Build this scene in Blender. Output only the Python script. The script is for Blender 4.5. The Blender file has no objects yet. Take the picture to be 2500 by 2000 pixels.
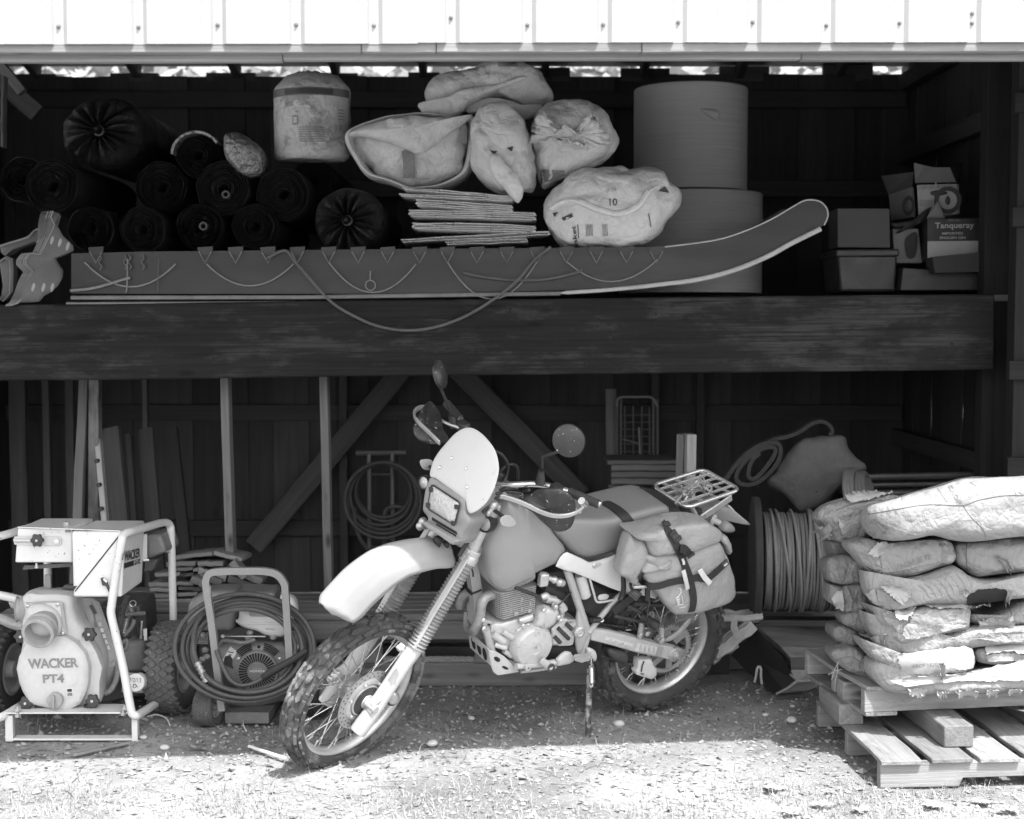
import bpy, bmesh, math, random
from mathutils import Vector as V, Matrix, noise
random.seed(7)
S = bpy.context.scene
COL = S.collection
R = math.radians
# ------------------------------------------------------------------ camera, sky, sun, exposure
FW, CH, PITCH = 1.42293, 1.7336, 0.061408
cam = bpy.data.objects.new('camera', bpy.data.cameras.new('camera'))
COL.objects.link(cam)
cam.location = (0, 0, CH)
cam.rotation_euler = (math.pi / 2 - PITCH, 0, 0)
cam.data.sensor_width = 36
cam.data.lens = 36 * FW
cam.data.clip_start = 0.1
cam.data.clip_end = 2000
cam.data.dof.use_dof = True
cam.data.dof.focus_distance = 5.7
cam.data.dof.aperture_fstop = 2.6
S.camera = cam
SUN = V((0.58, -1.0, 2.2)).normalized()          # direction towards the sun: high, in front of the shed, from the right
world = bpy.data.worlds.new('World')
S.world = world
world.use_nodes = True
wn = world.node_tree.nodes
wl = world.node_tree.links
wn.clear()
wo = wn.new('ShaderNodeOutputWorld')
wb = wn.new('ShaderNodeBackground')
ws = wn.new('ShaderNodeTexSky')
ws.sky_type = 'NISHITA'
ws.sun_disc = False
ws.sun_elevation = math.asin(SUN.z)
ws.sun_rotation = math.atan2(SUN.x, SUN.y)
ws.dust_density = 2.0
wg = wn.new('ShaderNodeRGBToBW')                  # black-and-white film: the sky's light carries no hue
wl.new(ws.outputs[0], wg.inputs[0])
wl.new(wg.outputs[0], wb.inputs[0])
wb.inputs[1].default_value = 0.15
wl.new(wb.outputs[0], wo.inputs[0])
sun = bpy.data.objects.new('sun', bpy.data.lights.new('sun', 'SUN'))
COL.objects.link(sun)
sun.data.energy = 2.0
sun.data.angle = R(0.55)
sun.data.color = (1, 1, 1)
sun.location = (4, -8, 12)
sun.rotation_euler = (-SUN).to_track_quat('-Z', 'Y').to_euler()
S.view_settings.view_transform = 'Standard'
S.view_settings.look = 'None'
S.view_settings.exposure = 2.12
S.view_settings.gamma = 1
S.view_settings.use_curve_mapping = False
S.render.engine = 'CYCLES'
S.cycles.max_bounces = 8
S.cycles.diffuse_bounces = 5

# ------------------------------------------------------------------ measured views of the photograph: (x0, y0, width, pixels across)
FULL = (0, 0, 2500, 2156)
K1 = (0, 0, 900, 2070); K2 = (800, 0, 900, 2070); K3 = (1600, 0, 900, 2070); K4 = (0, 650, 900, 2156)
K5 = (0, 1220, 800, 2091); K6 = (650, 850, 700, 1725); K7 = (650, 1350, 700, 1858); K8 = (1250, 1050, 700, 1610)
KA = (1400, 1350, 400, 1725); KB = (650, 1450, 450, 1725); KC = (950, 850, 500, 1725); KD = (1850, 1100, 650, 1246)
KE = (1650, 1000, 650, 2156); KP = (0, 1250, 480, 1428); KG = (300, 1300, 600, 2156); KS = (1980, 1150, 520, 1794)
KN = (1500, 1250, 300, 1917); KX = (1100, 1350, 400, 1725); KT = (2020, 380, 480, 2156); KL = (0, 500, 500, 2156)
KR = (1700, 1500, 500, 2156); KF = (1400, 900, 400, 1725)
CAM = V((0, 0, CH))
def ray(K, x, y):
    s = K[2] / K[3]
    px, py = K[0] + x * s, K[1] + y * s
    X, U = (px - 1250) / (FW * 2500), -(py - 1000) / (FW * 2500)
    c, t = math.cos(PITCH), math.sin(PITCH)
    return V((X, c + U * t, -t + U * c))
def W(K, x, y, d):                     # the point on the photograph's ray that lies at distance d from the camera's plane
    r = ray(K, x, y)
    return CAM + r * (d / r.y)
def G(K, x, y, z=0.0):                 # where that ray meets a level surface
    r = ray(K, x, y)
    return CAM + r * ((z - CH) / r.z)
def O(x, y, d): return W(FULL, x, y, d)
def OG(x, y, z=0.0): return G(FULL, x, y, z)
def plane_hit(K, x, y, p, n):
    r = ray(K, x, y)
    return CAM + r * ((p - CAM).dot(n) / r.dot(n))

# ------------------------------------------------------------------ materials
def nd(nt, t, **kw):
    n = nt.nodes.new(t)
    for k, v in kw.items(): setattr(n, k, v)
    return n
def base(name):
    m = bpy.data.materials.new(name)
    m.use_nodes = True
    nt = m.node_tree
    return m, nt, nt.nodes['Principled BSDF']
def g4(v): return (v, v, v, 1)
def ramp(nt, src, a, b, va, vb):
    r = nd(nt, 'ShaderNodeMapRange')
    r.inputs[1].default_value = a; r.inputs[2].default_value = b
    r.inputs[3].default_value = va; r.inputs[4].default_value = vb
    nt.links.new(src, r.inputs[0])
    return r.outputs[0]
def mth(nt, op, a, b):
    n = nd(nt, 'ShaderNodeMath', operation=op)
    for i, q in enumerate((a, b)):
        if isinstance(q, (int, float)): n.inputs[i].default_value = q
        else: nt.links.new(q, n.inputs[i])
    return n.outputs[0]
def mix(nt, f, a, b):
    n = nd(nt, 'ShaderNodeMix')
    for i, q in ((0, f), (2, a), (3, b)):
        if isinstance(q, (int, float)): n.inputs[i].default_value = q
        else: nt.links.new(q, n.inputs[i])
    return n.outputs[0]
def tex(nt, sc, det=4, stretch=None, rough=.55, kind='noise', dist=0.0):
    tc = nd(nt, 'ShaderNodeTexCoord')
    src = tc.outputs['Object']
    if stretch:
        mp = nd(nt, 'ShaderNodeMapping')
        mp.inputs['Scale'].default_value = stretch
        nt.links.new(src, mp.inputs[0]); src = mp.outputs[0]
    if kind == 'noise':
        n = nd(nt, 'ShaderNodeTexNoise')
        n.inputs['Scale'].default_value = sc; n.inputs['Detail'].default_value = det
        n.inputs['Roughness'].default_value = rough
        n.inputs['Distortion'].default_value = dist
        nt.links.new(src, n.inputs['Vector'])
        return n.outputs[0]
    n = nd(nt, 'ShaderNodeTexVoronoi')
    n.inputs['Scale'].default_value = sc
    nt.links.new(src, n.inputs['Vector'])
    return n.outputs[0]
def mat(name, v, rough=.6, metal=0, var=.2, sc=9, stretch=None, bump=.15, bsc=70, bd=.004, speck=0, sv=.6, ssc=90, rnd=0, spec=.5, coat=0, stain=0, stv=.1, stsc=5, crease=0, crs=9):
    """v base grey; var broad mottling; speck share of small marks of grey sv; stain share of larger worn patches of grey stv"""
    m, nt, b = base(name)
    n1 = tex(nt, sc, 6, stretch)
    n2 = tex(nt, sc * 7, 3, stretch)
    f = mth(nt, 'ADD', mth(nt, 'MULTIPLY', n1, .65), mth(nt, 'MULTIPLY', n2, .35))
    c = ramp(nt, f, .3, .7, v * (1 - var), v * (1 + var))
    if rnd:
        oi = nd(nt, 'ShaderNodeObjectInfo')
        c = mth(nt, 'MULTIPLY', c, ramp(nt, oi.outputs['Random'], 0, 1, 1 - rnd, 1 + rnd))
    if stain:
        t = ramp(nt, tex(nt, stsc, 7, stretch, .68, dist=.4), .5 + .5 * (.5 - stain) - .02, .5 + .5 * (.5 - stain) + .06, 0, 1)
        c = mix(nt, t, c, stv)
    if speck:
        t = ramp(nt, tex(nt, ssc, 3, None, .6), .74 - speck, .77 - speck, 0, 1)
        c = mix(nt, t, c, sv)
    nt.links.new(c, b.inputs['Base Color'])
    b.inputs['Metallic'].default_value = metal
    b.inputs['Specular IOR Level'].default_value = spec
    if coat: b.inputs['Coat Weight'].default_value = coat
    nt.links.new(ramp(nt, n1, .3, .7, max(.03, rough - .1), min(1, rough + .1)), b.inputs['Roughness'])
    if bump:
        bp = nd(nt, 'ShaderNodeBump')
        bp.inputs['Strength'].default_value = bump; bp.inputs['Distance'].default_value = bd
        nt.links.new(tex(nt, bsc, 4, stretch), bp.inputs['Height'])
        last = bp.outputs[0]
        if crease:                       # sharp folds: the ridges of a distorted noise
            h = None
            for k, (q, a) in enumerate(((crs, 1.0), (crs * 2.3, .5), (crs * 5, .22))):
                r_ = mth(nt, 'POWER', mth(nt, 'ABSOLUTE', mth(nt, 'SUBTRACT', tex(nt, q, 2, None, .5, dist=.8), .5), 0), .6)
                r_ = mth(nt, 'MULTIPLY', r_, a); h = r_ if h is None else mth(nt, 'ADD', h, r_)
            b2 = nd(nt, 'ShaderNodeBump'); b2.inputs['Strength'].default_value = crease; b2.inputs['Distance'].default_value = .03
            nt.links.new(h, b2.inputs['Height']); nt.links.new(last, b2.inputs['Normal']); last = b2.outputs[0]
        nt.links.new(last, b.inputs['Normal'])
    return m
def wood(name, v, var=.35, rough=.8, knots=.5, grey=0, axis=0, stain=0, stv=.3, rnd=.22, gs=1.0, bump=.5):
    """sawn timber, grain along the piece's own axis"""
    m, nt, b = base(name)
    st = [26, 26, 26]; st[axis] = 1.1
    st2 = [90, 90, 90]; st2[axis] = 2.2
    n1 = tex(nt, 1.0 * gs, 5, st, .6, dist=.6)
    n2 = tex(nt, 1.0 * gs, 3, st2, .6)
    big = tex(nt, 3.0, 3)
    f = mth(nt, 'ADD', mth(nt, 'MULTIPLY', n1, .5), mth(nt, 'ADD', mth(nt, 'MULTIPLY', n2, .3), mth(nt, 'MULTIPLY', big, .2)))
    c = ramp(nt, f, .34, .66, v * (1 - var), v * (1 + var))
    oi = nd(nt, 'ShaderNodeObjectInfo')
    c = mth(nt, 'MULTIPLY', c, ramp(nt, oi.outputs['Random'], 0, 1, 1 - rnd, 1 + rnd))
    if stain:
        s3 = [2.2, 2.2, 2.2]; s3[axis] = .8
        t = ramp(nt, tex(nt, 3.2, 9, s3, .7), .5 + .5 * (.5 - stain) - .03, .5 + .5 * (.5 - stain) + .08, 0, 1)
        t = mth(nt, 'MULTIPLY', t, ramp(nt, n2, .35, .6, .1, 1))
        c = mix(nt, t, c, stv)
    if knots:
        s4 = [9, 9, 9]; s4[axis] = 3.5
        k = tex(nt, 1.0, 0, s4, kind='vor')
        c = mth(nt, 'MULTIPLY', c, ramp(nt, k, .05, .17, 1 - knots, 1))
    nt.links.new(c, b.inputs['Base Color'])
    b.inputs['Roughness'].default_value = rough
    b.inputs['Specular IOR Level'].default_value = .25
    bp = nd(nt, 'ShaderNodeBump')
    bp.inputs['Strength'].default_value = bump; bp.inputs['Distance'].default_value = .004
    nt.links.new(mth(nt, 'ADD', n1, n2), bp.inputs['Height'])
    nt.links.new(bp.outputs[0], b.inputs['Normal'])
    return m

# ------------------------------------------------------------------ mesh building
def frame(t, up=V((0, 0, 1))):
    t = t.normalized()
    if abs(t.dot(up)) > .98: up = V((0, 1, 0)) if abs(t.y) < .9 else V((1, 0, 0))
    a = up.cross(t).normalized()
    return a, t.cross(a).normalized()
def catmull(pts, n, closed=False):
    pts = [V(p) for p in pts]
    out = []
    N = len(pts)
    segs = N if closed else N - 1
    for i in range(segs):
        g = (lambda j: pts[j % N]) if closed else (lambda j: pts[min(max(j, 0), N - 1)])
        p0, p1, p2, p3 = g(i - 1), g(i), g(i + 1), g(i + 2)
        for k in range(n):
            t = k / n
            out.append(.5 * ((2 * p1) + (p2 - p0) * t + (2 * p0 - 5 * p1 + 4 * p2 - p3) * t * t + (3 * p1 - p0 - 3 * p2 + p3) * t ** 3))
    if not closed: out.append(pts[-1].copy())
    return out
def resample(pts, n, closed=True):
    q = pts + [pts[0]] if closed else pts
    L = [0]
    for a, b in zip(q, q[1:]): L.append(L[-1] + (b - a).length)
    out = []; j = 0
    for i in range(n):
        d = L[-1] * i / (n if closed else n - 1)
        while j < len(L) - 2 and L[j + 1] < d: j += 1
        f = (d - L[j]) / max(1e-9, L[j + 1] - L[j])
        out.append(q[j].lerp(q[j + 1], min(1, f)))
    return out
class MB:
    def __init__(s): s.v = []; s.f = []
    def add(s, vs, fs):
        o = len(s.v)
        s.v += [V(p) for p in vs]
        s.f += [tuple(i + o for i in f) for f in fs]
        return s
    def box(s, c, d, rot=None):
        c = V(c); d = V(d) / 2
        vs = []
        for x in (-1, 1):
            for y in (-1, 1):
                for z in (-1, 1):
                    p = V((x * d.x, y * d.y, z * d.z))
                    if rot: p = rot @ p
                    vs.append(c + p)
        return s.add(vs, [(0, 1, 3, 2), (4, 6, 7, 5), (0, 4, 5, 1), (2, 3, 7, 6), (0, 2, 6, 4), (1, 5, 7, 3)])
    def hexa(s, a, b):                 # two quads (lists of four points), joined
        vs = list(a) + list(b)
        return s.add(vs, [(0, 3, 2, 1), (4, 5, 6, 7)] + [(i, (i + 1) % 4, 4 + (i + 1) % 4, 4 + i) for i in range(4)])
    def prism(s, pts, vec):
        n = len(pts); vec = V(vec)
        vs = [V(p) for p in pts] + [V(p) + vec for p in pts]
        return s.add(vs, [tuple(range(n))[::-1], tuple(range(n, 2 * n))] + [(i, (i + 1) % n, n + (i + 1) % n, n + i) for i in range(n)])
    def loft(s, rings, cap=True, closed=True):
        n = len(rings[0]); vs = [p for r in rings for p in r]; fs = []
        for i in range(len(rings) - 1):
            for j in range(n if closed else n - 1):
                k = (j + 1) % n
                fs.append((i * n + j, i * n + k, (i + 1) * n + k, (i + 1) * n + j))
        if cap and closed:
            fs.append(tuple(range(n))[::-1]); fs.append(tuple((len(rings) - 1) * n + j for j in range(n)))
        return s.add(vs, fs)
    def tube(s, path, r, n=8, closed=False, smooth=0, sq=0):
        path = [V(p) for p in path]
        if smooth: path = catmull(path, smooth, closed)
        N = len(path)
        rad = r if isinstance(r, (list, tuple)) else [r] * N
        if len(rad) != N: rad = [rad[min(len(rad) - 1, int(i * len(rad) / N))] for i in range(N)]
        rings = []; a = None
        for i, p in enumerate(path):
            if closed: t = path[(i + 1) % N] - path[i - 1]
            else: t = path[min(i + 1, N - 1)] - path[max(i - 1, 0)]
            t = t.normalized() if t.length > 1e-9 else V((0, 0, 1))
            if a is None: a, b = frame(t)
            else:
                a = (a - t * a.dot(t))
                a = a.normalized() if a.length > 1e-6 else frame(t)[0]
                b = t.cross(a)
            ph = math.pi / n if sq else 0
            k = 1 / math.cos(math.pi / n) if sq else 1
            rings.append([p + (a * math.cos(ph + 2 * math.pi * j / n) + b * math.sin(ph + 2 * math.pi * j / n)) * rad[i] * k for j in range(n)])
        if closed: rings.append(rings[0]); return s.loft(rings, cap=False)
        return s.loft(rings)
    def cyl(s, p0, p1, r, n=16, r2=None): return s.tube([p0, p1], [r, r if r2 is None else r2], n)
    def lathe(s, c, ax, prof, n=32, cap=True, start=0.0, wob=None):   # prof: (radius, distance along the axis)
        c = V(c); ax = V(ax).normalized(); a, b = frame(ax)
        rings = []
        for r, h in prof:
            rings.append([c + ax * h + (a * math.cos(t) + b * math.sin(t)) * (r if not wob else r * wob(t)) for t in [start + 2 * math.pi * j / n for j in range(n)]])
        return s.loft(rings, cap)
    def ball(s, c, r, n=16, rot=None):
        c = V(c); r = V((r, r, r)) if isinstance(r, (int, float)) else V(r)
        rings = []
        for i in range(1, n // 2):
            t = math.pi * i / (n // 2)
            ring = []
            for j in range(n):
                p = V((r.x * math.sin(t) * math.cos(2 * math.pi * j / n), r.y * math.sin(t) * math.sin(2 * math.pi * j / n), -r.z * math.cos(t)))
                ring.append(c + (rot @ p if rot else p))
            rings.append(ring)
        return s.loft(rings)
    def torus(s, c, ax, Rr, r, n=32, m=8, arc=None):
        c = V(c); a, b = frame(V(ax))
        if arc: return s.tube([c + (a * math.cos(t) + b * math.sin(t)) * Rr for t in [arc[0] + (arc[1] - arc[0]) * i / n for i in range(n + 1)]], r, m)
        return s.tube([c + (a * math.cos(2 * math.pi * i / n) + b * math.sin(2 * math.pi * i / n)) * Rr for i in range(n)], r, m, closed=True)
    def ribbon(s, path, wid, th, smooth=0):      # a flat strap; wid is one vector or one per point, th the thickness
        path = [V(p) for p in path]
        if smooth: path = catmull(path, smooth)
        N = len(path); rings = []
        for i, p in enumerate(path):
            t = (path[min(i + 1, N - 1)] - path[max(i - 1, 0)]).normalized()
            w = V(wid[min(len(wid) - 1, i * len(wid) // N)]) if isinstance(wid, list) else V(wid)
            nrm = t.cross(w).normalized() * th / 2
            rings.append([p - w / 2 - nrm, p + w / 2 - nrm, p + w / 2 + nrm, p - w / 2 + nrm])
        return s.loft(rings)
    def grid(s, fn, nu, nv):
        vs = [V(fn(i / nu, j / nv)) for i in range(nu + 1) for j in range(nv + 1)]
        fs = [(i * (nv + 1) + j, (i + 1) * (nv + 1) + j, (i + 1) * (nv + 1) + j + 1, i * (nv + 1) + j + 1) for i in range(nu) for j in range(nv)]
        return s.add(vs, fs)
    def obj(s, name, m, parent=None, local=False, bev=0, sm=.6, sub=0, solid=0, mw=None, seg=2):
        me = bpy.data.meshes.new(name)
        vs = s.v
        if parent is not None and not local:
            inv = WM[parent].inverted()
            vs = [inv @ p for p in vs]
        elif parent is None and mw is None and s.v:       # a lone mesh: put its origin at its base
            lo = V((min(p.x for p in s.v), min(p.y for p in s.v), min(p.z for p in s.v)))
            hi = V((max(p.x for p in s.v), max(p.y for p in s.v), lo.z))
            o_ = (lo + hi) / 2
            vs = [p - o_ for p in s.v]
        me.from_pydata([tuple(p) for p in vs], [], s.f)
        bm = bmesh.new(); bm.from_mesh(me)
        bmesh.ops.recalc_face_normals(bm, faces=bm.faces)
        bm.to_mesh(me); bm.free()
        me.materials.append(m)
        if sm:
            me.polygons.foreach_set('use_smooth', [True] * len(me.polygons))
            me.set_sharp_from_angle(angle=sm)
        o = bpy.data.objects.new(name, me)
        COL.objects.link(o)
        if parent is not None: o.parent = parent
        elif mw is None: o.location = o_ if s.v else (0, 0, 0)
        if mw is not None: o.matrix_basis = mw
        if bev:
            b = o.modifiers.new('bevel', 'BEVEL'); b.width = bev; b.segments = seg; b.limit_method = 'ANGLE'; b.angle_limit = R(35)
        if solid:
            b = o.modifiers.new('solid', 'SOLIDIFY'); b.thickness = solid; b.offset = 0
        if sub:
            b = o.modifiers.new('sub', 'SUBSURF'); b.levels = sub; b.render_levels = sub
        return o
WM = {}
def thing(name, label, cat, loc=(0, 0, 0), group=None, mw=None):
    o = bpy.data.objects.new(name, None); COL.objects.link(o)
    o.empty_display_size = .1
    M = mw if mw is not None else Matrix.Translation(V(loc))
    o.matrix_basis = M
    WM[o] = M.copy()
    return tag(o, label, cat, group)
def tag(o, label, cat, group=None):
    o['label'] = label; o['category'] = cat
    if group: o['group'] = group
    return o
def kind(o, k): o['kind'] = k; return o
def copy_tree(o, mw, label, group=None):
    r = o.copy(); COL.objects.link(r); r.matrix_basis = mw; WM[r] = mw.copy()
    r['label'] = label
    if group: r['group'] = group
    for ch in list(o.children):
        c = ch.copy(); COL.objects.link(c); c.parent = r
        for g in list(ch.children):
            d = g.copy(); COL.objects.link(d); d.parent = c
    return r
def plank(name, p0, p1, w, t, m, parent=None, nrm=V((0, 0, 1)), bev=.003, warp=.002, loc=False):
    """a sawn board from p0 to p1; t its thickness along nrm, w its width; its own axis runs along the grain"""
    p0 = V(p0); p1 = V(p1)
    L = (p1 - p0).length; x = (p1 - p0) / L
    z = V(nrm); z = (z - x * z.dot(x)).normalized(); y = z.cross(x)
    M = Matrix((x, y, z)).transposed().to_4x4(); M.translation = (p0 + p1) / 2
    b = MB(); rings = []
    n = 6
    for i in range(n + 1):
        u = -L / 2 + L * i / n
        dy, dz = random.uniform(-warp, warp), random.uniform(-warp, warp)
        rings.append([V((u, -w / 2 + dy, -t / 2 + dz)), V((u, w / 2 + dy, -t / 2 + dz)), V((u, w / 2 + dy, t / 2 + dz)), V((u, -w / 2 + dy, t / 2 + dz))])
    b.loft(rings)
    o = b.obj(name, m, None, mw=M, bev=bev, sm=.5)
    if parent is not None:
        o.parent = parent
        o.matrix_basis = M if loc else WM[parent].inverted() @ M
    return o
def sub_plank(*a, **k): return plank(*a, **k)
FONTS = {}
def glyphs(body, bold=0.0, gap=1.0):
    cu = bpy.data.curves.new('letters', 'FONT'); cu.body = body; cu.size = 1; cu.offset = bold; cu.space_character = gap
    cu.resolution_u = 3
    o = bpy.data.objects.new('letters', cu); COL.objects.link(o)
    dg = bpy.context.evaluated_depsgraph_get()
    me = bpy.data.meshes.new_from_object(o.evaluated_get(dg))
    vs = [v.co.copy() for v in me.vertices]; fs = [tuple(p.vertices) for p in me.polygons]
    bpy.data.objects.remove(o); bpy.data.curves.remove(cu); bpy.data.meshes.remove(me)
    x0, x1 = min(v.x for v in vs), max(v.x for v in vs); y0, y1 = min(v.y for v in vs), max(v.y for v in vs)
    return [((v.x - x0) / (x1 - x0), (v.y - y0) / (y1 - y0)) for v in vs], fs
def lettering(name, body, fn, m, parent, local=False, bold=0.0, gap=1.0, mw=None):
    """flat lettering laid on a surface: fn(u, v) is the surface point under the text's unit square"""
    uv, fs = glyphs(body, bold, gap)
    b = MB(); b.add([fn(u, v) for u, v in uv], fs)
    return b.obj(name, m, parent, local, sm=0, mw=mw)
def quad(a, b, c, d, lift=0.0):        # bilinear surface: a lower left, b lower right, c upper right, d upper left
    a, b, c, d = V(a), V(b), V(c), V(d)
    n = (b - a).cross(d - a).normalized() * lift
    return lambda u, v: a.lerp(b, u).lerp(d.lerp(c, u), v) + n
def puff(outline, nrm, front, back, rings=7, p=2.4, n=56, noise_a=.006, nsc=7, seed=0, wr=0, wk=9, sm=6, pf=None, mid=None):
    """a stuffed or moulded solid: OUTLINE (points in a plane), bulging FRONT along nrm and BACK the other way"""
    nrm = V(nrm).normalized()
    pts = catmull(outline, sm, True) if sm else [V(q) for q in outline]
    pts = resample(pts, n)
    c = sum(pts, V()) / n if mid is None else V(mid)
    off = V((seed * 3.7, seed * 1.3, seed * 2.1))
    def ring(s_, h, sign):
        r = []
        for j, q in enumerate(pts):
            b = c.lerp(q, s_) + nrm * h
            d = noise.noise(b * nsc + off) * noise_a + noise.noise(b * nsc * 2.7 + off) * noise_a * .5
            if wr: d += wr * math.sin(2 * math.pi * j / n * wk + 3 * noise.noise(b * 3 + off)) * s_ * s_ * noise.noise(b * 5 - off)
            r.append(b + nrm * sign * d + (q - c).normalized() * d * .5)
        return r
    out = []
    ss = [math.cos(.5 * math.pi * k / rings) for k in range(rings)]
    ss = [1 - (1 - math.sin(.5 * math.pi * (k + 1) / rings)) for k in range(rings)]     # small to 1
    pf = pf or p
    prof = lambda s_, e: (1 - s_ ** e) ** (1 / e)
    for s_ in [.04] + ss[:-1]: out.append(ring(s_, -back * prof(s_, p), -1))
    out.append(ring(1, 0, 1))
    for s_ in ss[:-1][::-1] + [.04]: out.append(ring(s_, front * prof(s_, pf), 1))
    return MB().loft(out)
from mathutils.bvhtree import BVHTree
class Surf:
    """the surface of a finished body, for laying prints, hems and straps on it along the view's rays"""
    def __init__(s, mb, d=6): s.t = BVHTree.FromPolygons(mb.v, mb.f); s.d = d
    def at(s, K, x, y, lift=.004):
        r = ray(K, x, y).normalized()
        h = s.t.ray_cast(CAM, r)
        if h[0] is None:
            p = W(K, x, y, s.d); q = s.t.find_nearest(p)
            return q[0] + (q[0] - CAM).normalized() * -lift
        n = h[1] if h[1].dot(r) < 0 else -h[1]
        return h[0] + n * lift
    def line(s, K, pts, lift=.004, n=0):
        if n: pts = [(p.x, p.y) for p in catmull([(x, y, 0) for x, y in pts], n)]
        return [s.at(K, x, y, lift) for x, y in pts]
    def quad(s, K, a, b, c, d, lift=.003):
        def f(u, v):
            x = (a[0] * (1 - u) + b[0] * u) * (1 - v) + (d[0] * (1 - u) + c[0] * u) * v
            y = (a[1] * (1 - u) + b[1] * u) * (1 - v) + (d[1] * (1 - u) + c[1] * u) * v
            return s.at(K, x, y, lift)
        return f
    def patch(s, K, outline, lift=.004, edge=.0, name='', rag=0.0, seed=0, sm=0, n=40, rings=4):
        """a thin sheet lying on the surface inside an outline of view points; rag makes its edge torn"""
        o = [V((x, y, 0)) for x, y in outline]
        if sm: o = catmull(o, sm, True)
        o = resample(o, n); c = sum(o, V()) / n
        rs = random.Random(seed)
        o = [c.lerp(p, 1 + (rs.uniform(-rag, rag) if rag else 0)) for p in o]
        vs = [s.at(K, c.x, c.y, lift)]; fs = []
        for k in range(1, rings + 1):
            for p in o:
                q = c.lerp(p, k / rings); vs.append(s.at(K, q.x, q.y, lift + edge * (k / rings) ** 3 * (.5 + rs.random()))) 
        for j in range(n): fs.append((0, 1 + j, 1 + (j + 1) % n))
        for k in range(rings - 1):
            for j in range(n): fs.append((1 + k * n + j, 1 + (k + 1) * n + j, 1 + (k + 1) * n + (j + 1) % n, 1 + k * n + (j + 1) % n))
        return MB().add(vs, fs)
def crumple(mb, amp=.012, sc=5, seed=0, fine=.004, axis=None, flat=None):
    """soft folds and creases pressed into a body; axis stretches the creases along a direction"""
    o = V((seed * 5.1, seed * 2.3, seed * 3.9))
    c = sum(mb.v, V()) / len(mb.v)
    for i, p in enumerate(mb.v):
        q = p - c
        if axis is not None: q = q - axis * q.dot(axis) * .65
        r = noise.ridged_multi_fractal(q * sc + o, 1.0, 2.1, 3, 1.0, 2.0)
        r2 = abs(noise.noise(q * sc * 3.2 + o)) 
        d = -(r - 1.0) * amp - (.3 - r2) * fine * 2
        n = (p - c); n.z *= 1.3
        mb.v[i] = p + n.normalized() * d
    return mb
# ------------------------------------------------------------------ the place: ground, hillside, shed
M_white_steel = mat('white_steel', .3, rough=.5, var=.05, sc=3, bump=.03, speck=.02, sv=.35, ssc=140)
M_screw = mat('screw_head', .16, rough=.45, metal=.6)
W_header = wood('header_pine', .22, rnd=.12)
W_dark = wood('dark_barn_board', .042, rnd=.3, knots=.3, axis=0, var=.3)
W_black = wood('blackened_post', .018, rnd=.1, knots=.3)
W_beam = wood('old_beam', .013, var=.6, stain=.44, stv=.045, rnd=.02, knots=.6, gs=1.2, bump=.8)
W_shelf = wood('shelf_board', .16, rnd=.2)
W_stud = wood('grey_stud', .145, rnd=.18, knots=.7, stain=.2, stv=.12)
W_frame = wood('dim_framing', .07, rnd=.2)
W_pale = wood('pale_board', .36, rnd=.2, stain=.25, stv=.2)
M_crack = mat('dark_split', .008, rough=1, bump=0)
M_roof = mat('roof_deck', .07, rough=.8)

def gz(x, y):
    a = noise.noise(V((x * 1.1, y * 1.1, 3.0))) * .012 + noise.noise(V((x * 5, y * 5, 9.0))) * .006
    return a - .006
m, nt, b = base('sandy_dirt')
n1 = tex(nt, 2.2, 8, None, .62); n2 = tex(nt, 38, 6, None, .7); n3 = tex(nt, 150, 3, None, .6)
f = mth(nt, 'ADD', mth(nt, 'MULTIPLY', n1, .42), mth(nt, 'ADD', mth(nt, 'MULTIPLY', n2, .38), mth(nt, 'MULTIPLY', n3, .2)))
c = ramp(nt, f, .36, .64, .19, .40)
big = tex(nt, 1.1, 6, None, .65, dist=.5)
c = mth(nt, 'MULTIPLY', c, ramp(nt, big, .38, .62, .72, 1.12))
c = mix(nt, ramp(nt, n2, .6, .66, 0, .6), c, .14)
nt.links.new(c, b.inputs['Base Color']); b.inputs['Roughness'].default_value = .95
b.inputs['Specular IOR Level'].default_value = .1
bp = nd(nt, 'ShaderNodeBump'); bp.inputs['Strength'].default_value = .8; bp.inputs['Distance'].default_value = .014
nt.links.new(mth(nt, 'ADD', n2, mth(nt, 'MULTIPLY', n3, .5)), bp.inputs['Height']); nt.links.new(bp.outputs[0], b.inputs['Normal'])
M_dirt = m
xs = [-160, -80, -40, -20, -10, -6] + [-4 + 8 * i / 230 for i in range(231)] + [6, 10, 20, 40, 80, 160]
ys = [-60, -30, -12, -4, 1, 3] + [4.6 + 2.8 * i / 120 for i in range(121)] + [8, 9, 10, 10.4, 11, 12, 13, 15, 18, 22, 30, 45, 70, 120, 300]
vs = []
for y in ys:
    for x in xs:
        near = abs(x) <= 4.01 and 4.5 < y < 7.5
        hill = max(0, y - 10.4) * .42 if y < 30 else 19.6 * .42 + (y - 30) * .3
        vs.append((x, y, (gz(x, y) if near else -.006) + (hill if y > 10.4 else 0)))
nx = len(xs)
g = MB(); g.add(vs, [(j * nx + i, j * nx + i + 1, (j + 1) * nx + i + 1, (j + 1) * nx + i) for j in range(len(ys) - 1) for i in range(nx - 1)])
kind(g.obj('ground', M_dirt, sm=0, mw=Matrix.Identity(4)), 'structure')

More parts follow.
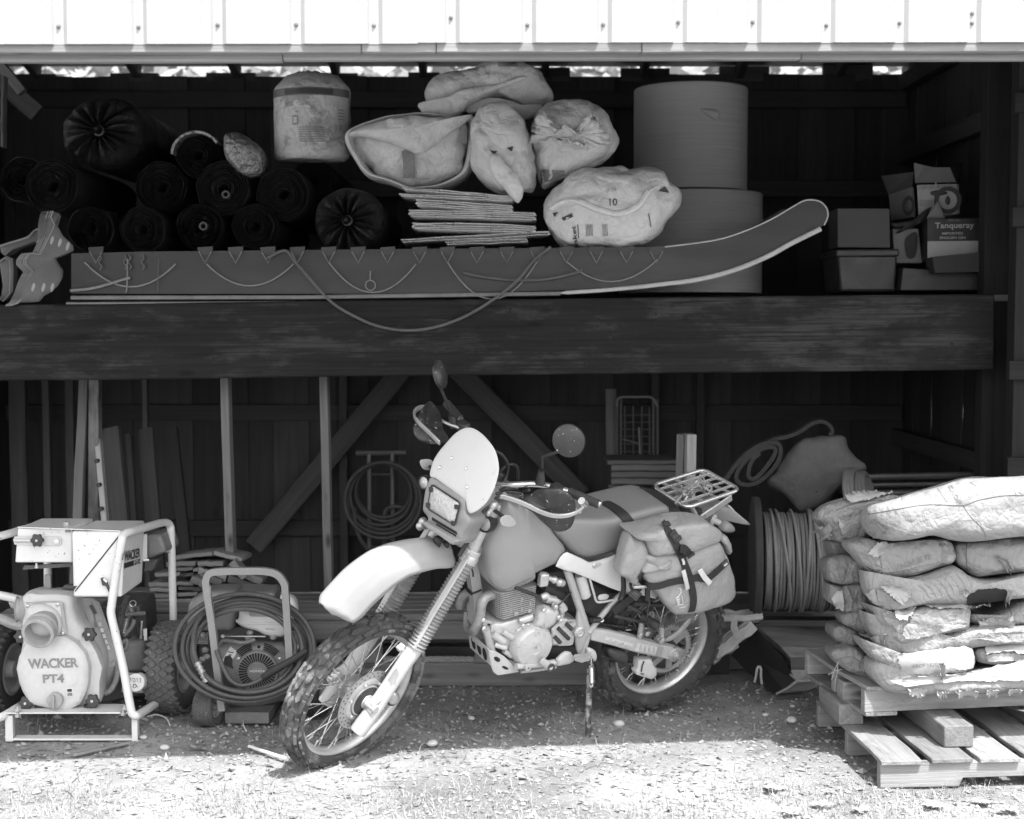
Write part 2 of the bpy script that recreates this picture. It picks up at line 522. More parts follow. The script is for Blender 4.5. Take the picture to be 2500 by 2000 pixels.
# sunlit brush on the slope behind the shed, seen through the gap under the roof
M_leaf = mat('brush_leaf', .24, rough=.5, var=.5, sc=3, bump=0)
b = MB(); rr = random.Random(3)
for i in range(9000):
    x, y = rr.uniform(-6.5, 5.5), rr.uniform(12.6, 17)
    z = (y - 10.4) * .42 + rr.uniform(0, 3.4)
    s = rr.uniform(.05, .16); q = V((rr.gauss(0, 1), rr.gauss(0, 1), rr.gauss(0, 1))).normalized()
    a, e = frame(q); c = V((x, y, z)); t = rr.uniform(.4, .8)
    b.add([c - a * s, c + e * s * t, c + a * s, c - e * s * t], [(0, 1, 2, 3)])
kind(tag(b.obj('hillside_brush', M_leaf, sm=0), 'bright leafy brush on the slope behind the shed', 'brush'), 'stuff')

# ---- the open-fronted shed
DS, DB, DW = 4.60, 6.75, 9.2
shed = thing('storage_shed', 'open-fronted timber storage shed with white ribbed steel siding above its opening', 'shed', (0, 7, 0))
def X(px, d): return W((0, 0, 2500, 2500), px, 1000, d).x          # world x of a pixel column at a distance
def Zs(py, d): return W((0, 0, 2500, 2500), 1250, py, d).z         # world z of a pixel row
DX = .0862                                                         # the front wall stands a little skew: its right end is farther
def DF(x): return DS + DX * x
def XF(px):
    k = X(px, 1.0)
    return k * DS / (1 - k * DX)
def ZB(x): return Zs(107.5 - 1.1 * x, DF(x))         # the wall's lower edge rises a little to the right
def ZM(x): return Zs(127.5 - 1.1 * x, DF(x))
def ZL(x): return Zs(141 - .6 * x, DF(x))
scr = {0: 150, 1: 153, 2: 141, 3: 140, 4: 144, 5: 100, 6: 141, 7: 139, 8: 125, 9: 125, 10: 143, 11: 130, 12: 130, 13: 132}
scr = {k: v * .4348 for k, v in scr.items()}
x_first, period = XF(164), (XF(2358) - XF(164)) / 12
x_first -= 11 * period
for sh_ in range(9):  # includes extra unseen sheets at the right, added to keep sunlight out
    z0 = .003 if sh_ == 4 else .002 if sh_ > 4 else 0
    prof = []
    for k in range(4):
        cx = x_first + (sh_ * 4 + k) * period
        for dx, dy in ((-period / 2 + .001, 0), (-.08, 0), (-.075, .0012), (-.055, .0012), (-.05, 0), (-.0235, 0), (-.018, .0105), (.010, .0105), (.0235, 0), (.05, 0), (.055, .0012), (.075, .0012), (.08, 0)):
            prof.append((cx + dx, -.0088 + dy))
    prof.append((x_first + (sh_ * 4 + 4) * period - period / 2 + .012, -.0088))
    yo = -.0009 * (sh_ % 2)
    sb = MB(); n = len(prof)
    sb.add([(x, DF(x) + y + yo, ZB(x) + z0) for x, y in prof] + [(x, DF(x) + y + yo, 4.55) for x, y in prof], [(i, i + 1, n + i + 1, n + i) for i in range(n - 1)])
    so = sb.obj('siding_sheet', M_white_steel, shed, sm=0)
    for k in range(4):
        cx = x_first + (sh_ * 4 + k) * period
        idx = sh_ * 4 + k - 11
        rows = [Zs(scr.get(idx, 135 * .4348), DF(cx))] + ([Zs(33, DF(cx))] if idx == 12 else [])
        for zz in rows:
            c = MB().lathe((cx - .004, DF(cx) - .0008, zz), (0, -1, 0), [(.0068, 0), (.0068, .0012), (.0042, .0016), (.0042, .006), (.003, .0068)], 10)
            o = c.obj('screw', M_screw, shed, sm=.5)
            o.parent = so                                  # sub-part of its sheet
cuts = [-3.6, XF(885), XF(1065), XF(1560), 5.4]
for a, e in zip(cuts, cuts[1:]):
    plank('header_board', (a + .001, DF(a) + .022, ZM(a) + .12), (e - .001, DF(e) + .022, ZM(e) + .12), .24, .038, W_header, shed, V((-DX, 1, 0)), warp=.0008)
for a, e in zip([-3.6, XF(690), XF(1950)], [XF(690), XF(1950), 5.4]):
    dz = random.uniform(-.003, .004)
    plank('header_board', (a + .001, DF(a) + .064, ZL(a) + .12 + dz), (e - .001, DF(e) + .064, ZL(e) + .12 + dz), .24, .038, W_header, shed, V((-DX, 1, 0)), warp=.0008)
# roof and rafters
zwt = Zs(186, DW)
def zr(y): return zwt - .012 + (DW - y) * .242
RY = 9.26
MB().hexa([(-4.2, 4.35, zr(4.35) + .095), (5.6, 4.35, zr(4.35) + .095), (5.6, 4.35, zr(4.35) + .14), (-4.2, 4.35, zr(4.35) + .14)],
          [(-4.2, RY, zr(RY) + .095), (5.6, RY, zr(RY) + .095), (5.6, RY, zr(RY) + .14), (-4.2, RY, zr(RY) + .14)]).obj('roof', M_roof, shed, sm=0)
rc = [-133, 104, 346, 587, 826, 1037, 1330, 1567, 1798, 2035, 2290]
for px in rc:
    x = X(px, DW)
    plank('rafter', (x, 5.05, zr(5.05) + .045), (x, 9.24, zr(9.24) + .045), .045, .088, W_frame, shed, V((0, .2, 1)), warp=.001)
blocks = [(-60, 150, 180), (282, 397, 178), (513, 632, 177), (770, 878, 178), (1000, 1075, 176), (1250, 1390, 164), (1512, 1630, 166), (1750, 1870, 162), (2000, 2120, 158), (2206, 2420, 140)]
for a, e, y in blocks:
    MB().box(((X(a, DW) + X(e, DW)) / 2, DW + .03, (Zs(y, DW) + zwt - .03) / 2), (X(e, DW) - X(a, DW), .05, Zs(y, DW) - zwt + .03)).obj('blocking', W_frame, shed, bev=.002)
# back wall, board by board
x = -3.3; k = 0
while x < 2.5:
    w = random.uniform(.17, .21)
    top = zwt - random.uniform(0, .004)
    if x > X(1560, DW): top = zwt + .012
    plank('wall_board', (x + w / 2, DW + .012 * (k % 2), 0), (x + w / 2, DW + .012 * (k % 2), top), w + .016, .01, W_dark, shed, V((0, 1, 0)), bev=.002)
    x += w; k += 1
for z in (.42, 1.15, 2.55, 3.1):
    plank('wall_girt', (-3.25, DW - .04, z), (2.45, DW - .04, z), .1, .04, W_dark, shed, V((0, 1, 0)))
# side walls
XR, XL = X(2206, DW), X(20, DW)
for sx, y0 in ((XR, 6.6), (XL, 7.6)):
    y = y0
    while y < DW:
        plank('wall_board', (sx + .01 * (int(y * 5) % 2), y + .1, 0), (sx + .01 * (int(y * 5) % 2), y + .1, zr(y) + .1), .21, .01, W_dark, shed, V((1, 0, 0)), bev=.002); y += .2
for z in (.35, 1.0, 1.62, 2.3, 2.75, 3.2):
    plank('wall_girt', (XR - .05, 6.6, z), (XR - .05, DW, z), .1, .05, W_dark, shed, V((1, 0, 0)))
# posts, beam, shelf
px0, px1 = X(2395, 6.93), X(2458, 6.93)
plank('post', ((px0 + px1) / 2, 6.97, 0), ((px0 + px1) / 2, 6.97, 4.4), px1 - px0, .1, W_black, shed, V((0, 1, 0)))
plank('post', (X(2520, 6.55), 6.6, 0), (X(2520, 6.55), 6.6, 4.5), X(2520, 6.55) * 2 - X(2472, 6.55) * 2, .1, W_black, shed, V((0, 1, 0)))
for y in (250, 530, 905, 1140):
    z = Zs(y, 6.5)
    plank('wall_girt', (X(2462, 6.5), 6.52, z), (3.4, 6.52, z), .085, .045, W_black, shed, V((0, 1, 0)))
zt0, zt1, zb0, zb1 = Zs(742, DB), Zs(717, DB), Zs(931, DB), Zs(899, DB)
sl = (zt1 - zt0) / (X(2458, DB) - X(0, DB))
hb = ((zt0 - zb0) + (zt1 - zb1)) / 2
xa, xb = -3.9, X(2425, DB)
zmid = lambda x: (zt0 + zb0) / 2 + sl * (x - X(0, DB))
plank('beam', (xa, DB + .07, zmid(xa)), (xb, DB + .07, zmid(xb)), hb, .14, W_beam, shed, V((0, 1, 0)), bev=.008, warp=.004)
for k in range(9):                                           # drying splits and old nail heads in the beam's face
    rs = random.Random(60 + k); x0 = rs.uniform(-2.3, 1.7); L = rs.uniform(.2, .8); h = rs.uniform(-.13, .13); pts = []
    for j in range(13):
        u = j / 12; pts.append(V((x0 + L * u, DB - .0015, zmid(x0 + L * u) + h + .006 * math.sin(u * 5 + k) + .004 * noise.noise(V((u * 6, k, 0))))))
    MB().tube(pts, [.0003] + [.0016] * 11 + [.0003], 5).obj('split', M_screw if False else M_crack, shed, sm=1)
for k in range(14):
    rs = random.Random(90 + k); x0 = -2.2 + .32 * k + rs.uniform(-.08, .08)
    MB().lathe((x0, DB - .0005, zmid(x0) + rs.choice((-.12, .1, .13, -.05))), (0, -1, 0), [(.006, 0), (.0055, .0015), (.001, .002)], 10).obj('nail_head', M_crack, shed, sm=.5)
ZS = lambda x: zmid(x) + hb / 2 + .004                      # shelf level at x
for i in range(8):
    y = 6.9 + .285 * i
    plank('shelf_board', (XL, y + .14, ZS(XL) - .018), (XR, y + .14, ZS(XR) - .018), .28, .03, W_shelf, shed, V((0, 0, 1)), bev=.002)
# studs that carry the shelf, and the back wall's diagonal braces
for (xt, xb_, yb, wd, dd) in ((551, 567, 1370, 19, 7.1), (791, 805, 1450, 19, 7.1)):
    p0, p1 = W((0, 0, 2500, 2500), xb_, yb + 60, dd), W((0, 0, 2500, 2500), xt, 915, dd)
    p0 = p1 + (p0 - p1) * ((p1.z) / (p1.z - p0.z))
    plank('stud', p0, p1, .039, .089, W_stud, shed, V((0, 1, 0)), bev=.003)
for a, e in ((25, 65), (105, 122), (162, 182), (350, 362)):
    d = 8.6
    plank('stud', ((X(a, d) + X(e, d)) / 2, d, 0), ((X(a, d) + X(e, d)) / 2, d, 1.78), X(e, d) - X(a, d), .05, W_frame, shed, V((0, 1, 0)))
for x_ in (837, 1600, 1710):
    plank('stud', (X(x_, 9.1), 9.13, 0), (X(x_, 9.1), 9.13, 1.78), .05, .06, W_dark, shed, V((0, 1, 0)))
for a, e in (((985, 900), (620, 1335)), ((1115, 900), (1420, 1210))):
    p, q = W((0, 0, 2500, 2500), *a, 9.05), W((0, 0, 2500, 2500), *e, 9.05)
    plank('brace', q, p, .125, .04, W_frame, shed, V((0, 1, 0)))
plank('brace', W(K1, -150, 330, 8.2), W(K1, 215, 640, 8.2), .1, .05, W_frame, shed, V((0, 1, 0)))
plank('brace', W(K1, -20, 340, 7.6), W(K1, 130, 520, 7.6), .05, .05, W_frame, shed, V((0, 1, 0)))
plank('stud', W(K1, 20, 830, 7.2), W(K1, 26, 430, 7.2), .012, .06, W_frame, shed, V((0, 1, 0)))
# ------------------------------------------------------------------ things on the high shelf
M_sack = mat('white_sack', .54, rough=.55, var=.1, sc=5, bump=.3, bsc=40, bd=.01, crease=.55, crs=5)
M_sack_in = mat('white_inner_sack', .6, rough=.5, var=.08, sc=6, bump=.3, bsc=40, bd=.01, crease=.5, crs=6)
M_print = mat('black_print', .03, rough=.6, var=.1, bump=0)
M_print_grey = mat('grey_print', .2, rough=.6, var=.4, sc=60, bump=0)
M_black_film = mat('black_plastic_film', .016, rough=.5, spec=.25, var=.4, sc=5, bump=.9, bsc=14, bd=.03)
M_mesh_roll = mat('dark_netting', .02, rough=.95, spec=.15, var=.7, sc=60, bump=.8, bsc=120, bd=.01)
M_tube_grey = mat('cardboard_tube', .075, rough=.8)
M_foil_wrap = mat('silver_film', .25, rough=.3, metal=.5, var=.4, sc=30, bump=1, bsc=30, bd=.03)
M_wrap = mat('printed_film_wrap', .42, rough=.4, var=.12, sc=8, bump=.3, bsc=40, bd=.008, stain=.4, stv=.24, stsc=7, crease=.45, crs=6)
M_band_dark = mat('dark_label', .09, rough=.5, var=.6, sc=20)
M_paper_roll = mat('brown_paper_roll', .4, rough=.75, var=.16, sc=3, stretch=(1, 1, 40), bump=.25, bsc=30)
M_foil = mat('foil_blanket', .5, rough=.32, metal=.75, var=.25, sc=12, bump=.6, bsc=60, bd=.008)
M_sled = mat('dark_sled_shell', .017, rough=.5, var=.2, sc=4, bump=.2, speck=.02, sv=.12, stain=.3, stv=.032, stsc=3, stretch=(.5, 1, 2))
M_sled_trim = mat('pale_sled_edge', .42, rough=.45, var=.15)
M_sled_dull = mat('dull_sled_edge', .17, rough=.5, var=.25)
M_rope_grey = mat('grey_rope', .2, rough=.9, bump=.6, bsc=200)
M_rope_dark = mat('dim_rope', .1, rough=.9, bump=.6, bsc=200)
M_shell = mat('moulded_shell', .1, rough=.6, var=.14, sc=6, bump=.15, stain=.3, stv=.06, stsc=6)
M_card = mat('cardboard', .075, rough=.85, var=.12, sc=5, bump=.1)
M_card_dk = mat('dark_cardboard', .035, rough=.85, var=.15)
M_card_white = mat('white_carton', .17, rough=.7, var=.14)
M_card_band = mat('white_band', .34, rough=.7, var=.1)
M_label_black = mat('black_carton', .022, rough=.5, var=.2)
M_label_text = mat('pale_lettering', .36, rough=.6, var=.1, bump=0)
M_label_dark = mat('dark_lettering', .04, rough=.6, var=.1, bump=0)
M_bucket = mat('dark_tub', .035, rough=.5, var=.3)

G_ROLL = 'bundled black rolls on the shelf'
def roll(K, x, y, r, d, label, L=1.1, style='net', tubec=None, el=1.0, rot=0.0, seed=0):
    """a rolled bundle lying with its end to the opening; r in that view's pixels"""
    c = W(K, x, y, d); rad = (W(K, x + r, y, d) - c).length
    t = thing('film_roll', label, 'roll', (c.x, c.y, c.z - rad), G_ROLL)
    rs = random.Random(seed)
    ca, sa = math.cos(rot), math.sin(rot)
    wobs = [(k, rs.uniform(0, 6.28), rs.uniform(.3, 1)) for k in (2, 3, 5, 8)]
    def P(rr_, th, y_):
        w = 1 + .022 * sum(a * math.sin(k * th + p) for k, p, a in wobs)
        px, pz = rr_ * w * math.cos(th) * el, rr_ * w * math.sin(th) / el
        return V((c.x + px * ca - pz * sa, c.y + y_, c.z + px * sa + pz * ca))
    n = 64; rings = []
    if style == 'gather':                                   # a bag end twisted shut: pleats run to a knot
        for q, h in ((1.0, L), (1.02, .3), (1.03, .12), (1.0, .03), (.9, -.03), (.7, -.07), (.5, -.09), (.3, -.09), (.16, -.06), (.1, -.09), (.13, -.13), (.05, -.14)):
            rings.append([P(rad * q * (1 + (.16 * (1 - q) + .02) * math.sin(13 * 6.2832 * j / n + 2 * math.sin(3 * 6.28 * j / n)) * (q < .98)), 6.2832 * j / n,
                            h + .05 * q * (1 - q) * 4 * math.sin(15 * 6.2832 * j / n + seed) * .6) for j in range(n)])
        MB().loft(rings).obj('bundle_body', M_black_film, t, sm=.9)
        MB().torus(P(0, 0, -.085), (0, 1, 0), rad * .12, .006, 16, 6).obj('tie', M_rope_dark, t)
    else:
        for q, h in ((1.0, L), (1.0, .02), (.985, 0)): rings.append([P(rad * q, 6.2832 * j / n, h) for j in range(n)])
        turns = 9
        for k in range(turns * 2):
            q = .97 - k / (turns * 2) * .8
            rings.append([P(rad * (q - .02 * j / n), 6.2832 * j / n, (.018 if k % 2 else -.004) + .03 * (noise.noise(V((q * 9, math.cos(6.28 * j / n) * 2, seed))))) for j in range(n)])
        rings.append([P(rad * .13, 6.2832 * j / n, .2) for j in range(n)])
        MB().loft(rings).obj('roll_body', M_mesh_roll if style == 'net' else M_black_film if style == 'film' else M_foil_wrap, t, sm=.9)
        if style == 'rim':
            pass
    if tubec:
        p = W(K, tubec[0], tubec[1], d - .03); rt = (W(K, tubec[0] + tubec[2], tubec[1], d - .03) - p).length
        MB().lathe(p, (0, 1, 0), [(rt * .6, .3), (rt * .6, 0), (rt, 0), (rt, .3)], 20, cap=False).obj('core_tube', M_tube_grey, t, sm=.9)
    return t
roll(K1, 580, 745, 215, 7.25, 'biggest black bag bundle, its pleated end tied in a knot, topmost at left', style='gather', el=1.08, seed=1)
roll(K1, 290, 1045, 150, 7.1, 'black netting roll under the tied bundle, nearest the left end of the heap', seed=2)
roll(K1, 130, 1010, 130, 7.15, 'dim black roll against the shed side at far left of the heap', seed=3, style='film')
roll(K1, 905, 1050, 145, 7.2, 'black netting roll wedged between the tied bundle and the roll with a white core', seed=4)
o = roll(K1, 1115, 870, 128, 7.2, 'black roll with a pale film wrapper folded over its top edge', seed=5)
c = W(K1, 1115, 870, 7.17)
path = [W(K1, 1115 + 134 * math.cos(a), 872 - 122 * math.sin(a), 7.19) for a in [R(30 + 150 * k / 16) for k in range(17)]]
MB().ribbon(path, (0, .12, 0), .012).obj('film_wrapper', M_foil_wrap, o)
roll(K1, 1250, 1060, 152, 7.05, 'black netting roll with a pale core tube showing, in the middle of the heap', seed=6, tubec=(1266, 1092, 22))
roll(K1, 1590, 1090, 150, 7.05, 'coarse black netting roll with loose windings, under the white wrapped bundle', seed=7)
roll(K1, 1960, 1245, 195, 6.98, 'black bag bundle gathered into a star of pleats beside the folded foil', style='gather', seed=8)
roll(K1, 1120, 1275, 130, 7.0, 'black roll with a dark core tube in the bottom row', seed=9, tubec=(1140, 1270, 24), style='film')
roll(K1, 800, 1290, 130, 7.0, 'black roll in the bottom row, second from the moulded shells', seed=10)
roll(K1, 510, 1290, 130, 7.0, 'black roll in the bottom row behind the moulded shells', seed=11, style='film')
roll(K1, 1430, 1275, 128, 7.02, 'black netting roll in the bottom row, left of the gathered star bundle', seed=12)
roll(K1, 1760, 1010, 118, 7.3, 'black netting roll right under the white wrapped bundle', seed=13)
# silver bag
pts = [W(K1, x, y, 7.1) for x, y in ((1262, 775), (1290, 748), (1340, 750), (1420, 790), (1475, 850), (1492, 920), (1470, 975), (1410, 1000), (1350, 985), (1290, 920), (1265, 850))]
tag(puff(pts, (0, -1, 0), .1, .25, noise_a=.012, nsc=14, seed=3).obj('silver_bag', M_foil_wrap), 'crinkled silver film bag between the black rolls', 'bag')
# the wrapped insulation bundle with print
D = 7.05
t = thing('wrapped_bundle', 'upright white film-wrapped bundle with upside-down print, on top of the black rolls', 'bundle', W(K1, 1750, 885, D + .2))
cx = W(K1, 1752, 640, D + .19)
rb = (W(K1, 1967, 640, D) - W(K1, 1530, 640, D)).length / 2
zb_, zt_ = W(K1, 1750, 880, D).z, W(K1, 1750, 440, D).z
H = zt_ - zb_
def bund(th, h, lift=0):
    q = 1 - max(0, (h - .9) / .1) ** 2 * .12 - max(0, (.08 - h) / .08) ** 2 * .12
    q *= 1 + .02 * noise.noise(V((math.cos(th) * 3, math.sin(th) * 3, h * 5))) + .012 * math.sin(5 * th + h * 4)
    return V((cx.x + (rb * q + lift) * math.cos(th) + .01 * (h - .5), cx.y + (rb * q + lift) * math.sin(th) * .9, zb_ + H * h))
b = MB(); n = 56
rings = [[bund(6.2832 * j / n, k / 22) for j in range(n)] for k in range(23)]
rings = [[bund(6.2832 * j / n, 0) * .5 + V((cx.x, cx.y, zb_)) * .5 for j in range(n)]] + rings
for q, dz in ((.8, .035), (.5, .05), (.2, .055)): rings.append([V((cx.x, cx.y, 0)).lerp(V((bund(6.2832 * j / n, 1).x, bund(6.2832 * j / n, 1).y, 0)), q) + V((0, 0, zt_ + dz * (1 - .0) - .0 + .012 * noise.noise(V((j * .5, q * 3, 2))))) for j in range(n)])
b.loft(rings).obj('film_body', M_wrap, t, sm=.8)
def bund_patch(a0, a1, h0, h1, lift=.003): return lambda u, v: bund(R(a0 + (a1 - a0) * u), h0 + (h1 - h0) * v, lift)
b = MB().grid(bund_patch(197, 345, .80, .90), 24, 2); b.obj('print_band', M_band_dark, t)
b = MB().grid(bund_patch(232, 308, .815, .885, .0045), 10, 2); b.obj('print_panel', M_print, t)
for txt, a0, a1, h0, h1 in (('SSSS', 247, 232, .66, .72), ('D', 199, 193, .38, .45), ('P', 321, 327, .35, .43), ('8', 256, 252, .58, .60), ('0', 275, 279, .62, .66)):
    fn = bund_patch(a0, a1, h0, h1, .004) if txt in 'DP' else (lambda u, v, a0=a0, a1=a1, h0=h0, h1=h1: bund(R(a1 + (a0 - a1) * (1 - u) if False else a0 + (a1 - a0) * u), h1 + (h0 - h1) * v, .004))
    lettering('print', txt, fn, M_print_grey, t)
MB().grid(bund_patch(247, 256, .42, .54, .004), 3, 2).obj('print_square', M_print_grey, t)
MB().grid(bund_patch(248.5, 254.5, .44, .52, .0055), 3, 2).obj('print_square', M_wrap, t)
for k in range(7):
    MB().grid(bund_patch(258, 296, .20 + .03 * k, .212 + .03 * k, .004), 8, 1).obj('print_line', M_print_grey, t)
for k in range(4):
    MB().grid(bund_patch(318, 330, .5 + .04 * k, .515 + .04 * k, .004), 3, 1).obj('print_line', M_print_grey, t)

# white sacks
SF = None
G_SACK = 'white blanket sacks piled on the shelf'
def vents(K, d, tri, parent):
    for q in tri:
        SF.patch(K, q, .004, n=18, rings=3).obj('vent_hole', M_print, parent, sm=0)
D = 7.2
t = thing('open_sack', 'crumpled white sack lying across the top of the pile, torn hem hanging down', 'sack', W(K2, 900, 640, D), G_SACK)
pts = [W(K2, x, y, D) for x, y in ((540, 560), (560, 490), (640, 425), (760, 400), (900, 360), (980, 338), (1090, 345), (1190, 380), (1235, 450), (1275, 560), (1200, 600), (1100, 610), (960, 560), (820, 610), (700, 640), (600, 640))]
BODY = crumple(puff(pts, (0, -1, 0), .16, .3, noise_a=.02, nsc=6, seed=4, n=120, rings=18), .022, 4.6, 4, .006); SF = Surf(BODY, D) if True else SF
BODY.obj('sack_body', M_sack, t, sm=1.2)
pts = [W(K2, x, y, D - .15) for x, y in ((512, 585), (620, 560), (760, 500), (900, 475), (1040, 450), (1110, 430), (1118, 445), (1040, 480), (900, 530), (800, 580), (760, 625), (690, 660), (600, 672), (545, 660), (530, 630))]
BODY = crumple(puff(pts, (0, -1, .2), .03, .05, noise_a=.012, nsc=9, seed=5, n=80, rings=8), .006, 8, 5, .003); SF = Surf(BODY, D) if False else SF
BODY.obj('rolled_hem', M_sack_in, t, sm=1.2)
pts = [W(K2, x, y, D - .12) for x, y in ((770, 610), (840, 570), (940, 548), (1050, 575), (1130, 605), (1200, 585), (1215, 605), (1170, 650), (1110, 680), (1060, 610), (960, 580), (860, 610), (800, 640))]
BODY = crumple(puff(pts, (0, -1, 0), .025, .03, noise_a=.008, nsc=9, seed=6, n=80, rings=8), .006, 8, 6, .003); SF = Surf(BODY, D) if False else SF
BODY.obj('torn_hem', M_sack, t, sm=1.2)
SF.patch(K2, ((950, 350), (1050, 352), (1075, 378), (960, 376)), .004).obj('printed_patch', M_print_grey, t, sm=0)
# wide sack, mouth towards the opening
D = 6.98
t = thing('open_sack', 'wide white sack with its mouth gaping open and a strapped white bale inside', 'sack', W(K2, 480, 1040, D), G_SACK)
rim = [(95, 760), (200, 690), (330, 650), (480, 630), (640, 640), (740, 670), (800, 645), (825, 650), (822, 740), (800, 900), (760, 980), (640, 1040), (520, 1060), (440, 1055), (330, 1010), (220, 975), (150, 880)]
ctr = W(K2, 480, 850, D)
rimp = resample(catmull([W(K2, x, y, D) for x, y in rim], 5, True), 60)
rings = []
for s_, dy in ((.955, .005), (1, 0), (1.03, .05), (1.05, .2), (1.0, .4), (.8, .62), (.4, .72), (.05, .74)):
    rings.append([ctr.lerp(p, s_) + V((0, dy, 0)) + V((0, 0, 1)) * .01 * noise.noise(p * 9 + V((0, dy * 4, 0))) for p in rimp])
inner = [[ctr.lerp(p, s_) + V((0, dy, 0)) for p in rimp] for s_, dy in ((.93, .02), (.9, .1), (.88, .2))]
b = MB(); b.loft(inner[::-1] + rings, cap=False); b.obj('sack_body', M_sack, t, sub=1)
pts = [ctr.lerp(p, .9) + V((0, .15, 0)) for p in rimp]
BODY = crumple(puff(pts, (0, -1, 0), .10, .3, noise_a=.01, nsc=7, seed=8, sm=0, p=3, n=120, rings=18), .022, 4.6, 8, .006); SF = Surf(BODY, D) if True else SF
BODY.obj('strapped_bale', M_sack_in, t, sm=1.2)
pts = [W(K2, x, y, D - .02) for x, y in ((110, 755), (250, 690), (420, 655), (600, 660), (760, 660), (815, 645), (760, 700), (680, 760), (560, 850), (520, 862), (420, 830), (300, 790), (180, 765))]
BODY = crumple(puff(pts, (0, -1, .1), .05, .05, noise_a=.016, nsc=9, seed=9, n=80, rings=8), .006, 8, 9, .003); SF = Surf(BODY, D) if False else SF
BODY.obj('folded_lip', M_sack, t, sm=1.2)
MB().ribbon([W(K2, 448, 850, D + .045), W(K2, 455, 900, D + .04), W(K2, 458, 960, D + .04), W(K2, 455, 1000, D + .055)], (W(K2, 485, 900, D) - W(K2, 418, 900, D)), .006).obj('dark_strap', M_print_grey, t)
MB().ribbon([W(K2, 755, 690, D + .01), W(K2, 765, 740, D + .01), W(K2, 768, 805, D + .015)], (W(K2, 775, 900, D) - W(K2, 745, 900, D)), .006).obj('dark_strap', M_print_grey, t)
vents(K2, D - .085, [((425, 772), (468, 768), (455, 802))], t)
# narrow sack standing on its folded corner
D = 6.95
t = thing('tied_sack', 'narrow upright white sack with two triangular vent holes and a pointed folded bottom', 'sack', W(K2, 980, 1130, D), G_SACK)
pts = [W(K2, x, y, D) for x, y in ((800, 900), (815, 720), (850, 620), (930, 575), (1020, 590), (1090, 650), (1130, 740), (1150, 860), (1165, 1000), (1160, 1060), (1120, 1080), (1060, 1080), (960, 1070), (880, 1030), (820, 970))]
BODY = crumple(puff(pts, (0, -1, 0), .15, .3, noise_a=.016, nsc=7, seed=11, n=120, rings=18), .022, 4.6, 11, .006); SF = Surf(BODY, D) if True else SF
BODY.obj('sack_body', M_sack, t, sm=1.2)
pts = [W(K2, x, y, D - .13) for x, y in ((905, 890), (960, 870), (1020, 940), (1070, 1000), (1105, 1060), (1095, 1110), (1070, 1140), (1040, 1120), (990, 1050), (930, 1000))]
BODY = crumple(puff(pts, (0, -1, .1), .04, .03, noise_a=.012, nsc=10, seed=12, n=80, rings=8), .006, 8, 12, .003); SF = Surf(BODY, D) if False else SF
BODY.obj('folded_corner', M_sack_in, t, sm=1.2)
vents(K2, D - .158, [((902, 838), (920, 848), (955, 850), (932, 868)), ((1005, 830), (1043, 820), (1035, 852), (1025, 850))], t)
# round sack
D = 7.0
t = thing('tied_sack', 'round white sack with zigzag-cut top hem, right of the narrow upright one', 'sack', W(K2, 1370, 1000, D), G_SACK)
pts = [W(K2, x, y, D) for x, y in ((1130, 740), (1160, 650), (1230, 590), (1340, 565), (1450, 575), (1540, 620), (1600, 690), (1622, 780), (1590, 870), (1520, 930), (1380, 980), (1260, 1040), (1215, 1060), (1190, 1010), (1160, 900))]
BODY = crumple(puff(pts, (0, -1, 0), .17, .35, noise_a=.014, nsc=6, seed=14, n=120, rings=18), .022, 4.6, 14, .006); SF = Surf(BODY, D) if True else SF
BODY.obj('sack_body', M_sack, t, sm=1.2)
zig = [(1180, 790), (1190, 700), (1225, 662), (1262, 700), (1285, 770), (1300, 740), (1335, 698), (1365, 725), (1395, 755), (1430, 710), (1468, 655), (1510, 700), (1560, 780), (1540, 815), (1400, 830), (1280, 790), (1230, 800)]
SF.patch(K2, zig, .012, edge=.03, n=90, rings=6, seed=4).obj('zigzag_hem', M_sack_in, t, solid=.003)
vents(K2, D - .187, [((1186, 790), (1225, 772), (1270, 775), (1268, 784), (1190, 792))], t)
MB().grid(SF.quad(K2, (1200, 1030), (1330, 985), (1330, 955), (1195, 950)), 6, 3).obj('print_band', M_print_grey, t)
lettering('print', 'life 2in', SF.quad(K2, (1206, 1040), (1228, 950), (1208, 948), (1190, 1030), .006), M_print, t)
# the sack marked 10
D = 6.9
t = thing('printed_sack', 'white sack in front of the paper rolls, printed 10 above columns of small text', 'sack', W(K2, 1590, 1400, D), G_SACK)
pts = [(1215, 1200), (1230, 1120), (1280, 1050), (1380, 985), (1500, 945), (1650, 938), (1820, 950), (1900, 990), (1950, 1050), (1965, 1120), (1940, 1200), (1880, 1290), (1810, 1360), (1700, 1390), (1540, 1400), (1400, 1400), (1320, 1375), (1260, 1310), (1222, 1250)]
pp = [W(K2, x, y, D) for x, y in pts]
BODY = crumple(puff(pp, (0, -1, 0), .17, .35, noise_a=.012, nsc=6, seed=17, n=120, rings=18), .022, 4.6, 17, .006); SF = Surf(BODY, D) if True else SF
BODY.obj('sack_body', M_sack, t, sm=1.2)
fold = [(1250, 1180), (1330, 1135), (1420, 1135), (1530, 1180), (1640, 1200), (1740, 1160), (1800, 1080), (1850, 1045), (1845, 1060), (1805, 1110), (1745, 1178), (1640, 1215), (1520, 1195), (1420, 1150), (1340, 1150), (1262, 1195)]
MB().tube(SF.line(K2, fold[:9], .004, 4), [.006] + [.016] * 24 + [.006] * 8, 8).obj('folded_seam', M_sack_in, t)
fn = lambda x, y: SF.at(K2, x, y, .004)
def on(x0, y0, x1, y1, x2=None, y2=None):      # lettering on the sack: lower left, lower right and the height direction, in view pixels
    ex, ey = (x2 - x0, y2 - y0)
    return lambda u, v: fn(x0 + (x1 - x0) * u + ex * v, y0 + (y1 - y0) * u + ey * v)
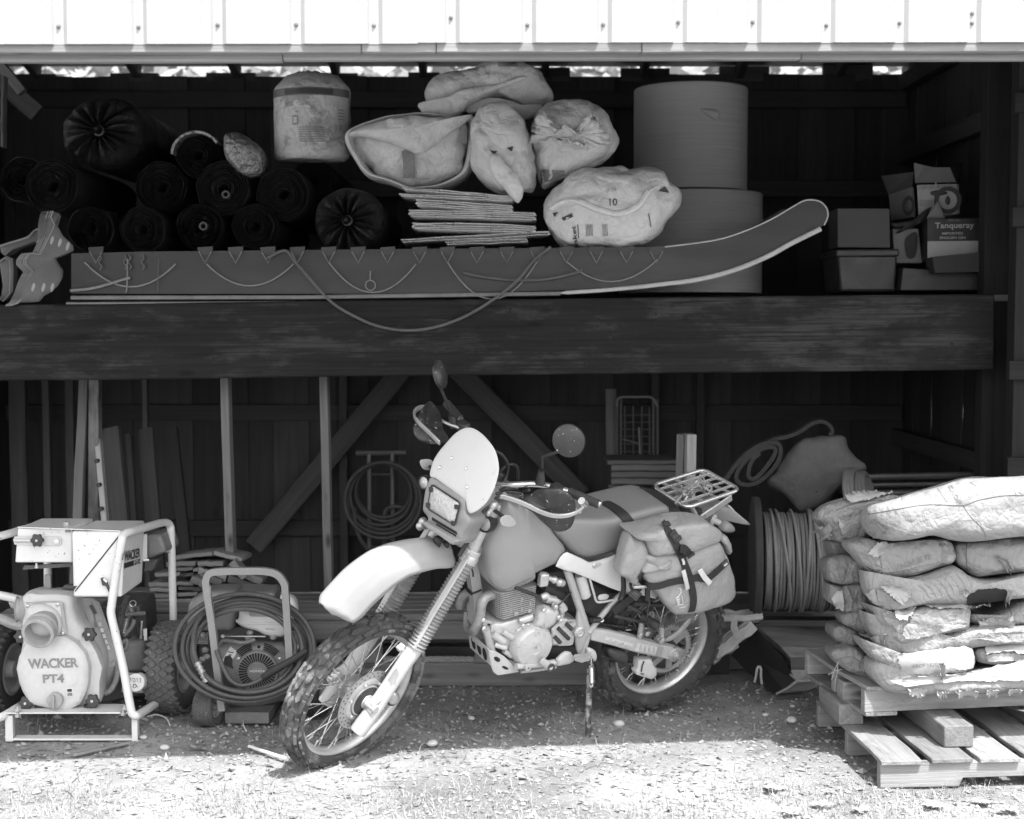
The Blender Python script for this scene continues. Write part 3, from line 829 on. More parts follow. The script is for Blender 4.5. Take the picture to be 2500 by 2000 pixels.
lettering('print', '10', on(1583, 1158, 1626, 1156, 1582, 1116), M_print, t, bold=.01)
lettering('print', 'QP-218', on(1562, 1084, 1620, 1078, 1560, 1062), M_print_grey, t)
lettering('print', 'anket', on(1408, 1398, 1392, 1268, 1384, 1398), M_print, t, bold=.025)
lettering('print', '1', on(1325, 1240, 1380, 1218, 1316, 1222), M_print, t, bold=.03)
for a, b_, c_, d_ in ((1412, 1400, 1405, 1260), (1827, 1345, 1800, 1200)):
    MB().ribbon([fn(a, b_), fn((a + c_) / 2, (b_ + d_) / 2), fn(c_, d_)], (.004, 0, 0), .002).obj('print_rule', M_print, t)
for k in range(9):
    x0 = 1452 + k * 8 + (52 if k > 4 else 0)
    MB().ribbon([fn(x0 + 6, 1392), fn(x0 + 3, 1320), fn(x0, 1260)], (.003, 0, 0), .0015).obj('print_line', M_print_grey, t)
vents(K2, D - .075, [((1265, 1196), (1298, 1192), (1275, 1222))], t)
vents(K2, D - .09, [((1850, 1075), (1890, 1045), (1920, 1085))], t)

# folded foil blankets, one by one
G_FOIL = 'folded foil blankets stacked on the shelf'
foils = [  # left x, right x, y left, y right, thickness px, bends
    (420, 1040, 1058, 1108, 11, 'topmost folded foil blanket, sloping down to the right'),
    (400, 1030, 1094, 1122, 11, 'thin folded foil blanket second from the top of its stack'),
    (495, 1030, 1138, 1172, 30, 'thick rolled-over foil blanket third from the top of its stack'),
    (455, 1160, 1196, 1215, 30, 'long foil blanket in the middle of its stack, with a peeled left fold'),
    (475, 1160, 1268, 1285, 30, 'rolled-over foil blanket third from the bottom of its stack'),
    (410, 1240, 1352, 1310, 16, 'crumpled foil blanket second from the bottom, its edge sticking out right'),
    (660, 1115, 1368, 1350, 16, 'lowest foil blanket lying on the sled rim'),
]
D = 6.88
for i, (xa_, xb_, ya_, yb_, th, lab) in enumerate(foils):
    rs = random.Random(40 + i)
    b = MB()
    y_w = lambda u: ya_ + (yb_ - ya_) * u
    N = 26; prof = []
    offs = [-th * .5, th * .5] if th < 20 else [-th * .62, -th * .2, th * .2, th * .62]
    for k, of in enumerate(offs):
        seq = [j / N for j in range(N + 1)]
        if k % 2: seq = seq[::-1]
        for u in seq:
            wv = 5 * noise.noise(V((u * 4, i * 3.1, k * 2.0)))
            prof.append(W(K2, xa_ + (xb_ - xa_) * u + (10 * (k % 2)), y_w(u) + of * (1 - .35 * abs(u - .5)) + wv, D))
    back = [p + V((.02 * math.sin(i), .62, 0)) for p in prof]
    vs = prof + back; n = len(prof)
    b.add(vs, [(j, j + 1, n + j + 1, n + j) for j in range(n - 1)])
    o = b.obj('foil_blanket', M_foil, sm=.8, solid=.007)
    tag(o, lab, 'foil blanket', G_FOIL)

# two big paper rolls
for (xl, xr, yt, yb, d, lab) in ((1720 - 1840 + 0, 515, 455, 1050, 8.0, 'upper of two big upright brown paper rolls'), (-200, 602, 1060, 1640, 8.0, 'lower big upright paper roll, wider, standing behind the sled')):
    pa, pb = W(K3, xl, 700, d), W(K3, xr, 700, d)
    r = (pb.x - pa.x) / 2; cxr = (pa.x + pb.x) / 2
    z0, z1 = W(K3, 200, yb, d - r).z, W(K3, 200, yt + 5, d - r).z
    b = MB(); prof = []
    for k in range(41):
        prof.append((r * (1 + .004 * noise.noise(V((k * .7, d, yt)))), (z1 - z0) * k / 40))
    prof = [(r * .97, 0)] + prof + [(r * .985, z1 - z0 + .006), (r * .12, z1 - z0 + .004), (r * .12, z1 - z0 - .2)]
    b.lathe((cxr, d, z0), (0, 0, 1), prof, 64)
    o = b.obj('paper_roll', M_paper_roll, sm=.6); tag(o, lab, 'paper roll', 'big upright paper rolls')
    if yt < 500:
        pts = [W(K3, x, y, d - r - .004) for x, y in ((255, 612), (330, 618), (358, 630), (362, 655), (345, 676), (310, 660), (270, 632))]
        t2 = puff(pts, (-.1, -1, 0), .012, .012, seed=2, rings=4).obj('loose_paper_tab', M_paper_roll); t2.parent = o; t2.location = V(t2.location) - V(o.location)

# ---- the rescue sled lying along the beam
D = 6.78
sled = thing('rescue_sled', 'long dark toboggan sled with laced rope loops and an upturned nose, lying along the beam', 'sled', W(FULL, 800, 632, D))
top = [(150, 534), (300, 530), (600, 527), (900, 524), (1200, 522), (1400, 520), (1450, 514), (1500, 507), (1560, 490), (1620, 464), (1665, 438), (1690, 424)]
bot = [(150, 618), (300, 619), (600, 619), (900, 618), (1200, 611), (1400, 600), (1450, 596), (1500, 584), (1560, 566), (1620, 538), (1665, 512), (1715, 484)]
nose = [(1708, 421), (1727, 425), (1740, 438), (1743, 456), (1735, 474)]
tp = [W(FULL, x, y, D) for x, y in top]; bt = [W(FULL, x, y, D) for x, y in bot]
WD = .52
b = MB(); prof = tp + [W(FULL, x, y, D) for x, y in nose] + bt[::-1]
b.prism(prof, (0, .012, 0)); b.obj('near_side', M_sled, sled, sm=0)
MB().prism([p + V((0, WD, 0)) for p in prof], (0, .012, 0)).obj('far_side', M_sled, sled, sm=0)
bb = MB(); q = bt + [W(FULL, 1735, 474, D), W(FULL, 1743, 456, D)]
bb.loft([[p + V((0, .014, .002)), p + V((0, WD - .002, .002)), p + V((0, WD - .002, .014)), p + V((0, .014, .014))] for p in q]); bb.obj('bottom', M_sled, sled, sm=.5)
MB().tube(catmull([W(FULL, x, y, D - .002) for x, y in [(1400, 520), (1500, 507), (1560, 490), (1620, 464), (1665, 438), (1690, 424)] + nose], 3), .0035, 6).obj('rim_wire', M_sled_trim, sled)
run = [(1180, 617), (1260, 612), (1340, 605), (1400, 598), (1450, 592), (1500, 582), (1560, 564), (1620, 538), (1665, 513), (1728, 482)]
MB().tube(catmull([W(FULL, x, y, D - .014) for x, y in run], 4), [.004] + [.009 + .003 * min(1, k / 20) for k in range(36)], 8).obj('bright_runner', M_sled_trim, sled)
MB().tube([W(FULL, x, y, D - .012) for x, y in ((150, 627), (640, 626), (1180, 618))], .010, 8).obj('side_runner', M_sled_dull, sled)
MB().tube([W(FULL, x, y, D - .016) for x, y in ((140, 640), (805, 637))], .008, 8, sq=1).obj('side_runner', M_sled_dull, sled)
MB().tube([W(FULL, x, y, D - .016) for x, y in ((810, 637), (1600, 630))], .008, 8, sq=1).obj('side_runner', M_sled_dull, sled)
tabs = [x * .3771 + 0 for x in (465, 1150, 1315, 1495, 1660, 1835, 2000)]
tabs = [202, 432, 496, 564, 626, 692, 754] + [690 + x * .3750 for x in (335 + 0, 515, 675, 838, 1005, 1175, 1340, 1510, 1680, 1845)]
tabs[7:] = [690 + x * .375 for x in (336, 516, 672, 838, 1006, 1176, 1340, 1508, 1678, 1846)]
for x in tabs:
    MB().prism([W(FULL, x + a, y, D - .006) for a, y in ((-16, 521), (16, 519), (15, 531), (8, 537), (-8, 537), (-15, 531))], (0, .005, 0)).obj('lacing_tab', M_label_dark if x > 300 else M_sled, sled, sm=0)
    MB().tube([W(FULL, x - 13, 530, D - .012), W(FULL, x, 554, D - .012), W(FULL, x + 13, 530, D - .012)], .0026, 6).obj('lacing', M_rope_grey, sled)
def sag(a, b_, drop, d=D - .016, n=14): return [W(FULL, a[0] + (b_[0] - a[0]) * k / n, a[1] + (b_[1] - a[1]) * k / n + drop * (1 - (2 * k / n - 1) ** 2), d) for k in range(n + 1)]
for a, b_, dr, r in (((178, 552), (370, 556), 50, .004), ((435, 556), (618, 556), 46, .004), ((692, 552), (876, 556), 62, .0036), ((942, 552), (1130, 552), 78, .0036), ((1194, 552), (1385, 546), 44, .0036)):
    MB().tube(sag(a, b_, dr), r, 6).obj('rope_loop', M_rope_grey, sled)
MB().tube(catmull([W(FULL, x, y, D - .02) for x, y in ((148, 612), (190, 608), (230, 598), (255, 590), (274, 585))], 4), .0065, 8).obj('rope_loop', M_rope_grey, sled)
MB().tube(catmull([W(FULL, x, y, D - .02) for x, y in ((268, 545), (268, 580), (267, 610), (264, 616))], 4), .003, 6).obj('cord', M_rope_grey, sled)
MB().tube(catmull([W(FULL, x, y, D - .02) for x, y in ((334, 545), (333, 580), (332, 615))], 4), .0015, 6).obj('cord', M_rope_dark, sled)
for x in (210, 262, 272, 300):
    MB().tube(catmull([W(FULL, x + dx, 536 + k * 8, D - .015 - .006 * (k % 2)) for k, dx in enumerate((0, 3, -2, 4, 1))], 3), .004, 6).obj('frayed_knot', M_rope_dark, sled)
c = W(FULL, 780, 601, D - .02)
MB().torus(c, (0, 1, .15), .023, .003, 24, 8).obj('steel_ring', M_rope_grey, sled)
MB().tube([W(FULL, 780, 571, D - .015), W(FULL, 779, 590, D - .02)], .003, 6).obj('ring_eye', M_rope_grey, sled)
# loose hose over the sled and down in front of the beam
hp = [(560, 545), (600, 528), (622, 552), (660, 596), (700, 638), (750, 668), (800, 688), (860, 696), (920, 688), (980, 666), (1040, 630), (1090, 590), (1125, 548), (1160, 520)]
tag(MB().tube(catmull([W(FULL, x, y, D - .06 if 600 < x < 1100 else D - .03) for x, y in hp], 5), .0068, 8).obj('slack_rope', M_rope_dark), 'thick dark rope sagging in a loop from the sled down over the beam', 'rope')
tag(MB().tube(catmull([W(FULL, x, y, D - .03) for x, y in ((975, 574), (1010, 582), (1080, 590), (1150, 588), (1215, 574), (1225, 568))], 5), .006, 8).obj('loose_hose_end', M_rope_dark), 'short loose length of dark hose drooping on the sled side', 'hose')

# moulded shells, nested on edge at the left end of the beam
G_SH = 'moulded shells nested on edge at the shelf end'
sil = [(535, 60), (560, 70), (625, 95), (612, 130), (590, 200), (650, 330), (720, 400), (742, 440), (735, 480), (640, 530), (560, 560), (590, 620), (640, 690), (640, 780), (600, 860), (540, 920), (470, 960), (420, 1020), (230, 1025), (190, 1045), (250, 960), (300, 800), (345, 700), (280, 650), (268, 620), (275, 570), (320, 510), (425, 525), (470, 440), (575, 215), (535, 130)]
edge = [(560, 66), (535, 130), (575, 215), (470, 440), (425, 525), (320, 510), (275, 570), (268, 620), (345, 700), (300, 800), (250, 960), (212, 1010), (180, 1040), (110, 1062)]
labs = ['frontmost moulded shell, its six oval holes facing out', 'second moulded shell in the nest, just behind the frontmost', 'third moulded shell in the nest', 'fourth moulded shell in the nest', 'fifth and rearmost moulded shell of the front nest']
M_hole = mat('pale_hole', .3, rough=.6)
M_shell_edge = mat('shell_edge', .2, rough=.55, var=.1)
for k in range(5):
    d = 6.72 + .016 * k; dx, dy = -21 * k - 8 * (k > 1), 2 * k
    t = thing('moulded_shell', labs[k], 'moulded shell', W(KL, 350 + dx, 1040, d), G_SH)
    mb = puff([W(KL, x + dx, y + dy, d) for x, y in sil], (-.35, -1, 0), .012, .012, sm=0, n=110, rings=6, p=4, noise_a=.001)
    cxx = W(KL, 500, 500, d).x
    for i, p in enumerate(mb.v): mb.v[i] = p + V((0, .32 * max(0, p.x - W(KL, 430, 0, d).x) - .05 * math.sin((p.z - W(KL, 0, 1040, d).z) * 22) * .3, 0))
    SHL = Surf(mb, d)
    mb.obj('shell_body', M_shell, t, sm=.7)
    MB().tube([W(KL, x + dx, y + dy, d - .012) for x, y in edge], .0032, 6).obj('shell_rim', M_shell_edge, t, sm=.6)
    if k == 0:
        for (x, y) in ((548, 375), (630, 400), (712, 438), (353, 870), (458, 870), (550, 872)):
            SHL.patch(KL, [(x + a_, y + c_) for a_, c_ in ((8, -48), (20, -20), (8, 20), (-12, 46), (-22, 20), (-10, -25))], .003, n=20, rings=3, sm=2).obj('oval_hole', M_hole, t, sm=.8)
for k, (lab, pl, dd) in enumerate((('small shell lying tilted behind the nest, left end of the shelf', ((0, 430), (330, 330), (380, 260), (430, 245), (470, 270), (460, 330), (410, 380), (140, 480), (60, 545), (15, 510)), 6.95), ('leftmost moulded shell, standing at the very end of the shelf', ((0, 600), (70, 545), (130, 570), (140, 700), (130, 920), (60, 1000), (20, 960), (40, 870)), 6.9))):
    t = thing('moulded_shell', lab, 'moulded shell', W(KL, 60, 1000, dd), G_SH)
    puff([W(KL, x, y, dd) for x, y in pl], (-.3, -1, 0), .012, .05, noise_a=.001, seed=k, p=4, sm=0).obj('shell_body', M_shell, t, sm=.6)
    for j in range(3): MB().tube([W(KL, x - 14 * j, y + 9 * j, dd - .014 - .012 * j) for x, y in pl[:7]], .0034, 6).obj('shell_rim', M_shell_edge, t, sm=.6)

# ---- cartons at the right end of the shelf
D = 7.15
def carton(name, lab, fr, d, m, depth=.3, group=None):        # fr: four view points of the front, lower left first
    p = [W(KT, x, y, d) for x, y in fr]
    t = thing(name, lab, 'carton', p[0], group)
    MB().hexa(p, [q + V((0.02, depth, 0)) for q in p]).obj('box_body', m, t, bev=.004)
    return t, p
carton('cardboard_box', 'plain brown carton sitting on the dark tub', ((112, 1005), (690, 1010), (682, 580), (110, 578)), 7.2, M_card)
t = thing('storage_tub', 'dark square tub with a rim, under the plain carton', 'tub', W(KT, 430, 1490, 7.2))
a = [W(KT, x, y, 7.2) for x, y in ((140, 1490), (750, 1490), (770, 1090), (110, 1090))]
MB().hexa(a, [q + V((0, .35, 0)) for q in a]).obj('tub_body', M_bucket, t, bev=.012)
a = [W(KT, x, y, 7.18) for x, y in ((95, 1110), (790, 1105), (790, 1025), (95, 1030))]
MB().hexa(a, [q + V((0, .39, 0)) for q in a]).obj('tub_rim', M_bucket, t, bev=.008)
# open carton with a ship's-coil emblem
t, p = carton('open_carton', 'open-topped white liquor carton, its flaps sticking up, printed with a ring emblem', ((1000, 690), (1425, 640), (1415, 308), (978, 320)), 7.3, M_card_band, .02)
lf = [W(KT, x, y, 7.3 + e) for x, y, e in ((700, 710, .24), (955, 672, 0), (930, 345, 0), (672, 430, .24))]
MB().hexa(lf, [q + V((.01, .012, 0)) for q in lf]).obj('side_panel', M_card_white, t, sm=0)
MB().hexa([W(KT, 672, 430, 7.54), W(KT, 930, 345, 7.3), W(KT, 945, 180, 7.34), W(KT, 595, 225, 7.56)], [q + V((0, .006, 0)) for q in (W(KT, 672, 430, 7.54), W(KT, 930, 345, 7.3), W(KT, 945, 180, 7.34), W(KT, 595, 225, 7.56))]).obj('flap', M_card, t, sm=0)
fl = [W(KT, x, y, d) for x, y, d in ((965, 300, 7.3), (1410, 292, 7.3), (1345, 130, 7.22), (1180, 130, 7.22), (1060, 110, 7.2), (950, 78, 7.2))]
MB().prism(fl, (0, .005, 0)).obj('flap', M_card_white, t, sm=0)
fl = [W(KT, x, y, d) for x, y, d in ((1415, 300, 7.33), (1450, 300, 7.5), (1500, 80, 7.5), (1335, 130, 7.36))]
MB().prism(fl, (0, .005, 0)).obj('flap', M_card_dk, t, sm=0)
MB().box((p[0] + p[2]) / 2 + V((.0, .16, 0)), ((p[1] - p[0]).x * .96, .28, (p[3] - p[0]).z * .94)).obj('box_interior', M_card_dk, t, sm=0)
F = lambda d=7.297: (lambda x0, y0, x1, y1, h: quad(W(KT, x0, y0, d), W(KT, x1, y1, d), W(KT, x1, y1 - h, d), W(KT, x0, y0 - h, d)))
lettering('print', 'CAPTAIN MORGAN', F()(1000, 376, 1390, 350, 34), M_print_grey, t, bold=.02)
e = W(KT, 1320, 490, 7.292)
MB().lathe(e, (0, -1, 0), [(.068, 0), (.068, .003), (.046, .003), (.046, 0)], 28, cap=False).obj('ring_emblem', M_label_dark, t)
puff([W(KT, x, y, 7.292) for x, y in ((1318, 440), (1345, 490), (1330, 540), (1300, 530), (1292, 490))], (0, -1, 0), .003, .003, n=20, rings=3, noise_a=0).obj('emblem_leaf', M_label_dark, t)
puff([W(KT, x, y, 7.293) for x, y in ((1130, 400), (1200, 380), (1280, 392), (1320, 410), (1290, 430), (1200, 440), (1140, 430))], (0, -1, 0), .003, .003, n=24, rings=3, noise_a=0).obj('emblem_tail', M_label_dark, t)
for k in range(4):
    MB().grid(F(7.296)(1005, 500 + 18 * k, 1200 - 18 * k, 492 + 18 * k, 9), 1, 1).obj('print_line', M_print_grey, t, sm=0)
e = W(KT, 885, 550, 7.33)
MB().add([W(KT, 885 + 44 * math.cos(a) * s, 550 + 110 * math.sin(a) * s, 7.33 - .000 * s) + V((0, -.004 - .0009 * 44 * math.cos(a) * s * -1 * 0, 0)) + V((0, .00094 * (930 - (885 + 44 * math.cos(a) * s)) - .04, 0)) for s in (1, .6) for a in [6.2832 * k / 24 for k in range(24)]],
         [(k, (k + 1) % 24, 24 + (k + 1) % 24, 24 + k) for k in range(24)]).obj('ring_emblem', M_label_dark, t)
# tilted carton with a torn white top, behind
t, p = carton('tilted_carton', 'half-hidden white carton with a dark oval print, tipped under the open carton', ((740, 1180), (1040, 1180), (1000, 800), (712, 800)), 7.28, M_card_white, .2)
puff([W(KT, x, y, 7.27) for x, y in ((860, 900), (975, 840), (985, 1000), (950, 1120), (880, 1120), (850, 1010))], (0, -1, 0), .004, .004, n=24, rings=3, noise_a=0).obj('oval_print', M_card_dk, t)
puff([W(KT, x, y, 7.22) for x, y in ((690, 745), (850, 720), (1020, 690), (1090, 580), (1140, 560), (1100, 660), (1060, 730), (960, 770), (760, 860), (740, 850), (870, 790), (720, 790))], (0, -1, 0), .01, .015, n=40, rings=4, sm=0, noise_a=.002).obj('dark_plastic_fold', M_black_film, t)
puff([W(KT, x, y, 7.2) for x, y in ((1210, 500), (1300, 690), (1180, 700), (1080, 690))], (0, -1, 0), .008, .01, n=30, rings=4, sm=0, noise_a=.001).obj('paper_corner', M_card_white, t)
# the gin carton
t, p = carton('gin_carton', 'black liquor carton reading Tanqueray, white band along its bottom', ((1095, 1150), (1670, 1150), (1665, 680), (1095, 690)), 7.15, M_label_black, .22)
F = lambda x0, y0, x1, y1, h, d=7.147: quad(W(KT, x0, y0, d), W(KT, x1, y1, d), W(KT, x1, y1 - h, d), W(KT, x0, y0 - h, d))
MB().grid(F(1098, 1130, 1672, 1125, 190, 7.148), 2, 2).obj('white_band', M_card_band, t, sm=0)
lettering('print', 'Tanqueray', F(1180, 818, 1608, 812, 82), M_label_text, t, bold=.012)
lettering('print', 'IMPORTED', F(1258, 868, 1488, 866, 26), M_label_text, t, bold=.02)
lettering('print', 'ENGLISH GIN', F(1234, 916, 1512, 914, 28), M_label_text, t, bold=.02)
lettering('print', '- SPECIAL -', F(1300, 725, 1490, 722, 26), M_print_grey, t)
carton('low_carton', 'low dim carton lying in front of the black gin carton', ((1180, 1290), (1775, 1275), (1765, 1050), (1150, 1110)), 7.0, M_card_dk, .2)
carton('dark_crate', 'dark box under the low carton at the shelf front', ((800, 1480), (1800, 1475), (1770, 1290), (830, 1230)), 7.12, M_bucket, .3)
# ------------------------------------------------------------------ things under the shelf
M_rust_bar = mat('dull_steel', .16, rough=.45, metal=.4, var=.3)
M_dim_steel = mat('dim_steel', .08, rough=.5, metal=.3, var=.3)
M_hose_dim = mat('dim_hose', .055, rough=.6)
M_canvas = mat('canvas_sack', .11, rough=.9, var=.18, sc=4, bump=.5, bsc=90, speck=.04, sv=.04, ssc=30, crease=.5, crs=4)
M_firehose = mat('canvas_hose', .026, rough=.85, bump=.5, bsc=150)
M_cable = mat('spool_cable', .2, rough=.55, var=.2, sc=14)
M_coil = mat('grey_hose', .13, rough=.55, var=.2)
M_spool = mat('spool_flange', .035, rough=.8, var=.5, sc=14)
M_black_sheet = mat('black_sheet', .02, rough=.5, var=.4, speck=.03, sv=.12, ssc=50)
M_lip = mat('worn_steel_lip', .34, rough=.5, metal=.2, var=.3, speck=.05, sv=.4, ssc=60)
M_rope_pale = mat('tan_rope', .3, rough=.9, var=.2, bump=.5, bsc=160)
W_box = wood('dim_plank_box', .1, rnd=.1)
W_rail = wood('weathered_rail', .17, rnd=.12, stain=.3, stv=.14)
W_broken = wood('splintered_board', .3, rnd=.25, stain=.3, stv=.12, bump=1)
W_short = wood('short_rough_board', .17, rnd=.35, bump=.9)
P25 = (0, 0, 2500, 2500)
def to_ground(p_top, p_bot, z=0.0):
    return p_top + (p_bot - p_top) * ((p_top.z - z) / (p_top.z - p_bot.z))
def lean(K, a, b, c, e, d, m, lab, cat='plank', th=.04, lean_back=.25, group='boards leaning at the left of the shed'):
    """a board leaning: a-b its top edge, c-e where it leaves sight at the bottom"""
    t = (W(K, *a, d + lean_back) + W(K, *b, d + lean_back)) / 2; q = (W(K, *c, d) + W(K, *e, d)) / 2
    w = (W(K, *b, d) - W(K, *a, d)).length
    q = to_ground(t, q)
    o = plank('leaning_board', q, t, w * .98, th, m, None, V((0, 1, .1)))
    return tag(o, lab, cat, group)
lean(K4, (468, 640), (525, 640), (408, 1525), (500, 1525), 7.3, W_stud, 'pale wide board leaning, leftmost of the boards above the pump')
lean(K4, (528, 640), (588, 640), (522, 1525), (586, 1525), 7.42, wood('stained_post', .15, stain=.45, stv=.05), 'stained square timber standing right beside the pale wide board', 'timber', .07, .05)
o = lean(K4, (557, 1015), (592, 1015), (600, 1525), (633, 1525), 7.2, W_pale, 'narrow pale strip with round notches along its right edge')
for x, y in ((572, 1138), (584, 1278), (596, 1418)):
    MB().lathe(W(K4, x, y, 7.2 + .12), (0, -1, 0), [(.012, 0), (.012, .05)], 14).obj('bolt_hole', M_print, o, sm=.6) if False else None
    h = MB().lathe(W(K4, x, y, 7.22), (0, -1, 0), [(.011, 0), (.011, .03)], 14).obj('round_notch', M_print, sm=.6)
    hm = Matrix.Translation(h.location); h.parent = o; h.matrix_basis = o.matrix_basis.inverted() @ hm
lean(K4, (595, 950), (705, 950), (640, 1515), (760, 1515), 7.5, W_frame, 'broad dim board leaning right of the notched strip')
lean(K4, (735, 990), (770, 990), (770, 1500), (810, 1500), 7.7, W_dark, 'dark narrow board leaning in the gap right of the broad dim board')
lean(K4, (808, 955), (900, 955), (850, 1500), (945, 1500), 7.75, W_frame, 'broad dark board leaning farthest right of the boards')
lean(K4, (975, 945), (1040, 945), (1030, 1500), (1105, 1500), 8.1, W_dark, 'very dim board leaning deep in the shed, last to the right')

# low platform on legs, with its ground rail
plat = thing('low_platform', 'low wooden platform of long boards behind the motorcycle', 'platform', (-.4, 7, 0))
xa, xb = -2.4, W(FULL, 1240, 1300, 6.75).x
y = 6.735
for k in range(5):
    plank('deck_board', (xa, y + .05, .347), (xb - .02 * (k % 2), y + .05, .347), .098, .03, W_rail, plat, V((0, 0, 1)), warp=.003); y += .104
plank('apron', (xa, 6.728, .288), (xb, 6.728, .288), .085, .028, W_rail, plat, V((0, 1, 0)))
plank('ground_rail', (-1.2, 6.87, .056), (.56, 6.87, .056), .112, .1, W_rail, plat, V((0, 1, 0)), bev=.006)
plank('ground_rail', (-2.6, 7.2, .056), (1.2, 7.2, .056), .112, .1, W_rail, plat, V((0, 1, 0)), bev=.006)
for x, yy in ((W(K7, 695, 650, 6.83).x, 6.83), (W(KX, 355, 1150, 6.83).x, 6.83), (-1.0, 6.85), (-2.0, 6.85), (.5, 7.2), (-1.9, 7.2)):
    plank('leg', (x, yy, .0 if x < -.9 else .113), (x, yy, .33), .09, .04, W_rail, plat, V((0, 1, 0)))
# rope lying on the rail: three strands laid round each other
rp = catmull([W(K7, x, y, 6.84) for x, y in ((600, 790), (720, 770), (900, 772), (990, 790), (1090, 790), (1110, 768), (1180, 775), (1300, 768), (1420, 772), (1500, 775))], 10)
t = thing('twisted_rope', 'twisted tan rope with a knot lying along the ground rail', 'rope', rp[40])
for k in range(3):
    pa = []
    for i, p in enumerate(rp):
        a = i * .55 + k * 2.094
        pa.append(V((p.x, p.y + .008 * math.cos(a), max(.124, p.z + .004) + .008 * math.sin(a))))
    MB().tube(pa, .0085, 7).obj('strand', M_rope_pale, t)
# short boards stacked on the platform behind the pump
G_SB = 'short boards in the loose stack'
slabs = [(380, 640, 275, 320), (655, 880, 272, 318), (400, 612, 328, 360), (618, 680, 330, 365), (280, 500, 372, 408), (505, 620, 372, 408), (225, 462, 455, 498), (468, 625, 452, 486), (235, 402, 505, 542), (485, 692, 490, 530), (180, 462, 556, 600), (482, 655, 545, 582), (210, 472, 604, 640), (474, 620, 604, 648), (282, 430, 685, 722), (434, 600, 690, 735)]
def slab(K, x0, y0, x1, y1, th, d, L, lab, m=W_short, nrm=None, up=0.0):
    p, q = W(K, x0, y0, d), W(K, x1, y1, d)
    o = plank('short_board', p + V((0, L / 2, 0)), q + V((0, L / 2, up)), L, th, m, None, V((0, .08, 1)) if nrm is None else nrm, warp=.003)
    return tag(o, lab, 'board', G_SB)
ROWS = ('first', 'second', 'third', 'fourth', 'fifth', 'sixth', 'seventh', 'bottom')
u = (W(KG, 100, 0, 6.95) - W(KG, 0, 0, 6.95)).length / 100
for i, (x0, x1, y0, y1) in enumerate(slabs):
    tl = random.uniform(-7, 7)
    slab(KG, x0, (y0 + y1) / 2 + tl, x1, (y0 + y1) / 2 - tl, (y1 - y0) * u * .93, 6.9 + .05 * random.random(), .26, 'short rough board, %s in the %s row of the loose stack' % (('left one', 'right one')[i % 2], ROWS[min(7, i // 2)]))
slab(KG, 460, 245, 790, 205, .02, 6.95, .3, 'thin board on top of the short-board stack, rising to the right')
slab(KG, 790, 205, 1040, 262, .02, 6.93, .3, 'thin board on top of the short-board stack, falling to the right')
for i, (a, b_, c, e, lab) in enumerate(((660, 350, 900, 425, 'short board sliding down the right flank of the stack, upper one'), (920, 415, 1140, 490, 'short board sliding off the stack, lowest at its right flank'), (670, 400, 860, 460, 'short board sliding down under another on the stack\'s right flank'), (1050, 380, 1210, 455, 'short board propped at the right end of the stack, farthest out'), (935, 275, 1050, 415, 'short steep board on the right shoulder of the stack'), (590, 420, 700, 470, 'short board tilted in the middle of the stack'))):
    slab(KG, a, b_, c, e, .034, 6.9 - .02 * i, .2, lab)
for k in range(5):
    plank('stack_bearer', (-2.3, 6.8 + .11 * k, .375), (-1.35, 6.8 + .11 * k, .375), .1, .022, W_rail, plat, V((0, 0, 1)))

# hand truck and hose against the back
d = 8.9
t = thing('hand_truck', 'dim tubular hand truck standing against the back wall', 'hand truck', W(K6, 690, 1230, d))
MB().tube([W(K6, 540, 632, d), W(K6, 838, 628, d)], .014, 8).obj('handle', M_rust_bar, t)
for x in (618, 758): MB().tube([W(K6, x, 632, d), W(K6, x + 4, 1240, d)], .013, 8).obj('upright', M_rust_bar, t)
for y in (760, 1010, 1200): MB().tube([W(K6, 618, y, d), W(K6, 760, y, d)], .01, 8).obj('crossbar', M_dim_steel, t)
MB().tube(catmull([W(K6, x, y, d - .05) for x, y in ((710, 1240), (712, 1010), (740, 960), (800, 955), (850, 975))], 5), .013, 8).obj('bent_bar', M_dim_steel, t)
t = thing('hose_coil', 'dark hose coiled over the hand truck', 'hose', W(K6, 700, 1200, d - .1), 'coiled hoses in the shed')
rs = random.Random(5)
for k in range(6):
    c = W(K6, 700 + rs.uniform(-15, 15), 855 + 12 * k, d - .08 - .02 * k); r = (W(K6, 165 + 12 * k, 0, d) - W(K6, 0, 0, d)).length
    MB().torus(c, (rs.uniform(-.1, .1), 1, rs.uniform(-.1, .1)), r, .011, 40, 7).obj('hose_turn', M_hose_dim, t)
MB().tube(catmull([W(K6, x, y, d - .2) for x, y in ((530, 960), (540, 1080), (580, 1170), (640, 1240))], 6), .011, 7).obj('hose_end', M_hose_dim, t)

# folding wire cart and crate in the middle
d = 8.7
t = thing('wire_cart', 'folding wire shopping cart hung in the dark behind the motorcycle seat', 'cart', W(KF, 650, 1000, d))
for x in (460, 500, 840, 885): MB().tube([W(KF, x, 320, d), W(KF, x, 1010, d)], .008, 6).obj('side_rail', M_dim_steel, t)
MB().tube(catmull([W(KF, x, y, d) for x, y in ((460, 400), (480, 308), (650, 300), (820, 305), (885, 400))], 4), .008, 6).obj('handle', M_rust_bar, t)
for y in (490, 565, 640, 715, 795, 875): MB().tube([W(KF, 500, y, d), W(KF, 840, y, d)], .0045, 6).obj('wire', M_dim_steel, t)
for x in (540, 630, 720, 800): MB().tube([W(KF, x, 400, d), W(KF, x, 1000, d)], .0045, 6).obj('wire', M_dim_steel, t)
MB().tube([W(KF, 690, 620, d - .02), W(KF, 705, 1000, d - .02)], .007, 6).obj('support_bar', M_rust_bar, t)
MB().tube([W(KF, 520, 745, d - .02), W(KF, 690, 790, d - .02)], .006, 6).obj('support_bar', M_rust_bar, t)
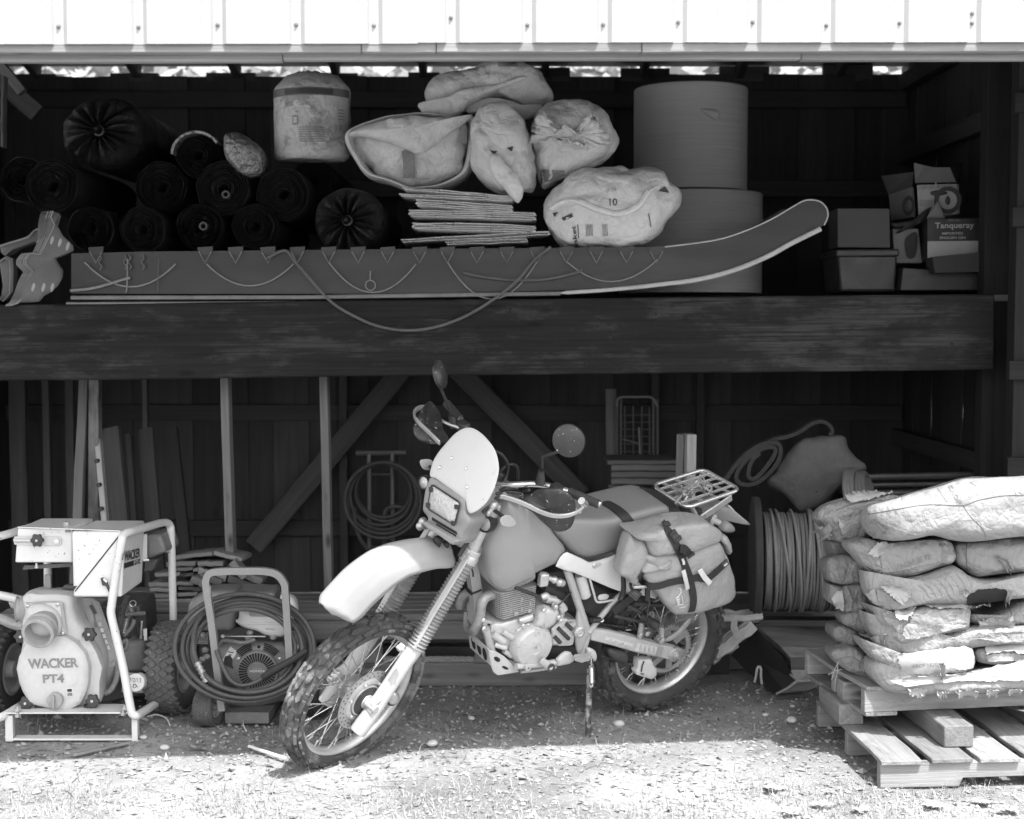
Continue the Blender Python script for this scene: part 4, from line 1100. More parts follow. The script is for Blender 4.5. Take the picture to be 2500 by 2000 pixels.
MB().tube(catmull([W(KF, x, y, d - .02) for x, y in ((530, 960), (560, 938), (620, 930), (690, 940))], 4), .008, 6).obj('basket_rim', M_rust_bar, t)
o = plank('wall_batten', W(KF, 405, 1010, 8.8), W(KF, 395, 215, 8.8), .065, .02, W_stud, shed, V((0, 1, 0)))
d = 7.7
t = thing('wooden_crate', 'low dim plank crate behind the motorcycle seat', 'crate', W(KF, 700, 1300, d))
a = [W(KF, x, y, d) for x, y in ((395, 1225), (1080, 1225), (1080, 1000), (400, 1010))]
zz = .0
q0, q1 = W(KF, 395, 1225, d), W(KF, 1080, 1010, d)
for k in range(3):
    z = q0.z + (q1.z - q0.z) * (k + .5) / 3
    plank('crate_board', (q0.x, d, z), (q1.x, d, z), (q1.z - q0.z) / 3 - .004, .02, W_box, t, V((0, 1, 0)))
plank('crate_top', (q0.x - .02, d + .16, q1.z + .012), (q1.x, d + .16, q1.z + .012), .34, .022, W_box, t)
for x in (q0.x + .02, q1.x - .02): plank('crate_leg', (x, d + .04, 0), (x, d + .04, q0.z), .06, .05, W_box, t, V((0, 1, 0)))
t = thing('split_post', 'grey split timber post standing upright behind the rack', 'post', W(KF, 1180, 1500, 7.3))
p = to_ground(W(KF, 1140, 690, 7.3), W(KF, 1125, 1110, 7.3))
plank('post_half', p, W(KF, 1145, 686, 7.3), (W(KF, 1170, 0, 7.3) - W(KF, 1092, 0, 7.3)).x, .09, W_stud, t, V((.3, 1, 0)))
p = to_ground(W(KF, 1226, 690, 7.26), W(KF, 1216, 1110, 7.26))
plank('post_half', p, W(KF, 1224, 687, 7.26), (W(KF, 1276, 0, 7.26) - W(KF, 1174, 0, 7.26)).x, .09, W_pale, t, V((-.15, 1, 0)))

# flat hose, canvas sack, hose coil, cable spool
d = 7.15
t = thing('flat_hose', 'flat canvas hose doubled into a loose loop above the cable spool', 'hose', W(KE, 650, 620, d), 'coiled hoses in the shed')
loop = [(400, 560), (480, 450), (600, 330), (720, 270), (820, 270), (845, 330), (820, 420), (740, 520), (640, 590), (540, 600), (490, 560), (500, 490), (570, 400), (660, 330), (740, 300), (800, 310), (790, 370), (720, 470), (640, 550), (590, 540), (590, 470), (620, 400), (680, 345)]
MB().ribbon(catmull([W(KE, x, y, d) for x, y in loop], 5), (0.01, .085, 0), .02).obj('hose_layer', M_firehose, t, sm=.8)
up = [(390, 560), (560, 350), (760, 250), (900, 215), (1000, 175), (1100, 110), (1180, 95), (1240, 125), (1262, 170), (1240, 205)]
MB().ribbon(catmull([W(KE, x, y, d + .03) for x, y in up], 5), (0.01, .085, 0), .018).obj('hose_layer', M_firehose, t, sm=.8)
pts = [W(KE, x, y, 7.3) for x, y in ((745, 605), (800, 520), (880, 400), (1000, 270), (1100, 225), (1240, 212), (1365, 215), (1405, 300), (1470, 390), (1532, 470), (1470, 520), (1400, 570), (1300, 650), (1220, 740), (1130, 800), (1010, 830), (960, 780), (880, 690))]
tag(crumple(puff(pts, (-.2, -1, .3), .08, .22, noise_a=.012, seed=21, n=90, rings=14, p=2.8), .014, 4, 3, .005).obj('canvas_sack', M_canvas, sm=1.2), 'grey speckled canvas sack slumped on top of the cable spool', 'sack')
t = thing('hose_coil', 'stiff grey hose coil leaning behind the top bags of the pallet', 'hose', W(KE, 1500, 800, 7.2), 'coiled hoses in the shed')
for k in range(6):
    r = (W(KE, 215 + 9 * (k % 3), 0, 7.1) - W(KE, 0, 0, 7.1)).length
    MB().torus(W(KE, 1440 + 26 * k, 700 + 8 * k, 7.05 + .01 * k), (1, -.55 + .03 * k, .25), r, .0125, 44, 8).obj('hose_turn', M_coil, t)
d = 6.95
c = W(KE, 985, 1225, d); rad = (W(KE, 0, 400, d) - W(KE, 0, 0, d)).length
t = thing('cable_spool', 'big spool wound with thick grey cable, dark round flange at its left', 'cable spool', (c.x, c.y, c.z - rad * 1.28))
AXY = -.10
ax = V((1, AXY, 0)).normalized()
xl, xr = W(KE, 700, 1225, d).x, W(KE, 1330, 1225, d).x
for x in (xl - .03, xr + .03):
    q = V((x, c.y + (x - c.x) * AXY, c.z))
    MB().lathe(q, ax, [(.04, -.018), (rad * 1.27, -.018), (rad * 1.29, -.012), (rad * 1.29, .012), (rad * 1.27, .018), (.04, .018)], 56).obj('flange', M_spool, t, sm=.6)
MB().cyl(V((xl, c.y + (xl - c.x) * AXY, c.z)), V((xr, c.y + (xr - c.x) * AXY, c.z)), rad * .9, 40).obj('drum_core', M_spool, t)
rs = random.Random(11)
nn = 27; step = (xr - xl) / nn
for k in range(nn):
    x = xl + step * (k + .5)
    q = V((x, c.y + (x - c.x) * AXY, c.z + rs.uniform(-.004, .004)))
    a = (ax + V((rs.uniform(-.02, .02), rs.uniform(-.03, .03), rs.uniform(-.02, .02))))
    MB().torus(q, a, rad * (.955 + rs.uniform(-.008, .012)), step * .52, 56, 7).obj('cable_turn', M_cable, t)
for k, (x0, til) in enumerate(((860, .13), (960, .08), (1040, -.07), (1120, .09), (780, .04), (1190, -.05))):
    x = W(KE, x0, 1225, d).x; q = V((x, c.y + (x - c.x) * AXY, c.z))
    MB().torus(q, ax + V((0, til * .3, til)), rad * 1.0 + step * .5, step * .52, 56, 7).obj('cable_turn', M_cable, t)
zbr = c.z - rad * 1.29
for y in (7.1, 7.32): plank('spool_bearer', (xl - .35, y, zbr - .05), (xr + .5, y, zbr - .05), .1, .09, W_rail, plat, V((0, 0, 1)))
for x in (xl - .2, xr + .3): plank('bearer_post', (x, 7.2, 0), (x, 7.2, zbr - .1), .12, .3, W_dark, plat, V((0, 1, 0)))
for k, y in enumerate((1180, 1208, 1250)):
    q, p = W(FULL, 1840, y * .855 + 0, 7.6), W(FULL, 2110, y * .855 - 4, 7.6)
for k, (y0, y1, r) in enumerate(((1005, 1000, .018), (1022, 1018, .012), (1040, 1036, .02))):
    tag(MB().tube([W(FULL, 1790, y0, 7.7), W(FULL, 2060, y1, 7.7)], r, 10).obj('steel_pipe', M_rust_bar), ('upper steel pipe lying across the dark behind the bags', 'thin steel pipe between two others behind the bags', 'lowest steel pipe lying behind the top bag')[k], 'pipe', 'pipes lying behind the bags')
# something broad for the pipes to lie on
t = thing('dark_workbench', 'dark bench deep under the shelf behind the bag pallet', 'bench', W(FULL, 1950, 1300, 7.9))
zt_ = W(FULL, 1950, 1050, 7.7).z
plank('bench_top', (W(FULL, 1760, 0, 7.7).x, 7.8, zt_ - .03), (2.38, 7.8, zt_ - .03), .5, .04, W_dark, t)
for x in (W(FULL, 1790, 0, 7.7).x, 2.3): plank('bench_leg', (x, 7.65, 0), (x, 7.65, zt_ - .05), .08, .08, W_dark, t, V((0, 1, 0)))

# black-sided trough with its steel lip, and the splintered lumber beside it
d = 6.62
t = thing('steel_trough', 'black-sided trough with a wooden deck and a worn steel lip, beside the bag pallet', 'trough', W(KR, 900, 840, d))
sd = [(370, 430), (625, 140), (760, 290), (900, 440), (985, 590), (1060, 690), (1010, 745), (930, 800), (845, 838), (790, 810), (710, 720), (540, 610)]
dep = lambda x: 6.98 - .42 * min(1, (x - 370) / 560)
puff([W(KR, x, y, dep(x)) for x, y in sd], (-.5, -1, .2), .006, .012, sm=0, n=48, rings=3, noise_a=.002).obj('side_sheet', M_black_sheet, t, sm=.4)
dk = [W(KR, x, y, e) for x, y, e in ((640, 125, 6.96), (1500, 125, 7.05), (1500, 350, 6.8), (895, 345, 6.72))]
MB().prism(dk, (0, .01, -.03)).obj('deck', W_box if False else W_rail, t, sm=0, bev=.003)
dk = [W(KR, x, y, e) for x, y, e in ((895, 350, 6.71), (1480, 355, 6.78), (1480, 440, 6.74), (990, 455, 6.66))]
MB().prism(dk, (0, .02, -.02)).obj('deck_edge', W_rail, t, sm=0, bev=.002)
dk = [W(KR, x, y, e) for x, y, e in ((990, 460, 6.65), (1480, 445, 6.72), (1400, 580, 6.64), (1000, 582, 6.6))]
MB().prism(dk, (0, .02, 0)).obj('front_board', W_box, t, sm=0)
MB().prism([W(KR, x, y, e) for x, y, e in ((1000, 580, 6.59), (1270, 588, 6.62), (1305, 650, 6.56), (1060, 690, 6.53), (985, 625, 6.57))], (0, .012, -.012)).obj('steel_lip', M_lip, t, sm=0, bev=.003)
MB().prism([W(KR, x, y, e) for x, y, e in ((1062, 708, 6.51), (1302, 692, 6.54), (1275, 760, 6.56), (1180, 800, 6.58), (850, 838, 6.6), (960, 790, 6.56))], (0, .03, 0)).obj('lip_underside', M_lip, t, sm=0)
MB().tube([W(KR, 845, 836, 6.58), W(KR, 960, 780, 6.53), W(KR, 1058, 705, 6.5), W(KR, 1300, 690, 6.53)], .006, 6).obj('worn_edge', M_lip, t)
MB().box(W(KR, 900, 900, 6.75), (.16, .2, .1)).obj('skid_block', W_box, t, bev=.004)
plank('skid', (W(KR, 1000, 0, 6.8).x, 6.85, .04), (W(KR, 1500, 0, 6.8).x, 6.85, .04), .1, .08, W_box, t)
cord = [(660, 540), (640, 560), (635, 620), (620, 700)]
for q in (((660, 545), (640, 575), (630, 640), (612, 715)), ((662, 545), (680, 580), (680, 650), (690, 735))):
    MB().tube(catmull([W(KR, x, y, 6.6) for x, y in q], 4), .006, 7).obj('frayed_cord', M_rope_pale, t)
t = thing('splintered_lumber', 'bundle of splintered weathered boards bound with a strip, beside the rear tyre', 'lumber', W(KR, 350, 500, 6.7))
for i, (a, b_, w, th, dd) in enumerate((((195, 445), (605, 120), .05, .03, 6.66), ((215, 400), (570, 95), .05, .028, 6.70), ((240, 340), (520, 110), .045, .03, 6.74), ((150, 470), (420, 300), .05, .03, 6.69), ((120, 60), (690, 35), .03, .03, 6.72), ((180, 95), (640, 25), .05, .02, 6.78), ((100, 20), (560, 5), .05, .028, 6.82), ((300, 0), (650, 10), .04, .02, 6.76))):
    plank('board', W(KR, *a, dd), W(KR, *b_, dd + .05), w, th, W_broken, t, V((.1, -1, .5)), warp=.006)
MB().ribbon(catmull([W(KR, x, y, 6.61) for x, y in ((345, 30), (400, 60), (395, 130), (440, 230), (470, 250))], 4), (.03, 0, .008), .005).obj('binding_strip', M_rope_pale, t)
# ------------------------------------------------------------------ the trash pump at the left
M_paint = mat('cream_paint', .6, rough=.38, var=.07, sc=4, bump=.04, speck=.06, sv=.12, ssc=60, coat=.15, stain=.2, stv=.4, stsc=8)
M_cast = mat('painted_casting', .5, rough=.5, var=.1, sc=6, bump=.25, bsc=220, bd=.0015, stain=.3, stv=.4, stsc=7)
M_cast_dk = mat('grey_casting', .3, rough=.5, var=.18, sc=8, bump=.25, bsc=160, bd=.002)
M_emboss = mat('embossed_letters', .2, rough=.6, var=.25, sc=40, bump=.2)
M_rubber = mat('black_rubber', .028, rough=.7, var=.3, bump=.2)
M_tyre = mat('worn_tyre', .036, rough=.8, var=.4, sc=14, bump=.3, bsc=120, speck=.06, sv=.16, ssc=60)
M_dusty_tyre = mat('dusty_tyre', .09, rough=.9, var=.4, sc=12, bump=.4, speck=.08, sv=.3, ssc=70)
M_knob = mat('knob_plastic', .035, rough=.45, var=.5, sc=30, speck=.05, sv=.2, ssc=90)
M_zinc = mat('zinc', .5, rough=.32, metal=.75, var=.2)
M_engine_dk = mat('engine_dark', .07, rough=.55, var=.4, sc=18, bump=.2)
M_engine_mid = mat('engine_grey', .16, rough=.5, var=.25, sc=10, bump=.15)
M_sticker = mat('white_sticker', .62, rough=.5, var=.06, bump=0)
M_hole_dk = mat('deep_hole', .012, rough=.9, bump=0)
M_ink = mat('ink', .02, rough=.6, bump=0, var=.05)
def lobed_knob(parent, c, ax, r, name='clamp_knob'):
    b = MB().lathe(c, ax, [(r * .3, -r * .1), (r * .95, 0), (r, r * .15), (r, r * .42), (r * .9, r * .55), (r * .35, r * .62), (.002, r * .6)], 36, wob=lambda t: 1 + .13 * math.cos(6 * t))
    o = b.obj(name, M_knob, parent, sm=.7)
    s = MB().lathe(V(c) + V(ax).normalized() * r * .6, ax, [(r * .2, 0), (r * .2, r * .08), (.001, r * .1)], 12).obj('stud_end', M_zinc, parent)
    s.parent = o
    return o
def fat_tyre(parent, c, ax, r, w, lug='diamond', m=M_tyre, rim=True, name='tyre', rows=5, n=34):
    """pneumatic tyre with raised tread lugs; ax points out of the visible side"""
    c = V(c); ax = V(ax).normalized(); a, e = frame(ax)
    def P(t, rr_, h): return c + ax * h + (a * math.cos(t) + e * math.sin(t)) * rr_
    prof = [(.54, -.40), (.60, -.47), (.72, -.52), (.84, -.51), (.92, -.44), (.965, -.3), (.975, 0), (.965, .3), (.92, .44), (.84, .51), (.72, .52), (.60, .47), (.54, .40)]
    b = MB(); N = 56
    b.loft([[P(2 * math.pi * j / N, q * r, h * w) for j in range(N)] for q, h in prof], cap=False)
    L = MB()
    for k in range(n):
        for q in range(rows):
            t = 2 * math.pi * (k + .5 * (q % 2)) / n
            h = (q / (rows - 1) - .5) * .86 * w
            rr_ = r * (.968 - .1 * max(0, abs(h / w) - .3) / .13 * .42)
            dt = math.pi / n * .86; dh = w * .86 / (rows - 1) * .82
            if lug == 'diamond': pts = [(t - dt, h), (t, h - dh), (t + dt, h), (t, h + dh)]
            else: pts = [(t - dt * .9, h - dh * .4), (t + dt * .3, h - dh * .5), (t + dt * .9, h + dh * .4), (t - dt * .3, h + dh * .5)]
            top = [P(u, rr_ + r * .03, t + (v - t) * .8) if False else P(u, rr_ + r * .032, h + (v - h) * .82) for u, v in pts]
            bot = [P(u, rr_ - r * .02, v) for u, v in pts]
            L.add(bot + top, [(4, 5, 6, 7)] + [(i, (i + 1) % 4, 4 + (i + 1) % 4, 4 + i) for i in range(4)])
    b.add(L.v, L.f)
    o = b.obj(name, m, parent, sm=.5)
    if rim:
        g_ = MB().lathe(c, ax, [(r * .56, w * .42), (r * .5, w * .44), (r * .46, w * .3), (r * .3, w * .2), (r * .2, w * .22), (r * .18, w * .5), (r * .12, w * .52), (.002, w * .52)], 32, cap=False)
        g_.lathe(c, ax, [(r * .56, -w * .42), (r * .5, -w * .44), (r * .46, -w * .3), (r * .3, -w * .2), (.002, -w * .2)], 32, cap=False)
        q = g_.obj('rim', M_cast_dk, parent, sm=.6); q.parent = o
    return o
pump = thing('trash_pump', 'cream trash pump lettered WACKER PT4 in a tube frame on wheels', 'water pump', (W(KP, 560, 1600, 6.1).x, 6.15, 0))
def T(K, pts): return [W(K, *q) for q in pts]
rt = .0172
MB().tube(catmull(T(KP, [(1150, 1385, 6.28), (1075, 1430, 6.08), (1000, 1478, 5.92), (985, 1480, 5.9), (968, 1470, 5.9), (950, 1430, 5.9), (895, 1130, 5.91), (850, 930, 5.92), (812, 770, 5.92), (806, 715, 5.92), (812, 670, 5.92), (845, 430, 5.92), (884, 215, 5.92), (892, 178, 5.93), (915, 155, 5.95), (960, 140, 6.0), (1100, 100, 6.25), (1170, 80, 6.38), (1215, 80, 6.45), (1236, 105, 6.47), (1243, 150, 6.47), (1250, 400, 6.47), (1262, 860, 6.47), (1270, 1150, 6.47)]), 3), rt, 12).obj('frame_tube', M_paint, pump, sm=1)
MB().tube(catmull(T(KP, [(-160, 1520, 5.86), (-40, 1505, 5.88), (40, 1475, 5.92), (130, 1420, 6.05), (210, 1375, 6.3)]), 4), rt, 12).obj('frame_tube', M_paint, pump, sm=1)
MB().tube(catmull(T(KP, [(-150, 215, 5.95), (-40, 185, 6.0), (60, 160, 6.06), (200, 118, 6.2), (280, 98, 6.34), (315, 105, 6.4), (335, 140, 6.42), (345, 300, 6.42), (352, 900, 6.42)]), 4), rt, 12).obj('frame_tube', M_paint, pump, sm=1)
# skid
q = [W(KP, x, y, e) for x, y, e in ((25, 1468, 5.9), (960, 1466, 5.9), (905, 1405, 6.06), (165, 1405, 6.06))]
MB().prism(q, (0, 0, .006)).obj('skid_plate', M_paint, pump, sm=0, bev=.001)
for x0, x1 in ((42, 100), (960, 1004)):
    p, e = W(KP, x0, 1475, 5.92), W(KP, x1, 1640, 5.92)
    MB().box(((p.x + e.x) / 2, 5.94, p.z / 2), (.007, .06, p.z)).obj('skid_leg', M_paint, pump, sm=0)
    MB().box(((p.x + e.x) / 2, 5.912, p.z / 2), (e.x - p.x, .006, p.z)).obj('skid_leg', M_paint, pump, sm=0, bev=.001)
p, e = W(KP, 100, 1640, 5.92), W(KP, 965, 1640, 5.92)
MB().box(((p.x + e.x) / 2, 5.935, .008), (e.x - p.x, .05, .008)).obj('skid_foot', M_paint, pump, sm=0)
for x, y in ((130, 1445), (130, 1490), (905, 1435), (895, 1475)):
    MB().lathe(W(KP, x, y, 5.9), (0, 0, 1), [(.013, 0), (.013, .012), (.006, .012), (.006, .02)], 6).obj('bolt', M_zinc, pump, sm=.3)
# sheet-metal housing on top
def hx(name, m, fr, d, dep, bev=.006, dx=0.0, dz=0.0):
    a = [W(KP, x, y, d) for x, y in fr]
    return MB().hexa(a, [p + V((dx, dep, dz)) for p in a]).obj(name, m, pump, bev=bev, sm=.5)
hx('battery_box', M_paint, ((108, 368), (525, 368), (525, 118), (128, 118)), 5.99, .3)
hx('control_box', M_paint, ((532, 618), (884, 618), (905, 142), (520, 142)), 5.93, .33, .008)
MB().hexa([W(KP, x, y, e) for x, y, e in ((128, 114, 5.985), (870, 142, 5.925), (1034, 102, 6.27), (300, 98, 6.3))], [W(KP, x, y - 7, e) for x, y, e in ((128, 114, 5.985), (870, 142, 5.925), (1034, 102, 6.27), (300, 98, 6.3))]).obj('box_lid', M_paint, pump, sm=0)
f = quad(*[W(KP, x, y, 5.928) for x, y in ((541, 575), (549, 580), (868, 178), (860, 172))])
MB().grid(f, 1, 1).obj('black_stripe', M_ink, pump, sm=0)
MB().grid(quad(*[W(KP, x, y, 5.9285) for x, y in ((534, 572), (560, 538), (552, 536), (530, 540))]), 1, 1).obj('stripe_end', M_ink, pump, sm=0)
MB().prism([W(KP, x, y, 5.915) for x, y in ((730, 482), (748, 478), (775, 510), (800, 585), (792, 590), (768, 540), (742, 535))], (0, .014, 0)).obj('latch', M_knob, pump, sm=0, bev=.001)
MB().prism([W(KP, x, y, 5.91) for x, y in ((752, 480), (778, 505), (772, 515), (748, 492))], (0, .008, 0)).obj('latch_lever', M_sticker, pump, sm=0)
# lettering on the right-hand face
fr0, fr1 = W(KP, 884, 618, 5.93), W(KP, 905, 142, 5.93)
def side(x, y):            # the view's ray on the housing's right face
    n = V((1, 0, 0)); n = (fr1 - fr0).cross(V((0, 1, 0))).normalized()
    return plane_hit(KP, x, y, fr0 + (n if n.x > 0 else -n) * .0025, n)
lettering('lettering', 'WACKER', quad(side(905, 362), side(1018, 328), side(1018, 262), side(905, 285)), M_ink, pump, bold=.02, gap=.9)
MB().grid(quad(side(902, 412), side(1022, 372), side(1022, 338), side(902, 372)), 1, 1).obj('black_panel', M_ink, pump, sm=0)
n_ = V((.001, 0, 0))
lettering('lettering', 'PTS 4', quad(side(972, 388) + n_, side(1020, 371) + n_, side(1020, 341) + n_, side(972, 356) + n_), M_sticker, pump, bold=.01)
MB().tube([side(888, 350) + V((.002, 0, 0)), side(892, 300) + V((.002, 0, 0))], .002, 6).obj('edge_mark', M_ink, pump)
p = [W(KP, x, y, e) for x, y, e in ((1036, 355, 6.28), (1068, 350, 6.3), (1068, 160, 6.3), (1036, 165, 6.28))]
MB().prism(p, (0, .006, 0)).obj('side_bracket', M_paint, pump, sm=0, bev=.001)
MB().tube(T(KP, [(1040, 352, 6.27), (1080, 350, 6.28)]), .006, 8).obj('bracket_bolt', M_zinc, pump)
a = [W(KP, x, y, 6.36) for x, y in ((1068, 345), (1205, 290), (1165, 165), (1068, 165))]
MB().hexa(a, [q + V((.02, .2, 0)) for q in a]).obj('air_filter', M_engine_mid, pump, bev=.012)
a = [W(KP, x, y, 6.4) for x, y in ((1040, 440), (1110, 430), (1150, 340), (1060, 345))]
MB().hexa(a, [q + V((0, .12, 0)) for q in a]).obj('filter_neck', M_engine_dk, pump, bev=.008)
MB().tube(T(KP, [(1200, 288, 6.44), (1238, 285, 6.46)]), .007, 8).obj('frame_clip', M_zinc, pump)
# battery box front: slotted bracket, knob, sticker, filler
MB().prism([W(KP, x, y, 5.98) for x, y in ((95, 205), (105, 178), (430, 182), (446, 195), (446, 230), (430, 245), (105, 238))], (0, .004, 0)).obj('hold_down_bar', M_cast, pump, sm=0, bev=.001)
MB().tube(T(KP, [(110, 208, 5.977), (235, 210, 5.977)]), .008, 8).obj('slot_rod', M_zinc, pump)
lobed_knob(pump, W(KP, 275, 205, 5.965), (-.05, -1, 0), .026)
MB().lathe(W(KP, 412, 212, 5.976), (0, -1, 0), [(.012, 0), (.012, .006), (.0055, .008)], 6).obj('hex_nut', M_sticker, pump, sm=.3)
MB().grid(quad(*[W(KP, x, y, 5.984) for x, y in ((443, 158), (522, 155), (522, 116), (443, 118))]), 1, 1).obj('sticker', M_sticker, pump, sm=0)
MB().grid(quad(*[W(KP, x, y, 5.9825) for x, y in ((472, 150), (515, 149), (515, 124), (472, 125))]), 1, 1).obj('sticker_print', M_print_grey, pump, sm=0)
MB().lathe(W(KP, 485, 112, 6.1), (0, 0, 1), [(.017, 0), (.017, .008), (.013, .01), (.013, .024), (.006, .026)], 16).obj('filler_cap', M_zinc, pump)
MB().lathe(W(KP, 265, 372, 6.0), (0, 0, -1), [(.005, 0), (.005, .012), (.008, .012), (.008, .02)], 8).obj('bolt', M_zinc, pump)
MB().prism([W(KP, x, y, 6.02) for x, y in ((165, 420), (520, 398), (520, 372), (175, 390))], (0, .01, 0)).obj('shelf_bracket', M_engine_dk, pump, sm=0)
MB().prism([W(KP, x, y, 6.2) for x, y in ((320, 590), (370, 590), (365, 460), (322, 460))], (0, .02, 0)).obj('strut', M_cast_dk, pump, sm=0)
# volute and casing
body = [(190, 590), (300, 575), (530, 578), (560, 640), (600, 780), (700, 900), (760, 1100), (740, 1250), (738, 1370), (600, 1400), (450, 1440), (300, 1390), (200, 1300), (150, 1150), (190, 930)]
puff([W(KP, x, y, 6.1) for x, y in body], (0, -1, 0), .08, .16, sm=2, p=5, noise_a=.0, n=70).obj('volute', M_cast, pump, sm=.7)
rim2 = [(600, 880), (660, 900), (720, 1010), (762, 1120), (740, 1240), (740, 1375), (690, 1400), (620, 1390), (560, 1300), (560, 1000)]
puff([W(KP, x, y, 6.04) for x, y in rim2], (0, -1, 0), .03, .05, sm=0, p=6, noise_a=.0, n=60, rings=4).obj('casing_flange', M_cast, pump, sm=.5)
cov = [(132, 1130), (150, 1040), (205, 945), (250, 905), (360, 880), (480, 890), (560, 935), (630, 1010), (662, 1110), (655, 1240), (640, 1300), (600, 1385), (490, 1445), (440, 1440), (340, 1410), (230, 1385), (175, 1290), (150, 1220)]
CV = puff([W(KP, x, y, 6.0) for x, y in cov], (0, -1, 0), .05, .05, sm=1, p=5, pf=4.2, noise_a=.0, n=72, rings=9)
SCV = Surf(CV, 5.95); CV.obj('front_cover', M_cast, pump, sm=.5)
def embossed(body_, a, b, c, d, dep=.003):
    uv, fs = glyphs(body_, .03, .95); q = SCV.quad(KP, a, b, c, d, dep); q0 = SCV.quad(KP, a, b, c, d, .0)
    mb = MB(); n = len(uv); up_ = [q(u, v) for u, v in uv]; lo = [q0(u, v) for u, v in uv]
    mb.add(up_ + lo, [f for f in fs])
    return mb.obj('embossed_lettering', M_emboss, pump, sm=0)
embossed('WACKER', (208, 1140), (572, 1128), (566, 1058), (202, 1066))
embossed('PT4', (314, 1242), (468, 1238), (466, 1176), (310, 1180))
SCV.patch(KP, ((484, 1278), (527, 1275), (531, 1338), (488, 1342)), .002, n=16, rings=2).obj('sticker', M_sticker, pump, sm=0)
SCV.patch(KP, ((489, 1285), (523, 1283), (524, 1304), (490, 1306)), .0035, n=16, rings=2).obj('sticker_print', M_ink, pump, sm=0)
SCV.patch(KP, ((490, 1312), (526, 1310), (528, 1334), (492, 1337)), .0035, n=16, rings=2).obj('sticker_print', M_print_grey, pump, sm=0)
dp = W(KP, 398, 1370, 5.935)
MB().lathe(dp, (0, -1, -.05), [(.033, -.03), (.033, .004), (.03, .008), (.003, .01)], 28).obj('drain_plug', M_cast_dk, pump, sm=.5)
MB().box(dp + V((0, -.014, 0)), (.009, .02, .056)).obj('plug_handle', M_cast_dk, pump, bev=.002)
for x, y, d in ((655, 888, 6.0), (195, 1388, 5.98), (678, 1372, 5.98), (160, 905, 6.06)):
    lobed_knob(pump, W(KP, x, y, d), (-.1, -1, .1), .028)
    MB().cyl(W(KP, x + 6, y, d + .01), W(KP, x + 14, y - 4, d + .09), .009, 10).obj('clamp_stud', M_zinc, pump)
for x in (290, 645): MB().lathe(W(KP, x, 1450, 6.0), (0, 0, 1), [(.022, -.02), (.024, 0), (.02, .03)], 16).obj('rubber_foot', M_rubber, pump)
# discharge flange and suction mouth
fl = [(190, 655), (430, 645), (455, 662), (485, 885), (470, 893), (370, 905), (230, 905), (190, 860)]
puff([W(KP, x, y, 5.99) for x, y in fl], (0, -1, 0), .022, .03, sm=0, p=8, noise_a=0, n=60, rings=4).obj('flange_plate', M_cast, pump, sm=.5)
puff([W(KP, x, y, 5.965) for x, y in ((200, 700), (290, 662), (380, 690), (440, 760), (455, 840), (420, 890), (300, 905), (210, 860))], (0, -1, 0), .05, .01, sm=3, p=2.2, noise_a=0, n=48).obj('elbow', M_cast, pump, sm=.9)
for x, y in ((203, 683), (420, 672), (455, 882)):
    MB().lathe(W(KP, x, y, 5.967), (0, -1, 0), [(.008, 0), (.008, .004), (.005, .007), (.001, .008)], 10).obj('bolt', M_zinc, pump)
m0 = W(KP, 330, 800, 5.95); m1 = W(KP, 272, 888, 5.86)
ax = (m1 - m0).normalized(); L = (m1 - m0).length
r = .064
MB().lathe(m0, ax, [(r * .8, -.02), (r * .92, L * .2), (r * 1.04, L * .4), (r * 1.04, L * .48), (r * .93, L * .52), (r * .93, L * .62), (r * 1.04, L * .66), (r * 1.05, L * .97), (r * 1.0, L), (r * .84, L), (r * .8, L * .8), (r * .76, 0.0)], 40, cap=False).obj('suction_mouth', M_cast_dk, pump, sm=.5)
MB().lathe(m0, ax, [(r * .78, .012), (.001, .012)], 32).obj('mouth_inside', M_hole_dk, pump)
MB().lathe(W(KP, 185, 705, 6.08), (-1, -.1, 0), [(.05, -.02), (.055, 0), (.058, .012), (.05, .016), (.05, .028), (.056, .034), (.04, .036)], 28).obj('side_port', M_cast_dk, pump, sm=.5)
MB().tube(catmull(T(KP, [(-90, 590, 6.2), (0, 605, 6.2), (70, 620, 6.2), (150, 640, 6.2)]), 4), .018, 10).obj('handle_bar', M_paint, pump)
puff(T(KP, [(60, 650, 6.2), (110, 660, 6.2), (125, 690, 6.2), (90, 700, 6.2)]), (0, -1, 0), .01, .01, n=20, rings=3).obj('bracket', M_cast_dk, pump)
MB().tube(catmull(T(KP, [(-60, 770, 6.3), (20, 780, 6.28), (100, 815, 6.25), (190, 835, 6.2)]), 4), .024, 10).obj('rear_pipe', M_cast_dk, pump)
MB().prism(T(KP, [(440, 560, 6.12), (470, 530, 6.12), (530, 528, 6.12), (545, 570, 6.12)]), (0, .03, 0)).obj('fill_cap', M_engine_dk, pump, bev=.006)
# belt-guard plate, engine and fuel filter behind
MB().prism(T(KP, [(570, 625, 6.16), (640, 625, 6.18), (700, 660, 6.2), (842, 1050, 6.2), (838, 1120, 6.2), (760, 1300, 6.2), (745, 1120, 6.16), (660, 820, 6.14)]), (.01, .012, 0)).obj('guard_plate', M_cast_dk, pump, sm=0, bev=.001)
MB().prism(T(KP, [(648, 680, 6.165), (672, 672, 6.165), (706, 735, 6.175), (682, 745, 6.175)]), (0, -.003, 0)).obj('data_plate', M_engine_dk, pump, sm=0)
for k in range(5): MB().prism(T(KP, [(712 + 16 * k, 805 + 42 * k, 6.165), (735 + 14 * k, 802 + 42 * k, 6.165), (740 + 16 * k, 830 + 42 * k, 6.17), (716 + 16 * k, 832 + 42 * k, 6.17)]), (0, -.002, 0)).obj('sticker', M_sticker if k else M_cast, pump, sm=0)
hx('engine_block', M_engine_dk, ((700, 1400), (1060, 1330), (1010, 680), (700, 680)), 6.4, .3, .01)
